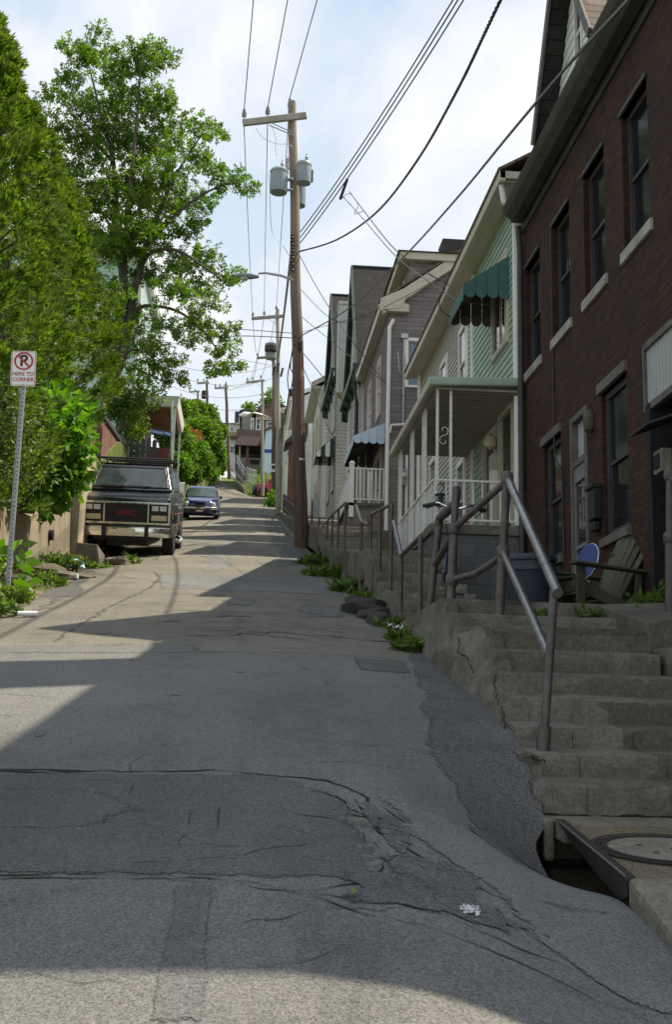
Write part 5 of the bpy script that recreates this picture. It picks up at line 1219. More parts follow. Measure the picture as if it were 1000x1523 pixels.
# ================================================================== utility poles and wires
def insulator(par, p, h=.28, r=.07):
    mb = MB(); mb.lathe(p, [(.02,0),(.02,h*.2),(r*.7,h*.25),(r,h*.32),(r*.6,h*.4),(r,h*.5),(r*.6,h*.58),(r*.9,h*.68),(r*.5,h*.76),(r*.65,h*.9),(.02,h)], 12); return mb.build('insulator', K['ceramic'], par, smooth=True)
def pole(label, base, top, r0, r1, mat, group=None, name='utility_pole'):
    p = T(name, label, 'utility pole', base, group); mb = MB(); n = 14
    B = Vector(base); Tp = Vector(top); mb.tube([B.lerp(Tp, i/n) + Vector((.02*math.sin(i*1.3),0,0)) for i in range(n+1)], [r0 + (r1-r0)*i/n for i in range(n+1)], 14); mb.build('post', mat, p, smooth=True)
    return p
def arm(par, p, q, w=.12, h=.14, brace=None):
    mb = MB(); mb.bar(p, q, w, h); o = mb.build('crossarm', K['pole_grey'], par, bevel=.008, bseg=1)
    for a, b in (brace or []): 
        m2 = MB(); m2.bar(a, b, .04, .015); m2.build('brace', K['steel'], o)
    return o
Yp = 31.0
PB = Vector((1.55, Yp, 4.4)); PT = at(435, 152, Y=Yp)
up1 = pole('tall brown utility pole carrying three transformers and a street light', PB, PT, .20, .12, K['pole'])
ap = lambda x, y, d=0: at(x, y, Y=Yp + d)
arm(up1, ap(361,183,-.2), ap(456,172,-.2), .11, .19, [(ap(400,186,-.28), ap(437,202,-.2)), (ap(404,183,-.28), ap(437,198,-.2))])
for x, y in ((363,178), (398,174)): insulator(up1, ap(x, y, -.2), .34, .075)
insulator(up1, ap(431,164,-.1), .38, .075)
def transformer(par, c, r, h):
    mb = MB(); mb.lathe(c, [(r*.3,-h/2-.01),(r*.97,-h/2),(r,-h/2+.03),(r,h/2-.05),(r*1.06,h/2-.045),(r*1.07,h/2),(r*.9,h/2+.06),(r*.4,h/2+.1),(.01,h/2+.11)], 22); t = mb.build('transformer', K['transf'], par, smooth=True)
    mb = MB(); mb.lathe((c[0]+r*.3,c[1]-r*.3,c[2]+h/2+.05), [(.03,0),(.055,.03),(.03,.06),(.055,.09),(.03,.12),(.05,.15),(.02,.2),(.02,.26)], 10); mb.build('bushing', K['ceramic'], t, smooth=True)
    return t
transformer(up1, ap(415,271,-.32), .25, .66); transformer(up1, ap(452,259,-.34), .215, .58); transformer(up1, ap(444,290,.34), .22, .70)
mb = MB(); mb.tube([ap(426,268,-.3), ap(440,266,0)], .05, 8); mb.tube([ap(426,283,-.3), ap(440,282,0)], .04, 8); mb.build('bracket', K['transf'], up1)
mb = MB(); mb.lathe(ap(428,252,-.2), [(.05,0),(.05,.25),(.03,.27),(.06,.3),(.03,.34),(.02,.4)], 10); mb.build('cutout', K['ceramic'], up1)
mb = MB(); c = ap(463,262,-.2); mb.tube([c + Vector((0,0,.18)), c - Vector((0,0,.18))], .06, 8); mb.build('arrester', K['black'], up1)
mb = MB(); p0 = ap(440,418,-.1); mb.tube([p0, ap(418,410,-.1), ap(395,406,-.1), ap(384,407,-.1)], [.045,.04,.035,.03], 8); ar = mb.build('light_arm', K['steel'], up1, smooth=True)
mb = MB(); q = ap(368,411,-.1); hl = .32
prof = [(-.34,.05,.03),(-.25,.11,.06),(-.05,.14,.085),(.12,.12,.075),(.25,.07,.05),(.33,.05,.04)]
mb.loft([[(q.x+a, q.y + w*math.cos(t*.7854), q.z + hh*math.sin(t*.7854)) for t in range(8)] for a, w, hh in prof]); lh_ = mb.build('lamp_head', K['transf'], ar, smooth=True)
mb = MB(); mb.lathe(q + Vector((-.08,0,-.13)), [(.01,0),(.09,.02),(.12,.07)], 12); mb.build('lamp_lens', K['lamp'], ar, smooth=True)
mb = MB()                                                             # spool rack and clutter on the pole
for z in (352,362,372,382,392,400): mb.lathe(ap(435,z,-.25), [(.03,-.06),(.06,-.04),(.035,0),(.06,.04),(.03,.06)], 8)
mb.tube([ap(436,346,-.2), ap(436,404,-.2)], .02, 6); mb.build('spool_rack', K['iron'], up1)
mb = MB()
for a in ((445,500,444,520),(447,505,450,550)): mb.tube([ap(a[0],a[1],-.2), ap((a[0]+a[2])/2+1,(a[1]+a[3])/2,-.24), ap(a[2],a[3],-.2)], .02, 6)
mb.box(*(lambda p: (p.x-.06,p.x+.06,p.y-.1,p.y,p.z-.12,p.z+.12))(ap(447,515,-.1))); mb.build('junction_box', K['black'], up1)
mb = MB(); p = ap(449,683,-.17); mb.box(p.x-.07,p.x+.07,p.y-.02,p.y,p.z-.03,p.z+.03); mb.build('tag_plate', K['steel'], up1)
mb = MB(); mb.tube([ap(452,560,-.15), ap(452,620,-.17), ap(450,700,-.19), ap(450,800,-.2)], .018, 6); mb.build('ground_wire', K['wire'], up1)
# smaller poles up the street
def spole(label, px, pyb, pyt, Y, r0, r1, mat, armp=None, ins=(), g='utility poles up the street', xt=None, brace=None):
    p = pole(label, at(px, pyb, Y=Y), at(xt or px, pyt, Y=Y), r0, r1, mat, g)
    if armp: arm(p, at(*armp[0], Y=Y-.2), at(*armp[1], Y=Y-.2), .12, .17, [(at(*b[0], Y=Y-.28), at(*b[1], Y=Y-.2)) for b in (brace or [])])
    for x, y in ins: insulator(p, at(x, y, Y=Y-.2), .3, .08)
    return p
s2 = spole('pale grey pole with long crossarm just left of the tall brown pole', 413.5, 766, 460, 61, .15, .10, K['pole_grey'], ((374,474),(423,470)), ((376,472),(393,470),(411,462)), brace=[((395,472),(412,483))])
mb = MB()
for x, y in ((406,553),(418,555),(412,548)): p = at(x,y,Y=60.8); mb.tube([p - Vector((0,0,.2)), p + Vector((.1,0,.3))], .06, 7)
mb.build('splice_case', K['black'], s2)
s3 = spole('dark pole with a fenced transformer close behind the pale grey pole', 407.5, 742, 520, 80, .19, .13, K['pole'], ((382,532.5),(410,531)), ((383,531),), brace=[((398,533),(408,540))])
p = at(403,523,Y=79.6); transformer(s3, p, .42, 1.1)
mb = MB(); p = at(403,522,Y=79); mb.lathe(p, [(.46,0),(.46,.35)], 14); mb.build('transformer_band', K['black'], s3)
mb = MB(); p = at(407,696,Y=79.7); mb.box(p.x-.24,p.x+.24,p.y-.03,p.y,p.z-.3,p.z+.3); sgn = mb.build('small_sign', K['signwhite'], s3)
mb = MB(); mb.lathe((p.x,p.y-.035,p.z+.05), [(.11,0),(.15,0),(.15,-.01),(.11,-.01)], 14, axis='y'); mb.build('sign_ring', K['signblack'], sgn)
s4 = spole('slim pale pole with crossarm and a street light arm by the alley', 390.5, 738, 564, 85, .13, .09, K['pole_grey'], ((366,569),(394,566)), ((368,567),(376,566),(388,563)), brace=[((378,568),(389,575))])
mb = MB(); mb.tube([at(390,617,Y=84.8), at(378,614,Y=84.6), at(366,617,Y=84.5)], .07, 7); la = mb.build('light_arm', K['steel'], s4)
mb = MB(); mb.tube([at(372,615,Y=84.6), at(364,616,Y=84.5), at(356,618,Y=84.4)], [.1,.2,.08], 8); mb.build('lamp_head', K['signwhite'], la)
mb = MB(); mb.tube([at(391,617,Y=84.8), at(400,621,Y=84.8)], .05, 7); mb.build('side_bracket', K['steel'], s4)
s5 = spole('leaning dark pole with a crossarm on the left bank far ahead', 341, 712, 572, 96, .17, .12, K['pole'], ((319,577.5),(340,576)), ((320,576),(327,576),(336,572)), xt=336)
s6 = spole('brown pole with crossarm and can transformer behind the left greenery', 308, 680, 566, 92, .13, .10, K['pole'], ((293,570),(311,569)), ((294,568),(303,568)))
p = at(303.5,587,Y=91.7); mb = MB(); mb.lathe(p, [(.12,-.35),(.22,-.3),(.22,.28),(.1,.36)], 12); mb.build('transformer', K['black'], s6, smooth=True)
s7 = spole('most distant small pole with a crossarm over the left greenery', 294.5, 680, 581, 118, .13, .1, K['pole'], ((281,583),(297,582)), ((282,582),(290,582)))
def wire(label, pts, r, mat=None, sag=0., group=None, n=24, twist=0):
    P = [Vector(p) for p in pts]
    if len(P) == 2:
        a, b = P; P = [a.lerp(b, i/n) - Vector((0,0, sag * 4 * (i/n) * (1 - i/n))) for i in range(n+1)]
    mb = MB(); 
    if twist:
        for ph in (0, 2.1, 4.2):
            Q = []; L = 0; m = 9
            for i in range(len(P)-1):
                for k in range(m):
                    t = (i*m+k) * twist; c = P[i].lerp(P[i+1], k/m); Q.append(c + Vector((math.cos(t+ph)*r, 0, math.sin(t+ph)*r)))
            mb.tube(Q, r*.75, 5)
    else: mb.tube(P, r, 5)
    return tag(mb.build('overhead_wire', mat or K['wire'], fix=False), label, 'wire', group)
# three primaries toward the viewer, then on up the street
for (x0, y0, x1, nm) in ((363,166,377,'left'), (398,162,428,'middle'), (430,150,472,'right')):
    a = ap(x0, y0, -.2); e = at(x1, 0, Z=a.z + .25); d = e - a
    wire({'left': 'thin power line rising to the top of the photo from the outer crossarm insulator', 'middle': 'thin power line rising to the top of the photo from the inner crossarm insulator', 'right': 'thin power line rising to the top of the photo from the tall pole top'}[nm], [a, a + d * 2.2], .014, None, 0)
for (x0, y0, x1, y1, nm) in ((363,186,376,468,'power line running up the street from the outer end of the tall pole crossarm'),(398,184,393,466,'power line running up the street from the inner insulator of the tall pole'),(430,165,411,459,'power line running up the street from the pole top past the transformers')):
    wire(nm, [ap(x0, y0, -.1), at(x1, y1, Y=60.8)], .013, K['wire_lt'], .25)
for i, (x0, y0, x1, y1, Y1) in enumerate(((376,471,383,529,79.8),(393,470,376,566,84.8),(411,461,389,562,84.8),(383,530,368,566,84.8),(368,567,320,575,95.8),(388,563,336,571,95.8))):
    wire('slack wire strung between the smaller poles up the street', [at(x0, y0, Y=60.8 if i < 3 else (79.8 if i == 3 else 84.8)), at(x1, y1, Y=Y1)], .016, K['wire_lt'], .5, 'slack wires between the distant poles')
# three open secondaries up to the right
for k, (x0, y0, x1) in enumerate(((447,345,661),(447,353,668),(447,361,676))):
    a = ap(x0, y0, -.1); e = at(x1, 0, Z=a.z - .6); wire('one of three parallel secondary wires fanning from the tall pole to the upper right', [a, a + (e - a) * 1.5], .015, None, .35, 'three parallel secondary wires')
mb = MB(); mb.tube([ap(517,267,-12.8) if False else at(517,266,Y=23), at(506,297,Y=23.2)], .035, 6); sp_c = tag(mb.build('wire_spreader', K['black']), 'dark spreader bar hanging across the three parallel wires', 'wire fitting')
# heavy twisted cable, thick service cable
a = ap(446,374,-.1); mid = [a, at(500,357,Y=28), at(560,316,Y=24), at(620,240,Y=20), at(680,135,Y=16.5), at(745,0,Y=13.5)]
def smooth_path(pts, n=8):
    P = [Vector(p) for p in pts]; out = []
    for i in range(len(P)-1):
        p0 = P[max(0,i-1)]; p1 = P[i]; p2 = P[i+1]; p3 = P[min(len(P)-1,i+2)]
        for k in range(n):
            t = k/n; out.append(.5*((2*p1)+(p2-p0)*t+(2*p0-5*p1+4*p2-p3)*t*t+(3*p1-p0-3*p2+p3)*t**3))
    return out + [P[-1]]
ext = mid[-1] + (mid[-1] - mid[-2]) * 2.5
wire('heavy twisted black cable curving from the tall pole to the top of the photo', smooth_path(mid + [ext], 9), .016, None, twist=.9)
a = ap(447,500,-.1)
wire('thick straight cable from the tall pole up past the brick house dormer', smooth_path([a, at(520,458,Y=27), at(600,383,Y=21), at(680,295,Y=16), at(760,198,Y=12.5), at(850,92,Y=9.8), at(935,0,Y=8.2), at(1100,-180,Y=5.5)], 8), .017, K['wire_lt'])
# service drops and loops
drops = [
 ('dark service wire drooping from the tall pole to the mauve house front', [ap(445,378), at(470,425,Y=30), at(510,488,Y=29), at(560,553,Y=28.2), at(600,600,Y=27.6)], .012, 'wire'),
 ('service wire from the three wire spreader to the green awning', [at(510,292,Y=23.2), at(540,325,Y=21), at(590,382,Y=18.5), at(640,420,Y=17), at(678,446,Y=16.2)], .010, 'wire_lt'),
 ('second service wire ending beside the green awning', [at(520,285,Y=23.2), at(541,313,Y=21), at(585,368,Y=18.5), at(630,402,Y=17), at(668,424,Y=16.2)], .010, 'wire'),
 ('looping wire end hanging at the green awning', [at(664,420,Y=16.2), at(661,432,Y=16.2), at(654,448,Y=16.2), at(657,462,Y=16.2), at(672,472,Y=16.2)], .009, 'wire'),
 ('slack loop of wire under the spreader', [at(507,297,Y=23.2), at(520,288,Y=22.6), at(533,305,Y=22), at(527,318,Y=22), at(541,314,Y=21.5)], .007, 'wire_lt'),
 ('long wire from the tall pole crossing to the cream eave', [ap(447,495), at(500,480,Y=30), at(560,462,Y=28), at(660,410,Y=22), at(790,330,Y=15.9)], .008, 'wire'),
 ('wire sloping from the tall pole down across the mauve wall', [ap(447,430), at(500,478,Y=30), at(560,470,Y=29), at(640,503,Y=27.3), at(720,520,Y=20)], .009, 'wire'),
 ('low wire from the tall pole to the dark green cornice', [ap(447,520), at(480,560,Y=32), at(505,590,Y=34), at(520,608,Y=34)], .012, 'wire'),
 ('grey wire from the tall pole to the white house front', [ap(448,540), at(470,590,Y=36), at(490,640,Y=38), at(508,672,Y=38)], .012, 'wire_lt'),
 ('wire bundle crossing in front of the steep slate roofs', [ap(447,470), at(490,505,Y=33), at(540,545,Y=30), at(600,588,Y=27.4)], .010, 'wire'),
 ('loose telephone cable hanging down beside the tall pole', [ap(438,500,-.2), at(432,545,Y=34), at(436,560,Y=36), at(428,600,Y=40), at(416,640,Y=60)], .018, 'wire'),
 ('second loose telephone cable left of the tall pole', [ap(438,512,-.2), at(428,560,Y=36), at(430,590,Y=40), at(424,620,Y=50), at(415,660,Y=60)], .018, 'wire'),
 ('cable strung from the tall pole leftward behind the tree', [ap(440,503), at(380,500,Y=34), at(300,497,Y=38), at(215,475,Y=42)], .014, 'wire'),
 ('upper thin cable strung from the tall pole to the aqua house', [ap(440,496), at(360,490,Y=34), at(280,485,Y=38), at(207,462,Y=42)], .012, 'wire'),
 ('low slack cable running left from the pale grey pole', [at(411,545,Y=61), at(360,535,Y=58), at(300,520,Y=52), at(207,500,Y=42)], .014, 'wire_lt'),
 ('looped jumper wire under the tall pole crossarm', [ap(380,190,-.2), ap(392,206,-.2), ap(412,214,-.2), ap(432,216,-.2), ap(440,236,-.1)], .006, 'wire_lt'),
 ('thin jumper wire dropping to the left transformer', [ap(404,186,-.2), ap(410,205,-.3), ap(410,225,-.3), ap(417,240,-.4)], .006, 'wire_lt'),
 ('slack wire hanging below the left transformer', [ap(401,258,-.5), ap(402,300,-.4), ap(405,345,-.3), ap(420,365,-.3), ap(432,382,-.3)], .008, 'wire_lt'),
]
for lab, pts, r, m in drops: wire(lab, smooth_path(pts, 7), r, K[m])
for k in range(4):
    wire('one of the thin bundled secondary lines running up the street from the spool rack', [ap(434 - k*.4, 356 + k*12, -.25), at(410 - k*.8, 545 + k*8, Y=60.8)], .012, K['wire_lt'], .5, 'bundled secondary lines')
for k in range(5):
    wire('one of the far wires crossing the sky over the road ahead', [at(207 + k*12, 520 + k*22, Y=60 + k*8), at(402 + k*3, 545 + k*18, Y=80 + (k%2)*4)], .016, K['wire_lt'], .9, 'far wires crossing the road')

# ================================================================== signs
np_ = T('parking_sign', 'white no parking sign on a perforated steel post at the left verge', 'sign', (-2.835, 14.0, 1.35))
a = at(9,902,Y=14); b = at(35,570,Y=14); d = (b - a).normalized()
mb = MB(); w_ = .03
sd_ = Vector((1,0,0)); 
for (s0, s1, y0, y1) in ((-w_, w_, 0, .004),): pass
mb.bar(a - d*.3, b + d*.4, .055, .005, 0, (0,-1,0)); mb.bar(a - d*.3 + Vector((-.027,-.012,0)), b + d*.4 + Vector((-.027,-.012,0)), .005, .028, 0, (0,-1,0)); mb.bar(a - d*.3 + Vector((.027,-.012,0)), b + d*.4 + Vector((.027,-.012,0)), .005, .028, 0, (0,-1,0))
L = (b - a).length
for i in range(int(L/.055)):
    c = a + d * (i*.055 + .02) + Vector((0,-.0045,0)); mb.poly([c + Vector((.009*math.cos(k*1.0472), 0, .009*math.sin(k*1.0472))) for k in range(6)], 1)
mb.build('post', [K['post'], K['dark']], np_)
c = at(34.5, 548, Y=13.965); up_ = (at(36,520,Y=13.965) - at(33.5,577,Y=13.965)); up_.y = 0; up_.normalize(); rt = Vector((up_.z,0,-up_.x))
Ms = Matrix(((rt.x,up_.x,0,c.x-np_.location.x),(0,0,-1,c.y-np_.location.y),(rt.z,up_.z,0,c.z-np_.location.z),(0,0,0,1)))   # sign plane: x right, y up, z toward viewer
def splane(mb, pts, z0, z1):
    mb.hexa([Ms @ Vector((x,y,z0)) for x,y in pts], [Ms @ Vector((x,y,z1)) for x,y in pts])
def rrect(w, h, r, n=5): return [(sx*(w-r)+r*math.cos(t), sy*(h-r)+r*math.sin(t)) for sx, sy, a0 in ((1,1,0),(-1,1,1),(-1,-1,2),(1,-1,3)) for t in [math.pi/2*(a0+i/n) for i in range(n+1)]]
HW, HH = .152, .228
mb = MB(); splane(mb, rrect(HW,HH,.025), -.003, 0); pl = mb.build('sign_plate', K['signwhite'], np_, local=True)
def ringm(mb, o, i_, z0, z1):
    n = len(o)
    for k in range(n):
        j = (k+1) % n; mb.poly([Ms @ Vector((*o[k],z1)), Ms @ Vector((*o[j],z1)), Ms @ Vector((*i_[j],z1)), Ms @ Vector((*i_[k],z1))])
mb = MB(); ringm(mb, rrect(HW-.008,HH-.008,.02), rrect(HW-.014,HH-.014,.016), 0, .0015); mb.build('border', K['signred'], pl, local=True, fix=False)
def circ(r, n=36): return [(r*math.cos(2*math.pi*k/n), .095 + r*math.sin(2*math.pi*k/n)) for k in range(n)]
mb = MB(); ringm(mb, circ(.118), circ(.095), 0, .003)
s = .7071; mb.poly([Ms @ Vector((x,y+.095,.0032)) for x,y in ((-.075-.009,.075-.009+.0),(-.075+.009,.075+.009),(.075+.009,-.075+.009),(.075-.009,-.075-.009))]); mb.build('no_symbol', K['signred'], pl, local=True, fix=False)
text_mesh('lettering', 'P', .20, K['signblack'], pl, Ms @ Matrix.Translation((0,.095,.0022)), .0004, .95, .006)
text_mesh('lettering', 'HERE TO', .066, K['signred'], pl, Ms @ Matrix.Translation((0,-.072,.002)), .0004, 1.0, .0012)
text_mesh('lettering', 'CORNER', .066, K['signred'], pl, Ms @ Matrix.Translation((0,-.145,.002)), .0004, 1.0, .0012)
mb = MB()
for y in (.21,-.205): mb.lathe(Ms @ Vector((0,y,.002)), [(.009,0),(.007,-.005),(.001,-.006)], 8, axis='y')
mb.build('bolt', K['steel'], np_, local=True)
st = T('street_sign', 'blue street name sign on a thin green post behind the van', 'sign', at(256, 690, Y=35)); Y = 35
mb = MB(); mb.tube([at(255,700,Y=Y), at(256,596,Y=Y)], .035, 8); mb.build('post', plain('pale green post', (.3,.38,.33), .5, .15, 5), st, smooth=True)
c = at(239, 643.5, Y=Y-.03); r2 = (at(255,646,Y=Y) - at(224,640.5,Y=Y)); r2.y = 0; r2.normalize(); u2 = Vector((-r2.z,0,r2.x)); lc = c - Vector(st.location)
M2 = Matrix(((r2.x,u2.x,0,lc.x),(0,0,-1,lc.y),(r2.z,u2.z,0,lc.z),(0,0,0,1)))
mb = MB(); mb.hexa([M2 @ Vector(q) for q in ((-.34,-.065,-.004),(.34,-.065,-.004),(.34,.065,-.004),(-.34,.065,-.004))], [M2 @ Vector(q) for q in ((-.34,-.065,.004),(.34,-.065,.004),(.34,.065,.004),(-.34,.065,.004))]); bp = mb.build('sign_plate', K['signblue'], st, local=True)
text_mesh('lettering', 'Conover Way', .115, K['signwhite'], bp, M2 @ Matrix.Translation((0,.005,.006)), .0005)
mb = MB(); p = at(398,671,Y=88); pp = T('street_sign', 'small far blue street sign on a post by the alley', 'sign', at(398,735,Y=88)); mb.box(p.x-.55,p.x+.45,87.95,88,p.z-.14,p.z+.14); mb.build('sign_plate', K['signblue'], pp)
mb = MB(); mb.tube([at(399,735,Y=88.05), at(399,668,Y=88.05)], .04, 6); mb.build('post', K['post'], pp)
# ================================================================== parked van
GND = lambda x, y: zr(x, y)
VY = 25.35; VS = math.atan(.2)
van = T('parked_van', 'dark navy boxy van with roof rack parked nose downhill by the concrete wall', 'van', (-2.67, VY, zr(-2.5, VY) - .02), None, (VS, 0, 0))
def vb(mb, *q): mb.box(*q)
# local frame: x right, y rearwards from the front bumper, z up
mb = MB()
def sec(y, zb, zt, wb, wm, wt, zm): return [(-wb,y,zb),(wb,y,zb),(wm,y,zm),(wt,y,zt),(-wt,y,zt),(-wm,y,zm)]
rings = [sec(.10,.60,1.30,.93,.985,.93,.9), sec(.14,.58,1.345,.96,1.0,.95,.95), sec(.46,.58,1.43,.96,1.0,.95,.95), sec(.50,.86,1.44,.97,1.0,.95,.98), sec(1.34,.86,1.56,.97,1.003,.955,1.0), sec(1.40,.44,1.56,.98,1.005,.955,1.0), sec(3.3,.44,1.56,.98,1.005,.955,1.0), sec(3.36,.86,1.56,.98,1.005,.955,1.0), sec(4.14,.86,1.56,.98,1.005,.955,1.0), sec(4.2,.46,1.56,.98,1.005,.955,1.0), sec(4.6,.46,1.56,.98,1.005,.955,1.0), sec(4.72,.5,1.5,.95,.98,.93,1.0)]
mb.loft(rings); mb.build('body', K['vanpaint'], van, bevel=.03, local=True, smooth=True, bseg=3)
mb = MB()
def gl(y, z, w): return (y, z, w)
lo = [(-.955,.78,1.50),(.955,.78,1.50),(.955,4.68,1.53),(-.955,4.68,1.53)]; hi = [(-.80,1.34,2.10),(.80,1.34,2.10),(.80,4.55,2.12),(-.80,4.55,2.12)]
mb.hexa(lo, hi); cab = mb.build('cab', K['vanpaint'], van, bevel=.06, local=True, smooth=True, bseg=3)
mb = MB(); mb.box(-.76,.76,1.45,4.5,2.118,2.14); mb.build('roof', K['black'], van, bevel=.01, local=True)
def onface(u, v, off=.012): # windshield plane: u -1..1, v 0..1
    w = .955 + (.80-.955)*v; y = .78 + (1.34-.78)*v; z = 1.50 + .60*v; return (u*w, y - off*.73, z + off*.68)
mb = MB(); g_ = [onface(-.90,.13),onface(.90,.13),onface(.91,.5),onface(.89,.88),onface(-.89,.88),onface(-.91,.5)]; mb.hexa([Vector(p) - Vector((0,-.02,.02)) for p in g_], g_)
ws = mb.build('windshield', glassy('van windshield', (.035,.05,.055), .06, .9, .01), van, local=True)
mb = MB(); k_ = 20
for a, b in ((0,1),(1,2),(2,3),(3,4),(4,5),(5,0)): mb.tube([g_[a], g_[b]], .014, 6)
mb.build('windshield_seal', K['black'], ws, local=True)
for x0 in (-.45, .18):
    mb = MB(); mb.tube([onface(x0+.1,.09,.03), onface(x0+.30,.15,.035)], .009, 5); mb.tube([onface(x0-.28,.17,.03), onface(x0+.30,.14,.035)], .008, 5); mb.build('wiper', K['black'], van, local=True)
for s in (-1, 1):
    mb = MB(); sidep = lambda y, v: (s*(.955+(.80-.955)*v+.012), y, 1.52+.6*v)
    mb.hexa([sidep(1.15,.13),sidep(1.85,.13),sidep(1.85,.85),sidep(1.55,.85)], [(p[0]-s*.02,p[1],p[2]) for p in (sidep(1.15,.13),sidep(1.85,.13),sidep(1.85,.85),sidep(1.55,.85))])
    for q in ((2.0,2.9),(3.05,3.6),(3.7,4.4)): mb.hexa([sidep(q[0],.15),sidep(q[1],.15),sidep(q[1],.85),sidep(q[0],.85)], [(p[0]-s*.02,p[1],p[2]) for p in (sidep(q[0],.15),sidep(q[1],.15),sidep(q[1],.85),sidep(q[0],.85))])
    mb.build('side_window', K['glass'], van, local=True)
    mb = MB(); mb.box(s*1.0-.0,s*1.012+.0,1.02,1.9,.55,.56); mb.box(min(s*1.0,s*1.012),max(s*1.0,s*1.012),.9,4.5,.985,1.0); mb.box(min(s*1.0,s*1.012),max(s*1.0,s*1.012),.9,4.5,.72,.735); mb.build('body_stripe', K['cream_lens'] if s > 5 else plain('van stripe %d' % s, (.25,.1,.07), .4), van, local=True)
    mb = MB(); mb.box(s*1.02-.03,s*1.02+.03,1.5,1.62,1.2,1.24); mb.build('door_handle', K['chrome'], van, local=True)
    mb = MB(); mb.tube([(s*.97,1.2,1.52),(s*1.13,1.14,1.54)], .015, 6); mb.tube([(s*.97,1.2,1.68),(s*1.13,1.14,1.66)], .012, 6); mb.build('mirror_bracket', K['chrome'], van, local=True)
    mb = MB(); mb.box(s*1.15-.085,s*1.15+.085,1.10,1.17,1.48,1.74); mb.build('mirror', K['chrome'], van, bevel=.025, local=True)
# nose: chrome surround, grille, lamps
mb = MB()
for q in ((-.97,.97,1.205,1.245),(-.97,.97,.745,.79),(-.97,-.925,.79,1.205),(.925,.97,.79,1.205),(-.505,-.465,.79,1.205),(.465,.505,.79,1.205)): mb.box(q[0],q[1],.03,.10,q[2],q[3])
mb.build('chrome_surround', K['chrome'], van, bevel=.008, local=True, bseg=1)
mb = MB(); mb.box(-.465,.465,.06,.11,.79,1.205)
for i in range(9): mb.box(-.46,.46,.052,.06,.815+i*.043,.83+i*.043)
grl = mb.build('grille', K['black'], van, local=True)
Mg = Matrix(((1,0,0,0),(0,0,-1,.044),(0,1,0,1.0),(0,0,0,1)))
text_mesh('badge', 'GMC', .155, K['gmcred'], grl, Mg, .006, 1.25, .006)
for s in (-1, 1):
    mb = MB(); mb.box(min(s*.505,s*.925),max(s*.505,s*.925),.06,.11,.79,1.205); lb = mb.build('lamp_panel', K['black'], van, local=True)
    for x in (.565, .74):
        mb = MB(); mb.box(min(s*x,s*(x+.15)),max(s*x,s*(x+.15)),.03,.075,1.055,1.17); mb.build('headlight', K['lamp'], van, bevel=.012, local=True)
    mb = MB(); mb.box(min(s*.555,s*.90),max(s*.555,s*.90),.035,.075,.84,.96); mb.build('indicator', K['cream_lens'], van, bevel=.01, local=True)
    mb = MB(); mb.box(min(s*.985,s*1.005),max(s*.985,s*1.005),.30,.42,1.0,1.1); mb.build('side_marker', K['amber'], van, local=True)
mb = MB(); mb.loft([[(x, y0, .47),(x, y0-.03,.49),(x,y0-.05,.58),(x,y0-.03,.67),(x,y0,.69),(x,y0+.08,.68),(x,y0+.08,.48)] for x, y0 in ((-1.0,.30),(-.96,.06),(-.85,.0),(.85,.0),(.96,.06),(1.0,.30))])
mb.build('bumper', K['chrome'], van, local=True, smooth=True)
for s in (-1, 1):
    mb = MB(); mb.box(s*.47-.045,s*.47+.045,-.10,.0,.46,.72); mb.build('bumper_guard', K['black'], van, bevel=.015, local=True)
mb = MB(); mb.box(-.18,.22,-.075,-.055,.50,.66); mb.build('licence_plate', K['plate'], van, bevel=.004, local=True)
mb = MB(); mb.box(-.72,.72,.12,.5,.40,.60); mb.box(-.70,.70,.5,4.3,.42,.88); mb.box(-.45,.45,.4,4.4,.26,.45); mb.build('underbody', K['black'], van, local=True)
for s in (-1, 1):
    for y in (.92, 3.75):
        mb = MB(); mb.lathe((s*.90,y,.385), [(.22,-.12),(.37,-.125),(.395,-.10),(.395,.10),(.37,.125),(.22,.12)], 28, axis='x'); wh = mb.build('wheel', K['tyre'], van, local=True, smooth=True)
        mb = MB(); mb.lathe((s*.90+s*.10,y,.385), [(.05,.03*s),(.12,.035*s),(.2,.01*s),(.225,.0)], 18, axis='x'); mb.build('hubcap', K['chrome'], wh, local=True, smooth=True)
    mb = MB(); mb.tube([(s*1.0,1.4,.40),(s*1.08,1.6,.34),(s*1.08,3.0,.34),(s*1.0,3.2,.40)], .04, 8); mb.build('side_step', K['steel'], van, local=True)
mb = MB()
for y in (1.5, 3.0, 4.3):
    mb.tube([(-.84,y,2.26),(.84,y,2.26)], .022, 6)
    for s in (-1, 1): mb.tube([(s*.80,y,2.10),(s*.82,y,2.27)], .018, 6)
for s in (-1, 1): mb.tube([(s*.83,1.45,2.27),(s*.83,4.35,2.27)], .018, 6)
mb.build('roof_rack', K['black'], van, local=True)

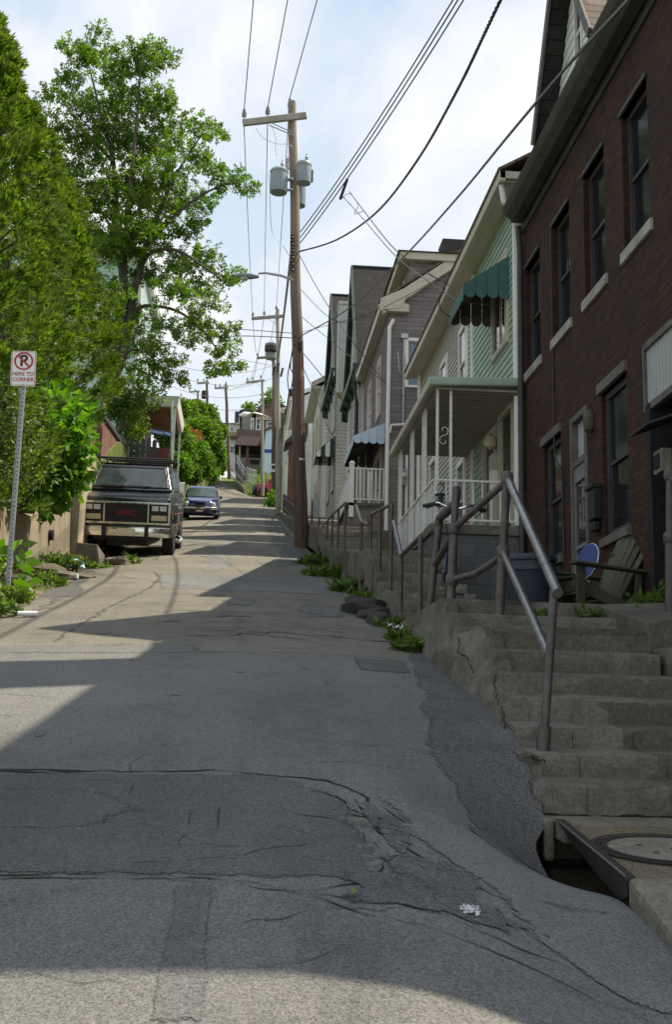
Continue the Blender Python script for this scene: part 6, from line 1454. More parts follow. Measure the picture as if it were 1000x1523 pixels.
# ================================================================== small blue car behind it
CY = 51.0
car = T('parked_car', 'small rounded deep blue car with chrome bumper parked beyond the van', 'car', (-2.13, CY, zr(-2, CY) - .02), None, (VS, 0, 0))
mb = MB()
def csec(y, zb, zt, w, wt): return [(-w*.9,y,zb),(w*.9,y,zb),(w,y,zb+.12),(w,y,zt*.72),(wt,y,zt),(-wt,y,zt),(-w,y,zt*.72),(-w,y,zb+.12)]
mb.loft([csec(.0,.34,.72,.60,.40),csec(.12,.24,.88,.76,.46),csec(.6,.2,1.02,.85,.55),csec(1.0,.2,1.08,.86,.66),csec(3.7,.22,1.05,.86,.74),csec(4.2,.3,.9,.78,.6)]); mb.build('body', K['carpaint'], car, bevel=.05, local=True, smooth=True, bseg=3)
mb = MB(); mb.loft([[(-.74,.98,1.03),(.74,.98,1.03),(.74,4.0,1.03),(-.74,4.0,1.03)],[(-.66,1.45,1.42),(.66,1.45,1.42),(.66,3.7,1.42),(-.66,3.7,1.42)],[(-.54,1.75,1.56),(.54,1.75,1.56),(.54,3.3,1.58),(-.54,3.3,1.58)]]); mb.build('cab', K['carpaint'], car, bevel=.05, local=True, smooth=True, bseg=2)
mb = MB(); P = [(-.66,1.0,1.07),(.66,1.0,1.07),(.56,1.45,1.45),(-.56,1.45,1.45)]; mb.hexa([(x,y+.03,z-.03) for x,y,z in P], [(x,y-.025,z+.02) for x,y,z in P]); mb.build('windshield', glassy('car windshield', (.05,.075,.08), .06, .9, .01), car, local=True)
for s in (-1, 1):
    mb = MB(); P = [(s*.735,1.3,1.08),(s*.735,3.7,1.08),(s*.665,3.5,1.42),(s*.665,1.6,1.42)]; mb.hexa(P, [(x+s*.015,y,z+.003) for x,y,z in P]); mb.build('side_window', K['glass'], car, local=True)
    mb = MB(); mb.lathe((s*.58,.16,.72), [(.01,-.13),(.09,-.11),(.13,-.03),(.13,.12)], 14, axis='y'); mb.build('headlight', K['lamp'], car, local=True, smooth=True)
    mb = MB(); mb.box(s*.9-.07,s*.9+.07,1.25,1.33,1.0,1.13); mb.build('mirror', K['carpaint'], car, bevel=.02, local=True)
    for y in (.75, 3.4):
        mb = MB(); mb.lathe((s*.73,y,.31), [(.2,-.1),(.29,-.1),(.315,-.07),(.315,.07),(.29,.1),(.2,.1)], 20, axis='x'); wh = mb.build('wheel', K['tyre'], car, local=True, smooth=True)
        mb = MB(); mb.lathe((s*.81,y,.31), [(.03,.02*s),(.15,.02*s),(.2,0)], 14, axis='x'); mb.build('hubcap', K['chrome'], wh, local=True)
mb = MB(); mb.loft([[(x,y0,.50),(x,y0-.05,.53),(x,y0-.05,.60),(x,y0,.63),(x,y0+.06,.6),(x,y0+.06,.52)] for x, y0 in ((-.82,.25),(-.7,.02),(-.4,-.06),(.4,-.06),(.7,.02),(.82,.25))]); mb.build('bumper', K['chrome'], car, local=True, smooth=True)
mb = MB()
for i in range(6): mb.box(-.26+.012*i,.26-.012*i,-.03-.0*i,.05,.86-i*.04,.875-i*.04)
mb.box(-.45,.45,-.02,.05,.32,.44); mb.build('grille', K['black'], car, local=True)
mb = MB(); mb.box(-.16,.16,-.075,-.06,.40,.47); mb.build('licence_plate', K['plate'], car, local=True)
# red car tail by the alley
rc_ = T('parked_car', 'red car parked on the far alley behind the slim pale pole', 'car', at(401, 737, Y=87)); Y = 87
def cb(mb, x0, x1, y0, y1, z0, z1): o = rc_.location; mb.hexa([(o.x+x0,o.y+y0,o.z+z0),(o.x+x1,o.y+y0,o.z+z0),(o.x+x1,o.y+y1,o.z+z0),(o.x+x0,o.y+y1,o.z+z0)], [(o.x+x0+.08,o.y+y0+.05,o.z+z1),(o.x+x1-.08,o.y+y0+.05,o.z+z1),(o.x+x1-.08,o.y+y1-.05,o.z+z1),(o.x+x0+.08,o.y+y1-.05,o.z+z1)])
mb = MB(); cb(mb, -1.0, 2.6, 0, 1.7, .3, .95); mb.build('body', K['redpaint'], rc_, bevel=.08, bseg=3, smooth=True)
mb = MB(); cb(mb, -.2, 2.0, .15, 1.55, .95, 1.4); mb.build('cab', K['redpaint'], rc_, bevel=.1, bseg=3, smooth=True)
mb = MB(); cb(mb, .0, 1.8, .12, .2, .98, 1.32); mb.build('side_window', K['glass'], rc_)
for x in (-.5, 1.9):
    mb = MB(); mb.lathe((rc_.location.x+x, rc_.location.y, rc_.location.z+.33), [(.2,-.1),(.33,-.1),(.33,.1),(.2,.1)], 16, axis='y'); mb.build('wheel', K['tyre'], rc_)
dc = T('parked_car', 'dark car nose showing between the fence and the slim pale pole', 'car', at(385, 737, Y=89)); o = dc.location
mb = MB(); mb.loft([[(o.x+x,o.y,o.z+.3),(o.x+x,o.y+1.6,o.z+.3),(o.x+x,o.y+1.55,o.z+h),(o.x+x,o.y+.1,o.z+h)] for x, h in ((-.55,.7),(-.4,.9),(.4,1.0),(.9,1.35),(1.6,1.4))]); mb.build('body', plain('dark grey car', (.05,.055,.06), .3, .1, 2, 0, coat=.5), dc, bevel=.05)
mb = MB(); mb.lathe((o.x-.1,o.y-.02,o.z+.33), [(.2,-.1),(.33,-.1),(.33,.1),(.2,.1)], 16, axis='y'); mb.build('wheel', K['tyre'], dc)
mb = MB(); mb.box(o.x-.58,o.x-.5,o.y+.2,o.y+.5,o.z+.55,o.z+.72); mb.build('headlight', K['lamp'], dc)

# ================================================================== things on the landing
BX, BY_, BZ = 2.80, 11.0, 1.12
bn = T('rubbish_bin', 'big navy plastic rubbish bin with ribbed rim on the landing', 'bin', (BX, BY_, BZ))
mb = MB(); mb.lathe((BX,BY_,BZ), [(.19,0),(.20,.02),(.245,.45),(.25,.46),(.262,.465),(.262,.52),(.255,.525),(.25,.56),(.275,.565),(.28,.60),(.27,.62),(.25,.62),(.235,.5),(.2,.1)], 30); mb.build('body', K['binblue'], bn, smooth=True)
for s in (-1, 1):
    mb = MB(); mb.box(BX+s*.27-.02,BX+s*.27+.02,BY_-.09,BY_+.09,BZ+.48,BZ+.53); mb.build('handle', K['binblue'], bn, bevel=.01)
# slatted garden chair: local frame front = -y
ch = T('garden_chair', 'weathered mossy slat-backed garden chair on the landing by the brick wall', 'chair', (3.50, 11.25, 1.14), None, (0, 0, math.radians(-72)))
def part(name, fn, mat='chairwood', **k):
    mb = MB(); fn(mb); return mb.build(name, K[mat], ch, local=True, bevel=.006, bseg=1, **k)
for s in (-1, 1):
    part('front_leg', lambda m: m.bar((s*.30,-.34,0),(s*.30,-.32,.52),.10,.03,0,(1,0,0)))
    part('rear_leg', lambda m: m.bar((s*.27,-.40,.36),(s*.27,.55,.02),.03,.12,0,(0,0,1)))
    part('armrest', lambda m: m.bar((s*.33,-.44,.535),(s*.33,.40,.50),.14,.025,0,(0,0,1)))
    part('arm_support', lambda m: m.bar((s*.30,.33,.10),(s*.31,.36,.49),.07,.03,0,(1,0,0)))
for i in range(6):
    y = -.38 + i*.095; z = .375 - i*.038
    part('seat_slat', lambda m: m.bar((-.29,y,z+.02),(.29,y,z+.02),.08,.02,0,(0,.3,1)))
for i in range(6):
    x = -.235 + i*.094; hgt = .98 - .0*abs(i-2.5)
    part('back_slat', lambda m: m.bar((x*.86,.14,.17),(x*1.25,.62,1.08 - .018*(i-2.5)**2),.09,.02,0,(0,-1,.5)))
part('back_rail', lambda m: m.bar((-.29,.48,.74),(.29,.48,.74),.03,.08,0,(0,-.5,1)))
part('back_rail', lambda m: m.bar((-.25,.235,.30),(.25,.235,.30),.03,.07,0,(0,-.5,1)))
part('front_rail', lambda m: m.bar((-.30,-.37,.31),(.30,-.37,.31),.02,.10,0,(0,0,1)))
dp = at(874, 835, Y=11.15); ds = T('plastic_disc', 'blue plastic oval with pale rim leaning in the garden chair', 'toy', dp)
Rd = Matrix.Rotation(math.radians(-55), 3, 'Z') @ Matrix.Rotation(math.radians(68), 3, 'X') 
mb = MB(); P = [dp + Rd @ Vector((.13*math.cos(t*.2244),.20*math.sin(t*.2244),0)) for t in range(28)]; mb.hexa(P, [p + Rd @ Vector((0,0,.012)) for p in P]); db = mb.build('disc', K['discblue'], ds)
mb = MB(); mb.tube(P + [P[0]], .009, 6); mb.build('rim', K['awn_blue'], ds)
mb = MB()
for i in range(-3, 4):
    x = i*.034; h = .2*math.sqrt(max(0,1-(x/.13)**2))*.92; mb.tube([dp + Rd @ Vector((x,-h,.014)), dp + Rd @ Vector((x,h,.012))], .004, 4)
mb.build('rib', K['discblue'], db)
# bicycle leaning behind the rails, seen nose on: local frame forward = -y
bk = T('bicycle', 'dark blue bicycle with black grips leaning behind the pipe rails', 'bicycle', (2.16, 12.0, 1.30), None, (0, math.radians(4), math.radians(-9)))
def bpart(name, fn, mat, par=None, **k):
    mb = MB(); fn(mb); return mb.build(name, mat, par or bk, local=True, smooth=True, **k)
frm = plain('dark blue frame', (.012,.018,.05), .35, .2, 4, 0, coat=.4)
for y in (-.50, .52):
    w_ = bpart('wheel', lambda m: m.tube([(0, y+.33*math.cos(t*.2094), .33+.33*math.sin(t*.2094)) for t in range(31)], .022, 8), K['tyre'])
    bpart('rim', lambda m: m.tube([(0, y+.30*math.cos(t*.2094), .33+.30*math.sin(t*.2094)) for t in range(31)], .009, 6), K['steel'], w_)
    bpart('spoke', lambda m: [m.tube([(0,y,.33),(0,y+.30*math.cos(t*.3927),.33+.30*math.sin(t*.3927))], .0018, 4) for t in range(16)], K['steel'], w_)
bpart('frame', lambda m: [m.tube(p, .018, 8) for p in ([(0,-.28,.92),(0,-.24,.70)],[(0,-.26,.80),(0,.22,.78)],[(0,-.24,.70),(0,.05,.30)],[(0,.05,.30),(0,.24,.86)],[(.03,.05,.30),(.05,.52,.33)],[(-.03,.05,.30),(-.05,.52,.33)],[(.02,.22,.78),(.05,.52,.33)],[(-.02,.22,.78),(-.05,.52,.33)])], frm)
bpart('fork', lambda m: [m.tube([(s*.03,-.27,.72),(s*.05,-.40,.5),(s*.05,-.50,.33)], .013, 6) for s in (-1,1)], frm)
hb = bpart('handlebar', lambda m: m.tube([(-.30,-.22,1.07),(-.18,-.30,1.09),(-.06,-.31,1.045),(.06,-.31,1.045),(.18,-.30,1.09),(.30,-.22,1.07)], .014, 8), K['chrome'])
bpart('stem', lambda m: m.tube([(0,-.28,.9),(0,-.31,1.04)], .018, 8), K['black'])
for s in (-1, 1):
    bpart('grip', lambda m: m.tube([(s*.20,-.29,1.088),(s*.33,-.20,1.065)], .021, 8), K['black'], hb)
    bpart('brake_lever', lambda m: m.tube([(s*.15,-.33,1.075),(s*.20,-.37,1.05),(s*.30,-.31,1.02)], .008, 6), K['black'], hb)
bpart('saddle', lambda m: m.hexa([(-.07,.36,.90),(.07,.36,.90),(.02,.08,.90),(-.02,.08,.90)], [(-.07,.36,.95),(.07,.36,.95),(.02,.08,.93),(-.02,.08,.93)]), K['black'])
bpart('crank', lambda m: [m.tube([(s*.06,.05,.30),(s*.08,.05+s*.12,.30-s*.1)], .01, 6) for s in (-1,1)], K['steel'])
for s in (-1, 1): bpart('pedal', lambda m: m.box(s*.13-.05,s*.13+.05,.05+s*.12-.035,.05+s*.12+.035,.29-s*.1,.31-s*.1), K['black'])
lk = at(654, 830, Y=10.7); mb = MB(); mb.box(lk.x-.016,lk.x+.016,lk.y-.012,lk.y+.012,lk.z-.022,lk.z+.018); lko = mb.build('padlock', K['yellow'], bevel=.005); tag(lko, 'small yellow padlock hanging on the leaning pipe rail', 'padlock')
mb = MB(); mb.tube([lk+Vector((-.01,0,.015)), lk+Vector((-.01,0,.04)), lk+Vector((.01,0,.04)), lk+Vector((.01,0,.015))], .004, 6); mb.build('shackle', K['steel'], lko)

# ================================================================== lumps, stones, litter
def lump(mb, c, rx, ry, rz, sd, n=14, m=8):
    rings = []
    for i in range(m + 1):
        ph = math.pi * i / m - math.pi/2; ring = []
        for k in range(n):
            a = 2*math.pi*k/n; d = Vector((math.cos(ph)*math.cos(a), math.cos(ph)*math.sin(a), math.sin(ph)))
            s = 1 + .35*mnoise.noise(d*1.4 + Vector((sd,0,0))) + .15*mnoise.noise(d*4 + Vector((sd,3,0)))
            ring.append((c[0]+d.x*rx*s, c[1]+d.y*ry*s, c[2]+max(-.35,d.z)*rz*s))
        rings.append(ring)
    mb.loft(rings)
for i, (px, py, rx, rz, lab) in enumerate(((548,868,.30,.16,'large black lump of spilled asphalt on the right road edge'),(532,882,.16,.09,'flat black asphalt lump nearest the pale road patch'),(566,922,.17,.11,'black asphalt lump by the weeds above the near steps'),(506,846,.18,.09,'farthest black asphalt lump below the tall pole'),(556,888,.2,.10,'black asphalt lump lying against the concrete block of the steps'))):
    c = at(px, py, X=1.50 if i != 2 else 1.52); mb = MB(); lump(mb, (c.x, c.y, zr(c.x, c.y) + .01), rx, rx*1.6, rz, i*3.1); tag(mb.build('asphalt_lump', K['tar'], smooth=True), lab, 'asphalt lump')
for i, (x, y, rx, ry, rz, lab) in enumerate(((-3.05,17.6,.45,.35,.16,'long flat stone at the foot of the concrete wall'),(-3.2,16.3,.3,.3,.13,'mossy stone by the verge weeds behind the sign post'),(-2.95,18.9,.5,.3,.1,'flat pale stone nearest the concrete blocks'),(-2.55,13.2,.07,.06,.05,'small dark stone beside the crushed cup'),(-2.5,22.6,.26,.2,.13,'grey rock by the grass tuft in front of the van'))):
    mb = MB(); lump(mb, (x, y, max(zr(x,y), tz(x,y)) + rz*.25), rx, ry, rz, i*2.3+7); tag(mb.build('stone', K['concrete'], smooth=False), lab, 'stone')
c = at(40, 911, Y=12.45); mb = MB(); mb.tube([(c.x-.1,c.y,zr(c.x,c.y)+.045),(c.x+.03,c.y+.05,zr(c.x,c.y)+.05),(c.x+.1,c.y+.07,zr(c.x,c.y)+.05)], [.025,.032,.035], 10); tag(mb.build('paper_cup', K['paper']), 'crushed white cup lying at the road edge by the sign post', 'litter')
mb = MB(); mb.box(-2.90,-2.66,18.4,18.56,zr(-2.8,18.5)+.02,zr(-2.8,18.5)+.10); tag(mb.build('white_packet', K['paper'], bevel=.02), 'white rectangular packet at the verge below the stained wall', 'litter')
mb = MB(); lump(mb, (-3.05,20.6,zr(-3,20.6)+.12), .2, .12, .12, 3.3); tag(mb.build('plastic_bag', K['bluelitter']), 'pale blue plastic scrap in the weeds by the concrete block', 'litter')
c = (.87, 4.31); mb = MB()
for i in range(26):
    x = c[0]+U(-.03,.03); y = c[1]+U(-.02,.02); z = zr(x,y)+.015+U(0,.018); d = Vector((U(-1,1),U(-1,1),U(-.3,1))).normalized(); e = d.orthogonal().normalized(); mb.poly([Vector((x,y,z))+d*U(.006,.018), Vector((x,y,z))+e*U(.006,.014), Vector((x,y,z))-d*U(.006,.016), Vector((x,y,z))-e*U(.006,.014)])
tag(mb.build('crumpled_paper', K['paper'], fix=False), 'crumpled white paper on the dark broken patch of road', 'litter')
x, y = .435, 4.26; mb = MB(); z = zr(x,y)+.03
mb.loft([[(x-.008+a,y+b,z+h),(x+.008*s+a,y+b,z+h+.004),(x+.006+a,y+b+.004,z+h+.003)] for a,b,h,s in ((0,-.045,.004,.3),(-.004,-.02,.012,1.2),(-.006,.01,.012,1.6),(-.004,.035,.006,1),(0,.05,.01,.2))]); tag(mb.build('fallen_leaf', K['deadleaf'], fix=False), 'single yellow green leaf lying on the road crack', 'leaf')
mb = MB()
for i in range(16):
    x = 1.60 + U(-.10,.10); y = 12.2 + U(-.6,.6); z = zr(1.5,y)+.08+U(0,.05); d = Vector((U(-1,1),U(-1,1),U(0,1))).normalized(); e = d.orthogonal(); mb.poly([Vector((x,y,z-.05))+d*.035, Vector((x,y,z-.05))+e*.02, Vector((x,y,z-.05))-d*.03, Vector((x,y,z-.05))-e*.02])
tag(mb.build('torn_paper', K['paper'], fix=False), 'torn pale litter caught in the weeds by the second flight', 'litter')
# ================================================================== vegetation
def rdir():
    while True:
        v = Vector((U(-1,1),U(-1,1),U(-1,1)))
        if .05 < v.length < 1: return v.normalized()
def column_tree(label, base, h, r, n, name='arborvitae', z0=.2, lean=(0,0), sd=0, ls=.15, prof=None):
    """dense feathery evergreen: sprays over an uneven tapering column with deep clefts"""
    t = T(name, label, 'evergreen', base); B = Vector(base)
    prof = prof or (lambda u: (min(1, (u + .12) * 2.2) * (1 - max(0, u - .45) / .55 * .0) * math.sqrt(max(0, 1 - u ** 2.6))))
    mb = MB(); mb.tube([B, B + Vector((lean[0]*h*.9, lean[1]*h*.9, h*.9))], [.14, .02], 8)
    for i in range(26):
        u = U(.08, .85); a = U(0, 6.28); rr = r * prof(u) * .8; c = B + Vector((lean[0]*h*u, lean[1]*h*u, h*u)); mb.tube([c, c + Vector((math.cos(a)*rr, math.sin(a)*rr, rr*.9))], [.03, .008], 5)
    mb.build('trunk', K['bark'], t)
    mb = MB(); nc = int(n / 24)
    for ci in range(nc):
        u = z0/h + rnd() ** .8 * (1 - z0/h); a = U(0, 2*math.pi)
        q = mnoise.noise((math.cos(a)*1.5 + sd, math.sin(a)*1.5, u*h*.5)); q2 = mnoise.noise((math.cos(a)*3.6 + sd, math.sin(a)*3.6, u*h*1.2))
        R = r * prof(u) * (.92 + .40*q + .26*q2); deep = rnd() < .22
        if deep: R *= U(.55, .8)
        out = Vector((math.cos(a), math.sin(a), 0)); c = B + Vector((lean[0]*h*u, lean[1]*h*u, u*h)) + out*R
        ax = (out*U(.5,1) + Vector((U(-.3,.3),U(-.3,.3),U(.3,1.1)))).normalized(); cl = U(.28,.52)
        for i in range(40):
            w_ = rnd()**.6; dd = rdir(); p = c + ax*cl*(w_-.55) + (dd - ax*dd.dot(ax))*cl*.42*(1.15-w_)
            d0 = (ax + (p-c)/cl*.7 + rdir()*.3 + Vector((0,0,-.25*(1-w_)))).normalized(); tdir = d0.cross(rdir()).normalized(); s = ls*U(.45,1.0)
            for k in range(4):
                d = (d0 + tdir*(k-1.5)*.40 + rdir()*.15).normalized(); mb.leaf(p + rdir()*s*.2, d, (tdir + rdir()*.4).normalized(), s*U(.7,1.1), s*.24)
    mb.build('foliage', K['cedar'], t, fix=False)
    return t
column_tree('tallest arborvitae at the left edge behind the no parking sign', (-4.35, 16.6, 2.9), 7.9, 1.6, 15500, sd=1, prof=lambda u: min(1, .55+u*1.2)*(1-u)**.62*1.25)
column_tree('second arborvitae with a broad shoulder, beside the tallest one', (-4.5, 20.0, 3.3), 8.0, 1.55, 13500, sd=5, prof=lambda u: min(1, .6+u)*(1-u**3)**.7*(1-.25*u))
column_tree('third arborvitae bulging over the concrete wall', (-4.45, 22.8, 4.2), 7.3, 1.85, 13000, sd=9, z0=1.7, prof=lambda u: min(1, .6+u)*(1-u**2.6)**.75)
column_tree('slim arborvitae at the uphill end of the hedge', (-4.5, 25.3, 5.4), 6.2, 1.5, 7500, sd=13, z0=2.0, prof=lambda u: min(1, .6+u)*(1-u**2.2)**.8)

def limb(mb, pts, r0, r1, n=7):
    P = smooth_path(pts, 5); mb.tube(P, [r0 + (r1-r0)*i/(len(P)-1) for i in range(len(P))], n)
def leaf_cluster(mb, c, R, n, L, droop=.35, w=.42, flat=.8):
    """compound leaves: stalks carrying leaflets in pairs"""
    for i in range(n):
        d = rdir(); d.z *= flat; p = c + d * R * rnd() ** .45
        sd_ = (d + rdir()*.6 + Vector((0,0,-droop))).normalized(); sp = sd_.cross(rdir()).normalized(); Ls = L * U(.8, 1.5)
        for k in range(3):
            q = p + sd_ * Ls * (.35 + .4*k)
            for s in (-1, 1):
                ld = (sd_*.55 + sp*s + rdir()*.25).normalized(); mb.leaf(q, ld, (sd_ - ld*sd_.dot(ld) + rdir()*.4).normalized(), L*U(.7,1.1), L*w)
        mb.leaf(p + sd_*Ls*1.1, sd_, sp, L, L*w)
# big compound-leaved tree over the road
bt = T('street_tree', 'tall open-crowned tree with twin trunks leaning over the road behind the hedge', 'tree', at(158, 600, Y=37)); Y = 37
A_ = lambda x, y, d=0: at(x, y, Y=37 + d)
mb = MB()
limb(mb, [A_(155,620), A_(163,575), A_(172,520), A_(184,455), A_(182,400), A_(176,360)], .21, .13, 10)
limb(mb, [A_(165,572), A_(182,530), A_(192,480), A_(200,430), A_(208,400), A_(215,370)], .17, .11, 10)
tk = mb.build('trunk', K['bark'], bt, smooth=True)
mb = MB()
tips = [([(176,360),(172,300),(168,240),(150,170),(130,90)],.14),([(183,400),(190,330),(196,250),(205,160),(210,85)],.13),([(176,370),(160,330),(140,300)],.07),([(215,370),(235,320),(262,260),(300,200)],.11),([(215,370),(250,330),(300,290),(352,268)],.09),([(208,400),(225,375),(262,372),(300,395),(335,420)],.09),([(196,470),(215,455),(262,462),(300,490),(330,530)],.08),([(205,420),(230,400),(250,415)],.05),([(182,530),(200,520),(225,530),(240,560)],.05),([(198,250),(230,225),(262,205)],.06),([(168,240),(120,190),(95,150)],.07),([(190,330),(220,300),(250,290)],.06),([(176,360),(168,330),(160,290),(170,200)],.07)]
for pts, r in tips:
    dz = U(-1.2, 1.2); limb(mb, [A_(x, y, dz*i*.4) for i, (x, y) in enumerate(pts)], r, .02, 7)
mb.build('limb', K['bark'], bt, smooth=True)
lobes = [(75,130,20),(58,160,16),(95,195,30),(110,255,40),(130,320,40),(150,375,34),(100,300,36),(165,430,24),(225,560,18),(190,575,20),(215,590,16),(120,85,34),(150,72,34),(105,120,30),(205,88,36),(235,92,32),(175,110,30),(165,150,44),(215,145,46),(250,150,26),(120,160,36),(190,200,52),(240,205,46),(140,215,44),(290,190,26),(322,195,20),(305,225,34),(262,250,42),(205,260,48),(350,262,16),(365,275,11),(320,262,26),(285,290,36),(235,300,42),(180,300,46),(150,270,36),(300,325,18),(200,345,44),(245,350,34),(275,335,24),(170,360,30),(225,395,38),(265,390,36),(300,385,32),(330,405,24),(350,410,10),(290,425,32),(255,430,30),(320,440,16),(285,465,26),(305,490,26),(330,490,20),(330,515,17),(340,540,11),(270,490,22),(210,505,26),(235,520,24),(250,540,20),(262,560,11),(215,480,18),(180,430,24),(195,540,20),(320,545,9),(240,470,18),(200,455,24)]
mb = MB(); px = 37/1731
for (x, y, r) in lobes:
    c0 = A_(x, y, U(-1.6, 1.6)); R = r * px * U(.85, 1.08)
    m = max(3, int(R * R * 21))
    for i in range(m):
        d = rdir(); c = c0 + Vector((d.x*1.05, d.y*1.2, d.z*.72)) * R * rnd() ** .4
        leaf_cluster(mb, c, .29, 15, .155, .35, .43, .44)
mb.build('crown', K['locust'], bt, fix=False)

def broad_bush(label, name, cat, base, c, R, n, L, mat, w=.8, stems=6, blobs=10, up=.3, squash=(1,1,1), ground=True):
    t = T(name, label, cat, base); B = Vector(base); C_ = Vector(c)
    cs = [C_ + Vector((d.x*R*squash[0], d.y*R*squash[1], d.z*R*squash[2]))*U(.3,.75) for d in [rdir() for _ in range(blobs)]]
    mb = MB()
    for q in cs[:stems]: mb.tube([B + rdir()*.05, B.lerp(q, .5) + rdir()*R*.1, q], [.02+.012*R, .012+.006*R, .005], 5)
    mb.build('stem', K['bark'], t)
    mb = MB()
    for i in range(n):
        q = random.choice(cs); d = rdir(); p = q + Vector((d.x*squash[0], d.y*squash[1], d.z*squash[2]))*R*.52*rnd()**.4
        dd = (d*.6 + rdir()*.6 + Vector((0,0,-.25+up*rnd()))).normalized(); sp = dd.cross(rdir()).normalized(); s = L*U(.55,1.3)
        if w > .6:
            n0 = len(mb.v); tip = p + dd*s; mid = p + dd*s*.38; nrm = dd.cross(sp)*s*.12
            mb.v += [tuple(p), tuple(mid + sp*s*w*.5 + nrm), tuple(tip), tuple(mid - sp*s*w*.5 + nrm)]; mb.f.append((n0,n0+1,n0+2)); mb.f.append((n0,n0+2,n0+3)); mb.m += [0, 0]
        else: mb.leaf(p, dd, sp, s, s*w)
    mb.build('foliage', K[mat], t, fix=False)
    return t
c = at(80, 664, Y=18.5)
broad_bush('bright green broad-leaved vine bush spilling over the stained wall', 'vine_bush', 'bush', (-3.8,18.6,3.3), c, .95, 2300, .18, 'vine', .85, 8, 26, .2, (.62,1.0,1.15))
c = at(92, 615, Y=19.5); broad_bush('upper spray of broad leaves above the vine bush', 'vine_bush', 'bush', (-3.9,19.6,3.4), c, .62, 900, .19, 'vine', .85, 5, 10, .3, (.9,1,.8))
c = at(12, 652, Y=16.2); broad_bush('small-leaved grey green shrub behind the sign post', 'shrub', 'shrub', (-3.9,16.2,2.8), c, .85, 5000, .075, 'privet', .5, 8, 24, .5, (.8,1,1.1))
c = at(194, 650, Y=38.6); broad_bush('dark shrub under the porch beside the brick wall', 'shrub', 'shrub', at(198,690,Y=38.6), c, .95, 3000, .14, 'locust', .5, 6, 18, .2, (.6,1,1.5))
c = at(182, 600, Y=36); broad_bush('dark shrub between the hedge and the tree trunk', 'shrub', 'shrub', at(182,640,Y=36), c, .7, 1600, .14, 'locust', .5, 5, 14, .2)
# greenery along the left side of the hill
for i, (px_, py_, rp, Y, lab, mt) in enumerate((
 (268,660,30,52,'leafy green tree right behind the blue car roof on the left bank','bush'),(250,640,26,50,'young tree beside the aqua house porch post','bush'),(262,690,24,50,'low bush behind the timber board fence','vine'),
 (290,640,28,62,'round light green tree left of the dark leaning pole','bush'),(285,675,28,60,'dense bush above the blue car','vine'),(300,690,22,66,'bush hanging over the left road edge','bush'),
 (312,650,22,76,'tall bush by the brown pole','bush'),(272,615,24,70,'tree top showing right of the porch roof','bush'),(300,618,22,84,'high tree behind the brown pole','bush'),(318,675,18,80,'bush at the narrow end of the road','vine'),(322,640,14,92,'small far tree against the white house','bush'),(312,625,12,100,'far tree top by the distant pole','bush'),(283,705,16,58,'weedy bush just left of the blue car','weed'),(322,690,14,104,'low bush hiding the foot of the white house','bush'),(312,700,14,92,'weedy bush at the left edge where the road narrows','vine'))):
    c = at(px_, py_, Y=Y); R = rp*Y/1731*1.0; bz = tz(-5, Y) - .3
    broad_bush(lab, 'roadside_tree' if rp > 20 else 'roadside_bush', 'tree' if rp > 20 else 'bush', (c.x - .3, Y, min(bz, c.z - R*.8)), c, R, int(3900 + 300*i % 700), .0034*Y, mt, .62, 7, 24, .3)
c = at(283, 650, Y=59); broad_bush('small rust-coloured shrub among the green trees', 'rusty_shrub', 'shrub', (c.x,59,c.z-1), c, .5, 260, .2, 'rust_leaf', .6, 3, 5)
c = at(402, 603, Y=121); broad_bush('tree top behind the brown gable far up the hill', 'roadside_tree', 'tree', (c.x,121,c.z-5), c, 1.9, 1200, .4, 'bush', .6, 5, 12)
c = at(372, 612, Y=128); broad_bush('far tree crown beside the tall grey shingled wall', 'roadside_tree', 'tree', (c.x,128,c.z-5), c, 1.1, 500, .4, 'bush', .6, 4, 8)
for px_, py_, Y, lab in ((437,712,75,'yellow green shrub by the tall pole beyond the railings'),(465,695,58,'light green shrub between the tall pole and the maroon porch'),(407,745,72,'green weeds round the foot of the dark pole')):
    c = at(px_, py_, Y=Y); broad_bush(lab, 'shrub', 'shrub', (c.x,Y,c.z-.8), c, .55, 480, .2, 'vine', .6, 4, 8)
# weeds: clumps one can count
def weed(label, c, r, h, n, mat='weed', name='weed_clump', L=.12):
    mb = MB()
    for i in range(n):
        a = U(0,6.283); q = rnd()**.6; x = c[0]+math.cos(a)*r*q; y = c[1]+math.sin(a)*r*q*1.3; b = Vector((x,y,c[2])); d = (Vector((math.cos(a)*.5*q,math.sin(a)*.5*q,1)) + rdir()*.35).normalized(); hh = h*.7*U(.4,1.1)*(1-.4*q)
        mb.tube([b, b+d*hh], [.004,.002], 3)
        for k in range(5):
            ld = (rdir()+Vector((0,0,.35))).normalized(); mb.leaf(b+d*hh*U(.3,1), ld, ld.cross(rdir()).normalized(), L*U(.5,1.2), L*.38)
    return tag(mb.build(name, K[mat], fix=False), label, 'weeds')
wl = [(615,942,1.57,.26,.20,110,'bright weed clump at the foot of the near steps side wall'),(603,925,1.60,.22,.18,80,'weed clump beside the small cracked end of the side wall'),(586,905,1.62,.25,.16,70,'weeds at the bottom of the second flight, by the torn litter'),(548,872,1.66,.3,.2,80,'weeds behind the large asphalt lump'),(525,858,1.66,.5,.22,120,'weeds along the kerb beside the second flight'),(500,838,1.66,.8,.22,150,'long weed strip by the kerb halfway to the tall pole'),(482,824,1.66,.9,.24,160,'weed strip nearest the tall pole')]
for x, y, X, r, h, n, lab in wl:
    c = at(x, y, X=X); weed(lab, (X, c.y, zr(1.6, c.y)-.02), r*.7, h, n, L=.10 if c.y < 15 else .16)
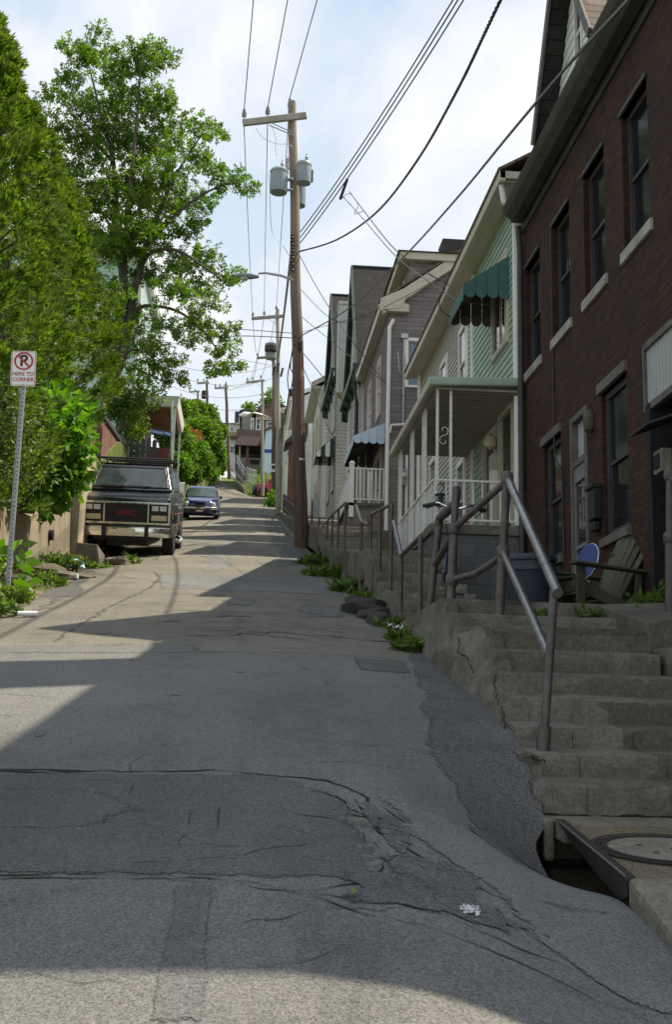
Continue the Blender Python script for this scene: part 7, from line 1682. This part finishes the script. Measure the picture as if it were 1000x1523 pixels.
for x, y, z, r, h, n, lab in ((2.9,9.42,.97,.09,.14,14,'small weed on the upper tread, middle of the near steps'),(3.25,9.42,.99,.08,.13,12,'small weed on the upper tread near the planting edge'),(2.5,9.42,.97,.05,.07,6,'tiny weed on the upper tread below the bin'),(3.75,9.9,1.14,.28,.34,60,'feathery weed clump by the brick wall foot right of the chair'),(3.62,9.25,1.05,.10,.22,18,'yellowish weed by the right handrail post'),(2.6,15.2,1.62,.7,.22,130,'low ground weeds below the green porch foundation'),(2.05,15.6,1.75,.25,.5,50,'taller weed at the corner of the porch foundation'),(3.3,14.6,1.55,.6,.16,90,'dark low weeds behind the bin')):
    weed(lab, (x,y,z), r, h, n, 'weed' if 'yellow' not in lab else 'vine', L=.09)
for i, (x, y, r, h, n, lab) in enumerate(((-3.0,13.9,.42,.3,190,'bright weeds round the sign post foot'),(-3.25,15.2,.4,.3,150,'weeds between the sign post and the mossy stone'),(-2.75,12.6,.3,.2,100,'low weeds at the bottom left verge'),(-2.9,16.8,.3,.18,90,'weeds in front of the long flat stone'),(-3.3,18.2,.3,.3,90,'weed tuft under the drain hole of the stained wall'),(-3.3,20.4,.35,.42,120,'tall weeds by the blue plastic scrap'),(-2.85,21.6,.35,.16,90,'grass tuft before the concrete blocks'),(-2.35,22.9,.2,.3,60,'grass tuft right of the low concrete block'),(-3.2,49.6,.5,.5,90,'weeds behind the van beside the blue car wheel'))):
    weed(lab, (x, y, max(zr(x,y), tz(x,y))-.02), r, h, n, L=.12)
c = (-3.15,14.6,1.55); broad_bush('upright broad-leaved weed beside the sign post', 'tall_weed', 'weeds', c, (c[0],c[1],c[2]+.45), .42, 60, .26, 'vine', .5, 5, 8, .3)
gm = MB()
for i in range(5200):
    x = U(0,9); y = U(89,106); t = (y-89)/17
    z = 17.6 + 0
    p = None
    a = top[1].lerp(top[2], min(1,max(0,(x-1)/7))); zb_ = 17.55 + (a.z-17.55)*((y-88.3)/(a.y-88.3)); d = (Vector((0,0,1))+rdir()*.5).normalized(); gm.leaf(Vector((x,y,zb_)), d, d.orthogonal().normalized(), U(.2,.5), .12)
tag(gm.build('grass', K['grass'], fix=False), 'sunlit yellow green grass on the far bank', 'grass', kind='stuff')
vg = MB()
for i in range(5000):
    y = U(12.2,60); x = U(-3.55, xl(y)+.12) if y < 24 else U(xl(y)-.5, xl(y)+.1)
    if mnoise.noise((x*1.5,y*.8,4)) < .08: continue
    z = max(zr(x,y) if x > xl(y) else -99, tz(x,y)); d = (Vector((0,0,1))+rdir()*.7).normalized(); vg.leaf(Vector((x,y,z-.01)), d, d.orthogonal().normalized(), U(.04,.14), .03)
tag(vg.build('verge_grass', K['grass'], fix=False), 'thin grass on the left verge', 'grass', kind='stuff')
# ------------------------------------------------------------------ light
w = bpy.data.worlds.new('World'); SC.world = w; w.use_nodes = True
nt = w.node_tree; bg = nt.nodes['Background']
SUN = Vector((1, .2, 1.6)).normalized()
el = math.asin(SUN.z); az = math.atan2(SUN.x, SUN.y)
sky = nt.nodes.new('ShaderNodeTexSky'); sky.sky_type = 'NISHITA'; sky.sun_disc = False; sky.sun_elevation = el; sky.sun_rotation = az
sky.air_density = 1.0; sky.dust_density = 1.6; sky.ozone_density = 1.0
tc = nt.nodes.new('ShaderNodeTexCoord')
sp_ = nt.nodes.new('ShaderNodeSeparateXYZ'); nt.links.new(tc.outputs['Generated'], sp_.inputs[0])
zz = math_n(nt, 'ADD', math_n(nt, 'MAXIMUM', sp_.outputs['Z'], 0), .22)
cbv = nt.nodes.new('ShaderNodeCombineXYZ')
nt.links.new(math_n(nt, 'DIVIDE', sp_.outputs['X'], zz), cbv.inputs['X']); nt.links.new(math_n(nt, 'DIVIDE', sp_.outputs['Y'], zz), cbv.inputs['Y'])
mp = nt.nodes.new('ShaderNodeMapping'); mp.inputs['Scale'].default_value = (1.5, 1.1, 1); mp.inputs['Location'].default_value = (5.3, 2.7, 0); nt.links.new(cbv.outputs[0], mp.inputs['Vector'])
c1 = noise(nt, mp.outputs['Vector'], 1.15, 9, .56, .3)
cf = ramp(nt, c1, [(.43, (.0,.0,.0)), (.52, (.5,.5,.5)), (.60, (1,1,1))])
veil = mix(nt, sky.outputs['Color'], (3.9, 4.9, 6.1), .9)
lowf = ramp(nt, sp_.outputs['Z'], [(.2, (.8,.8,.8)), (.55, (0,0,0))])
veil = mix(nt, veil, (6.0, 6.3, 6.5), lowf)
skyc = mix(nt, veil, (6.7, 6.7, 6.7), cf)
nt.links.new(skyc, bg.inputs['Color']); bg.inputs['Strength'].default_value = .1
sl = bpy.data.lights.new('sun', 'SUN'); sl.energy = 5.0; sl.angle = math.radians(.53); sl.color = (1, .89, .71)
so = bpy.data.objects.new('sun', sl); COL.objects.link(so); so.rotation_euler = SUN.to_track_quat('Z', 'Y').to_euler(); so.location = (60, 20, 90)
SC.view_settings.view_transform = 'Standard'; SC.view_settings.look = 'None'; SC.view_settings.gamma = 1; SC.view_settings.exposure = .65
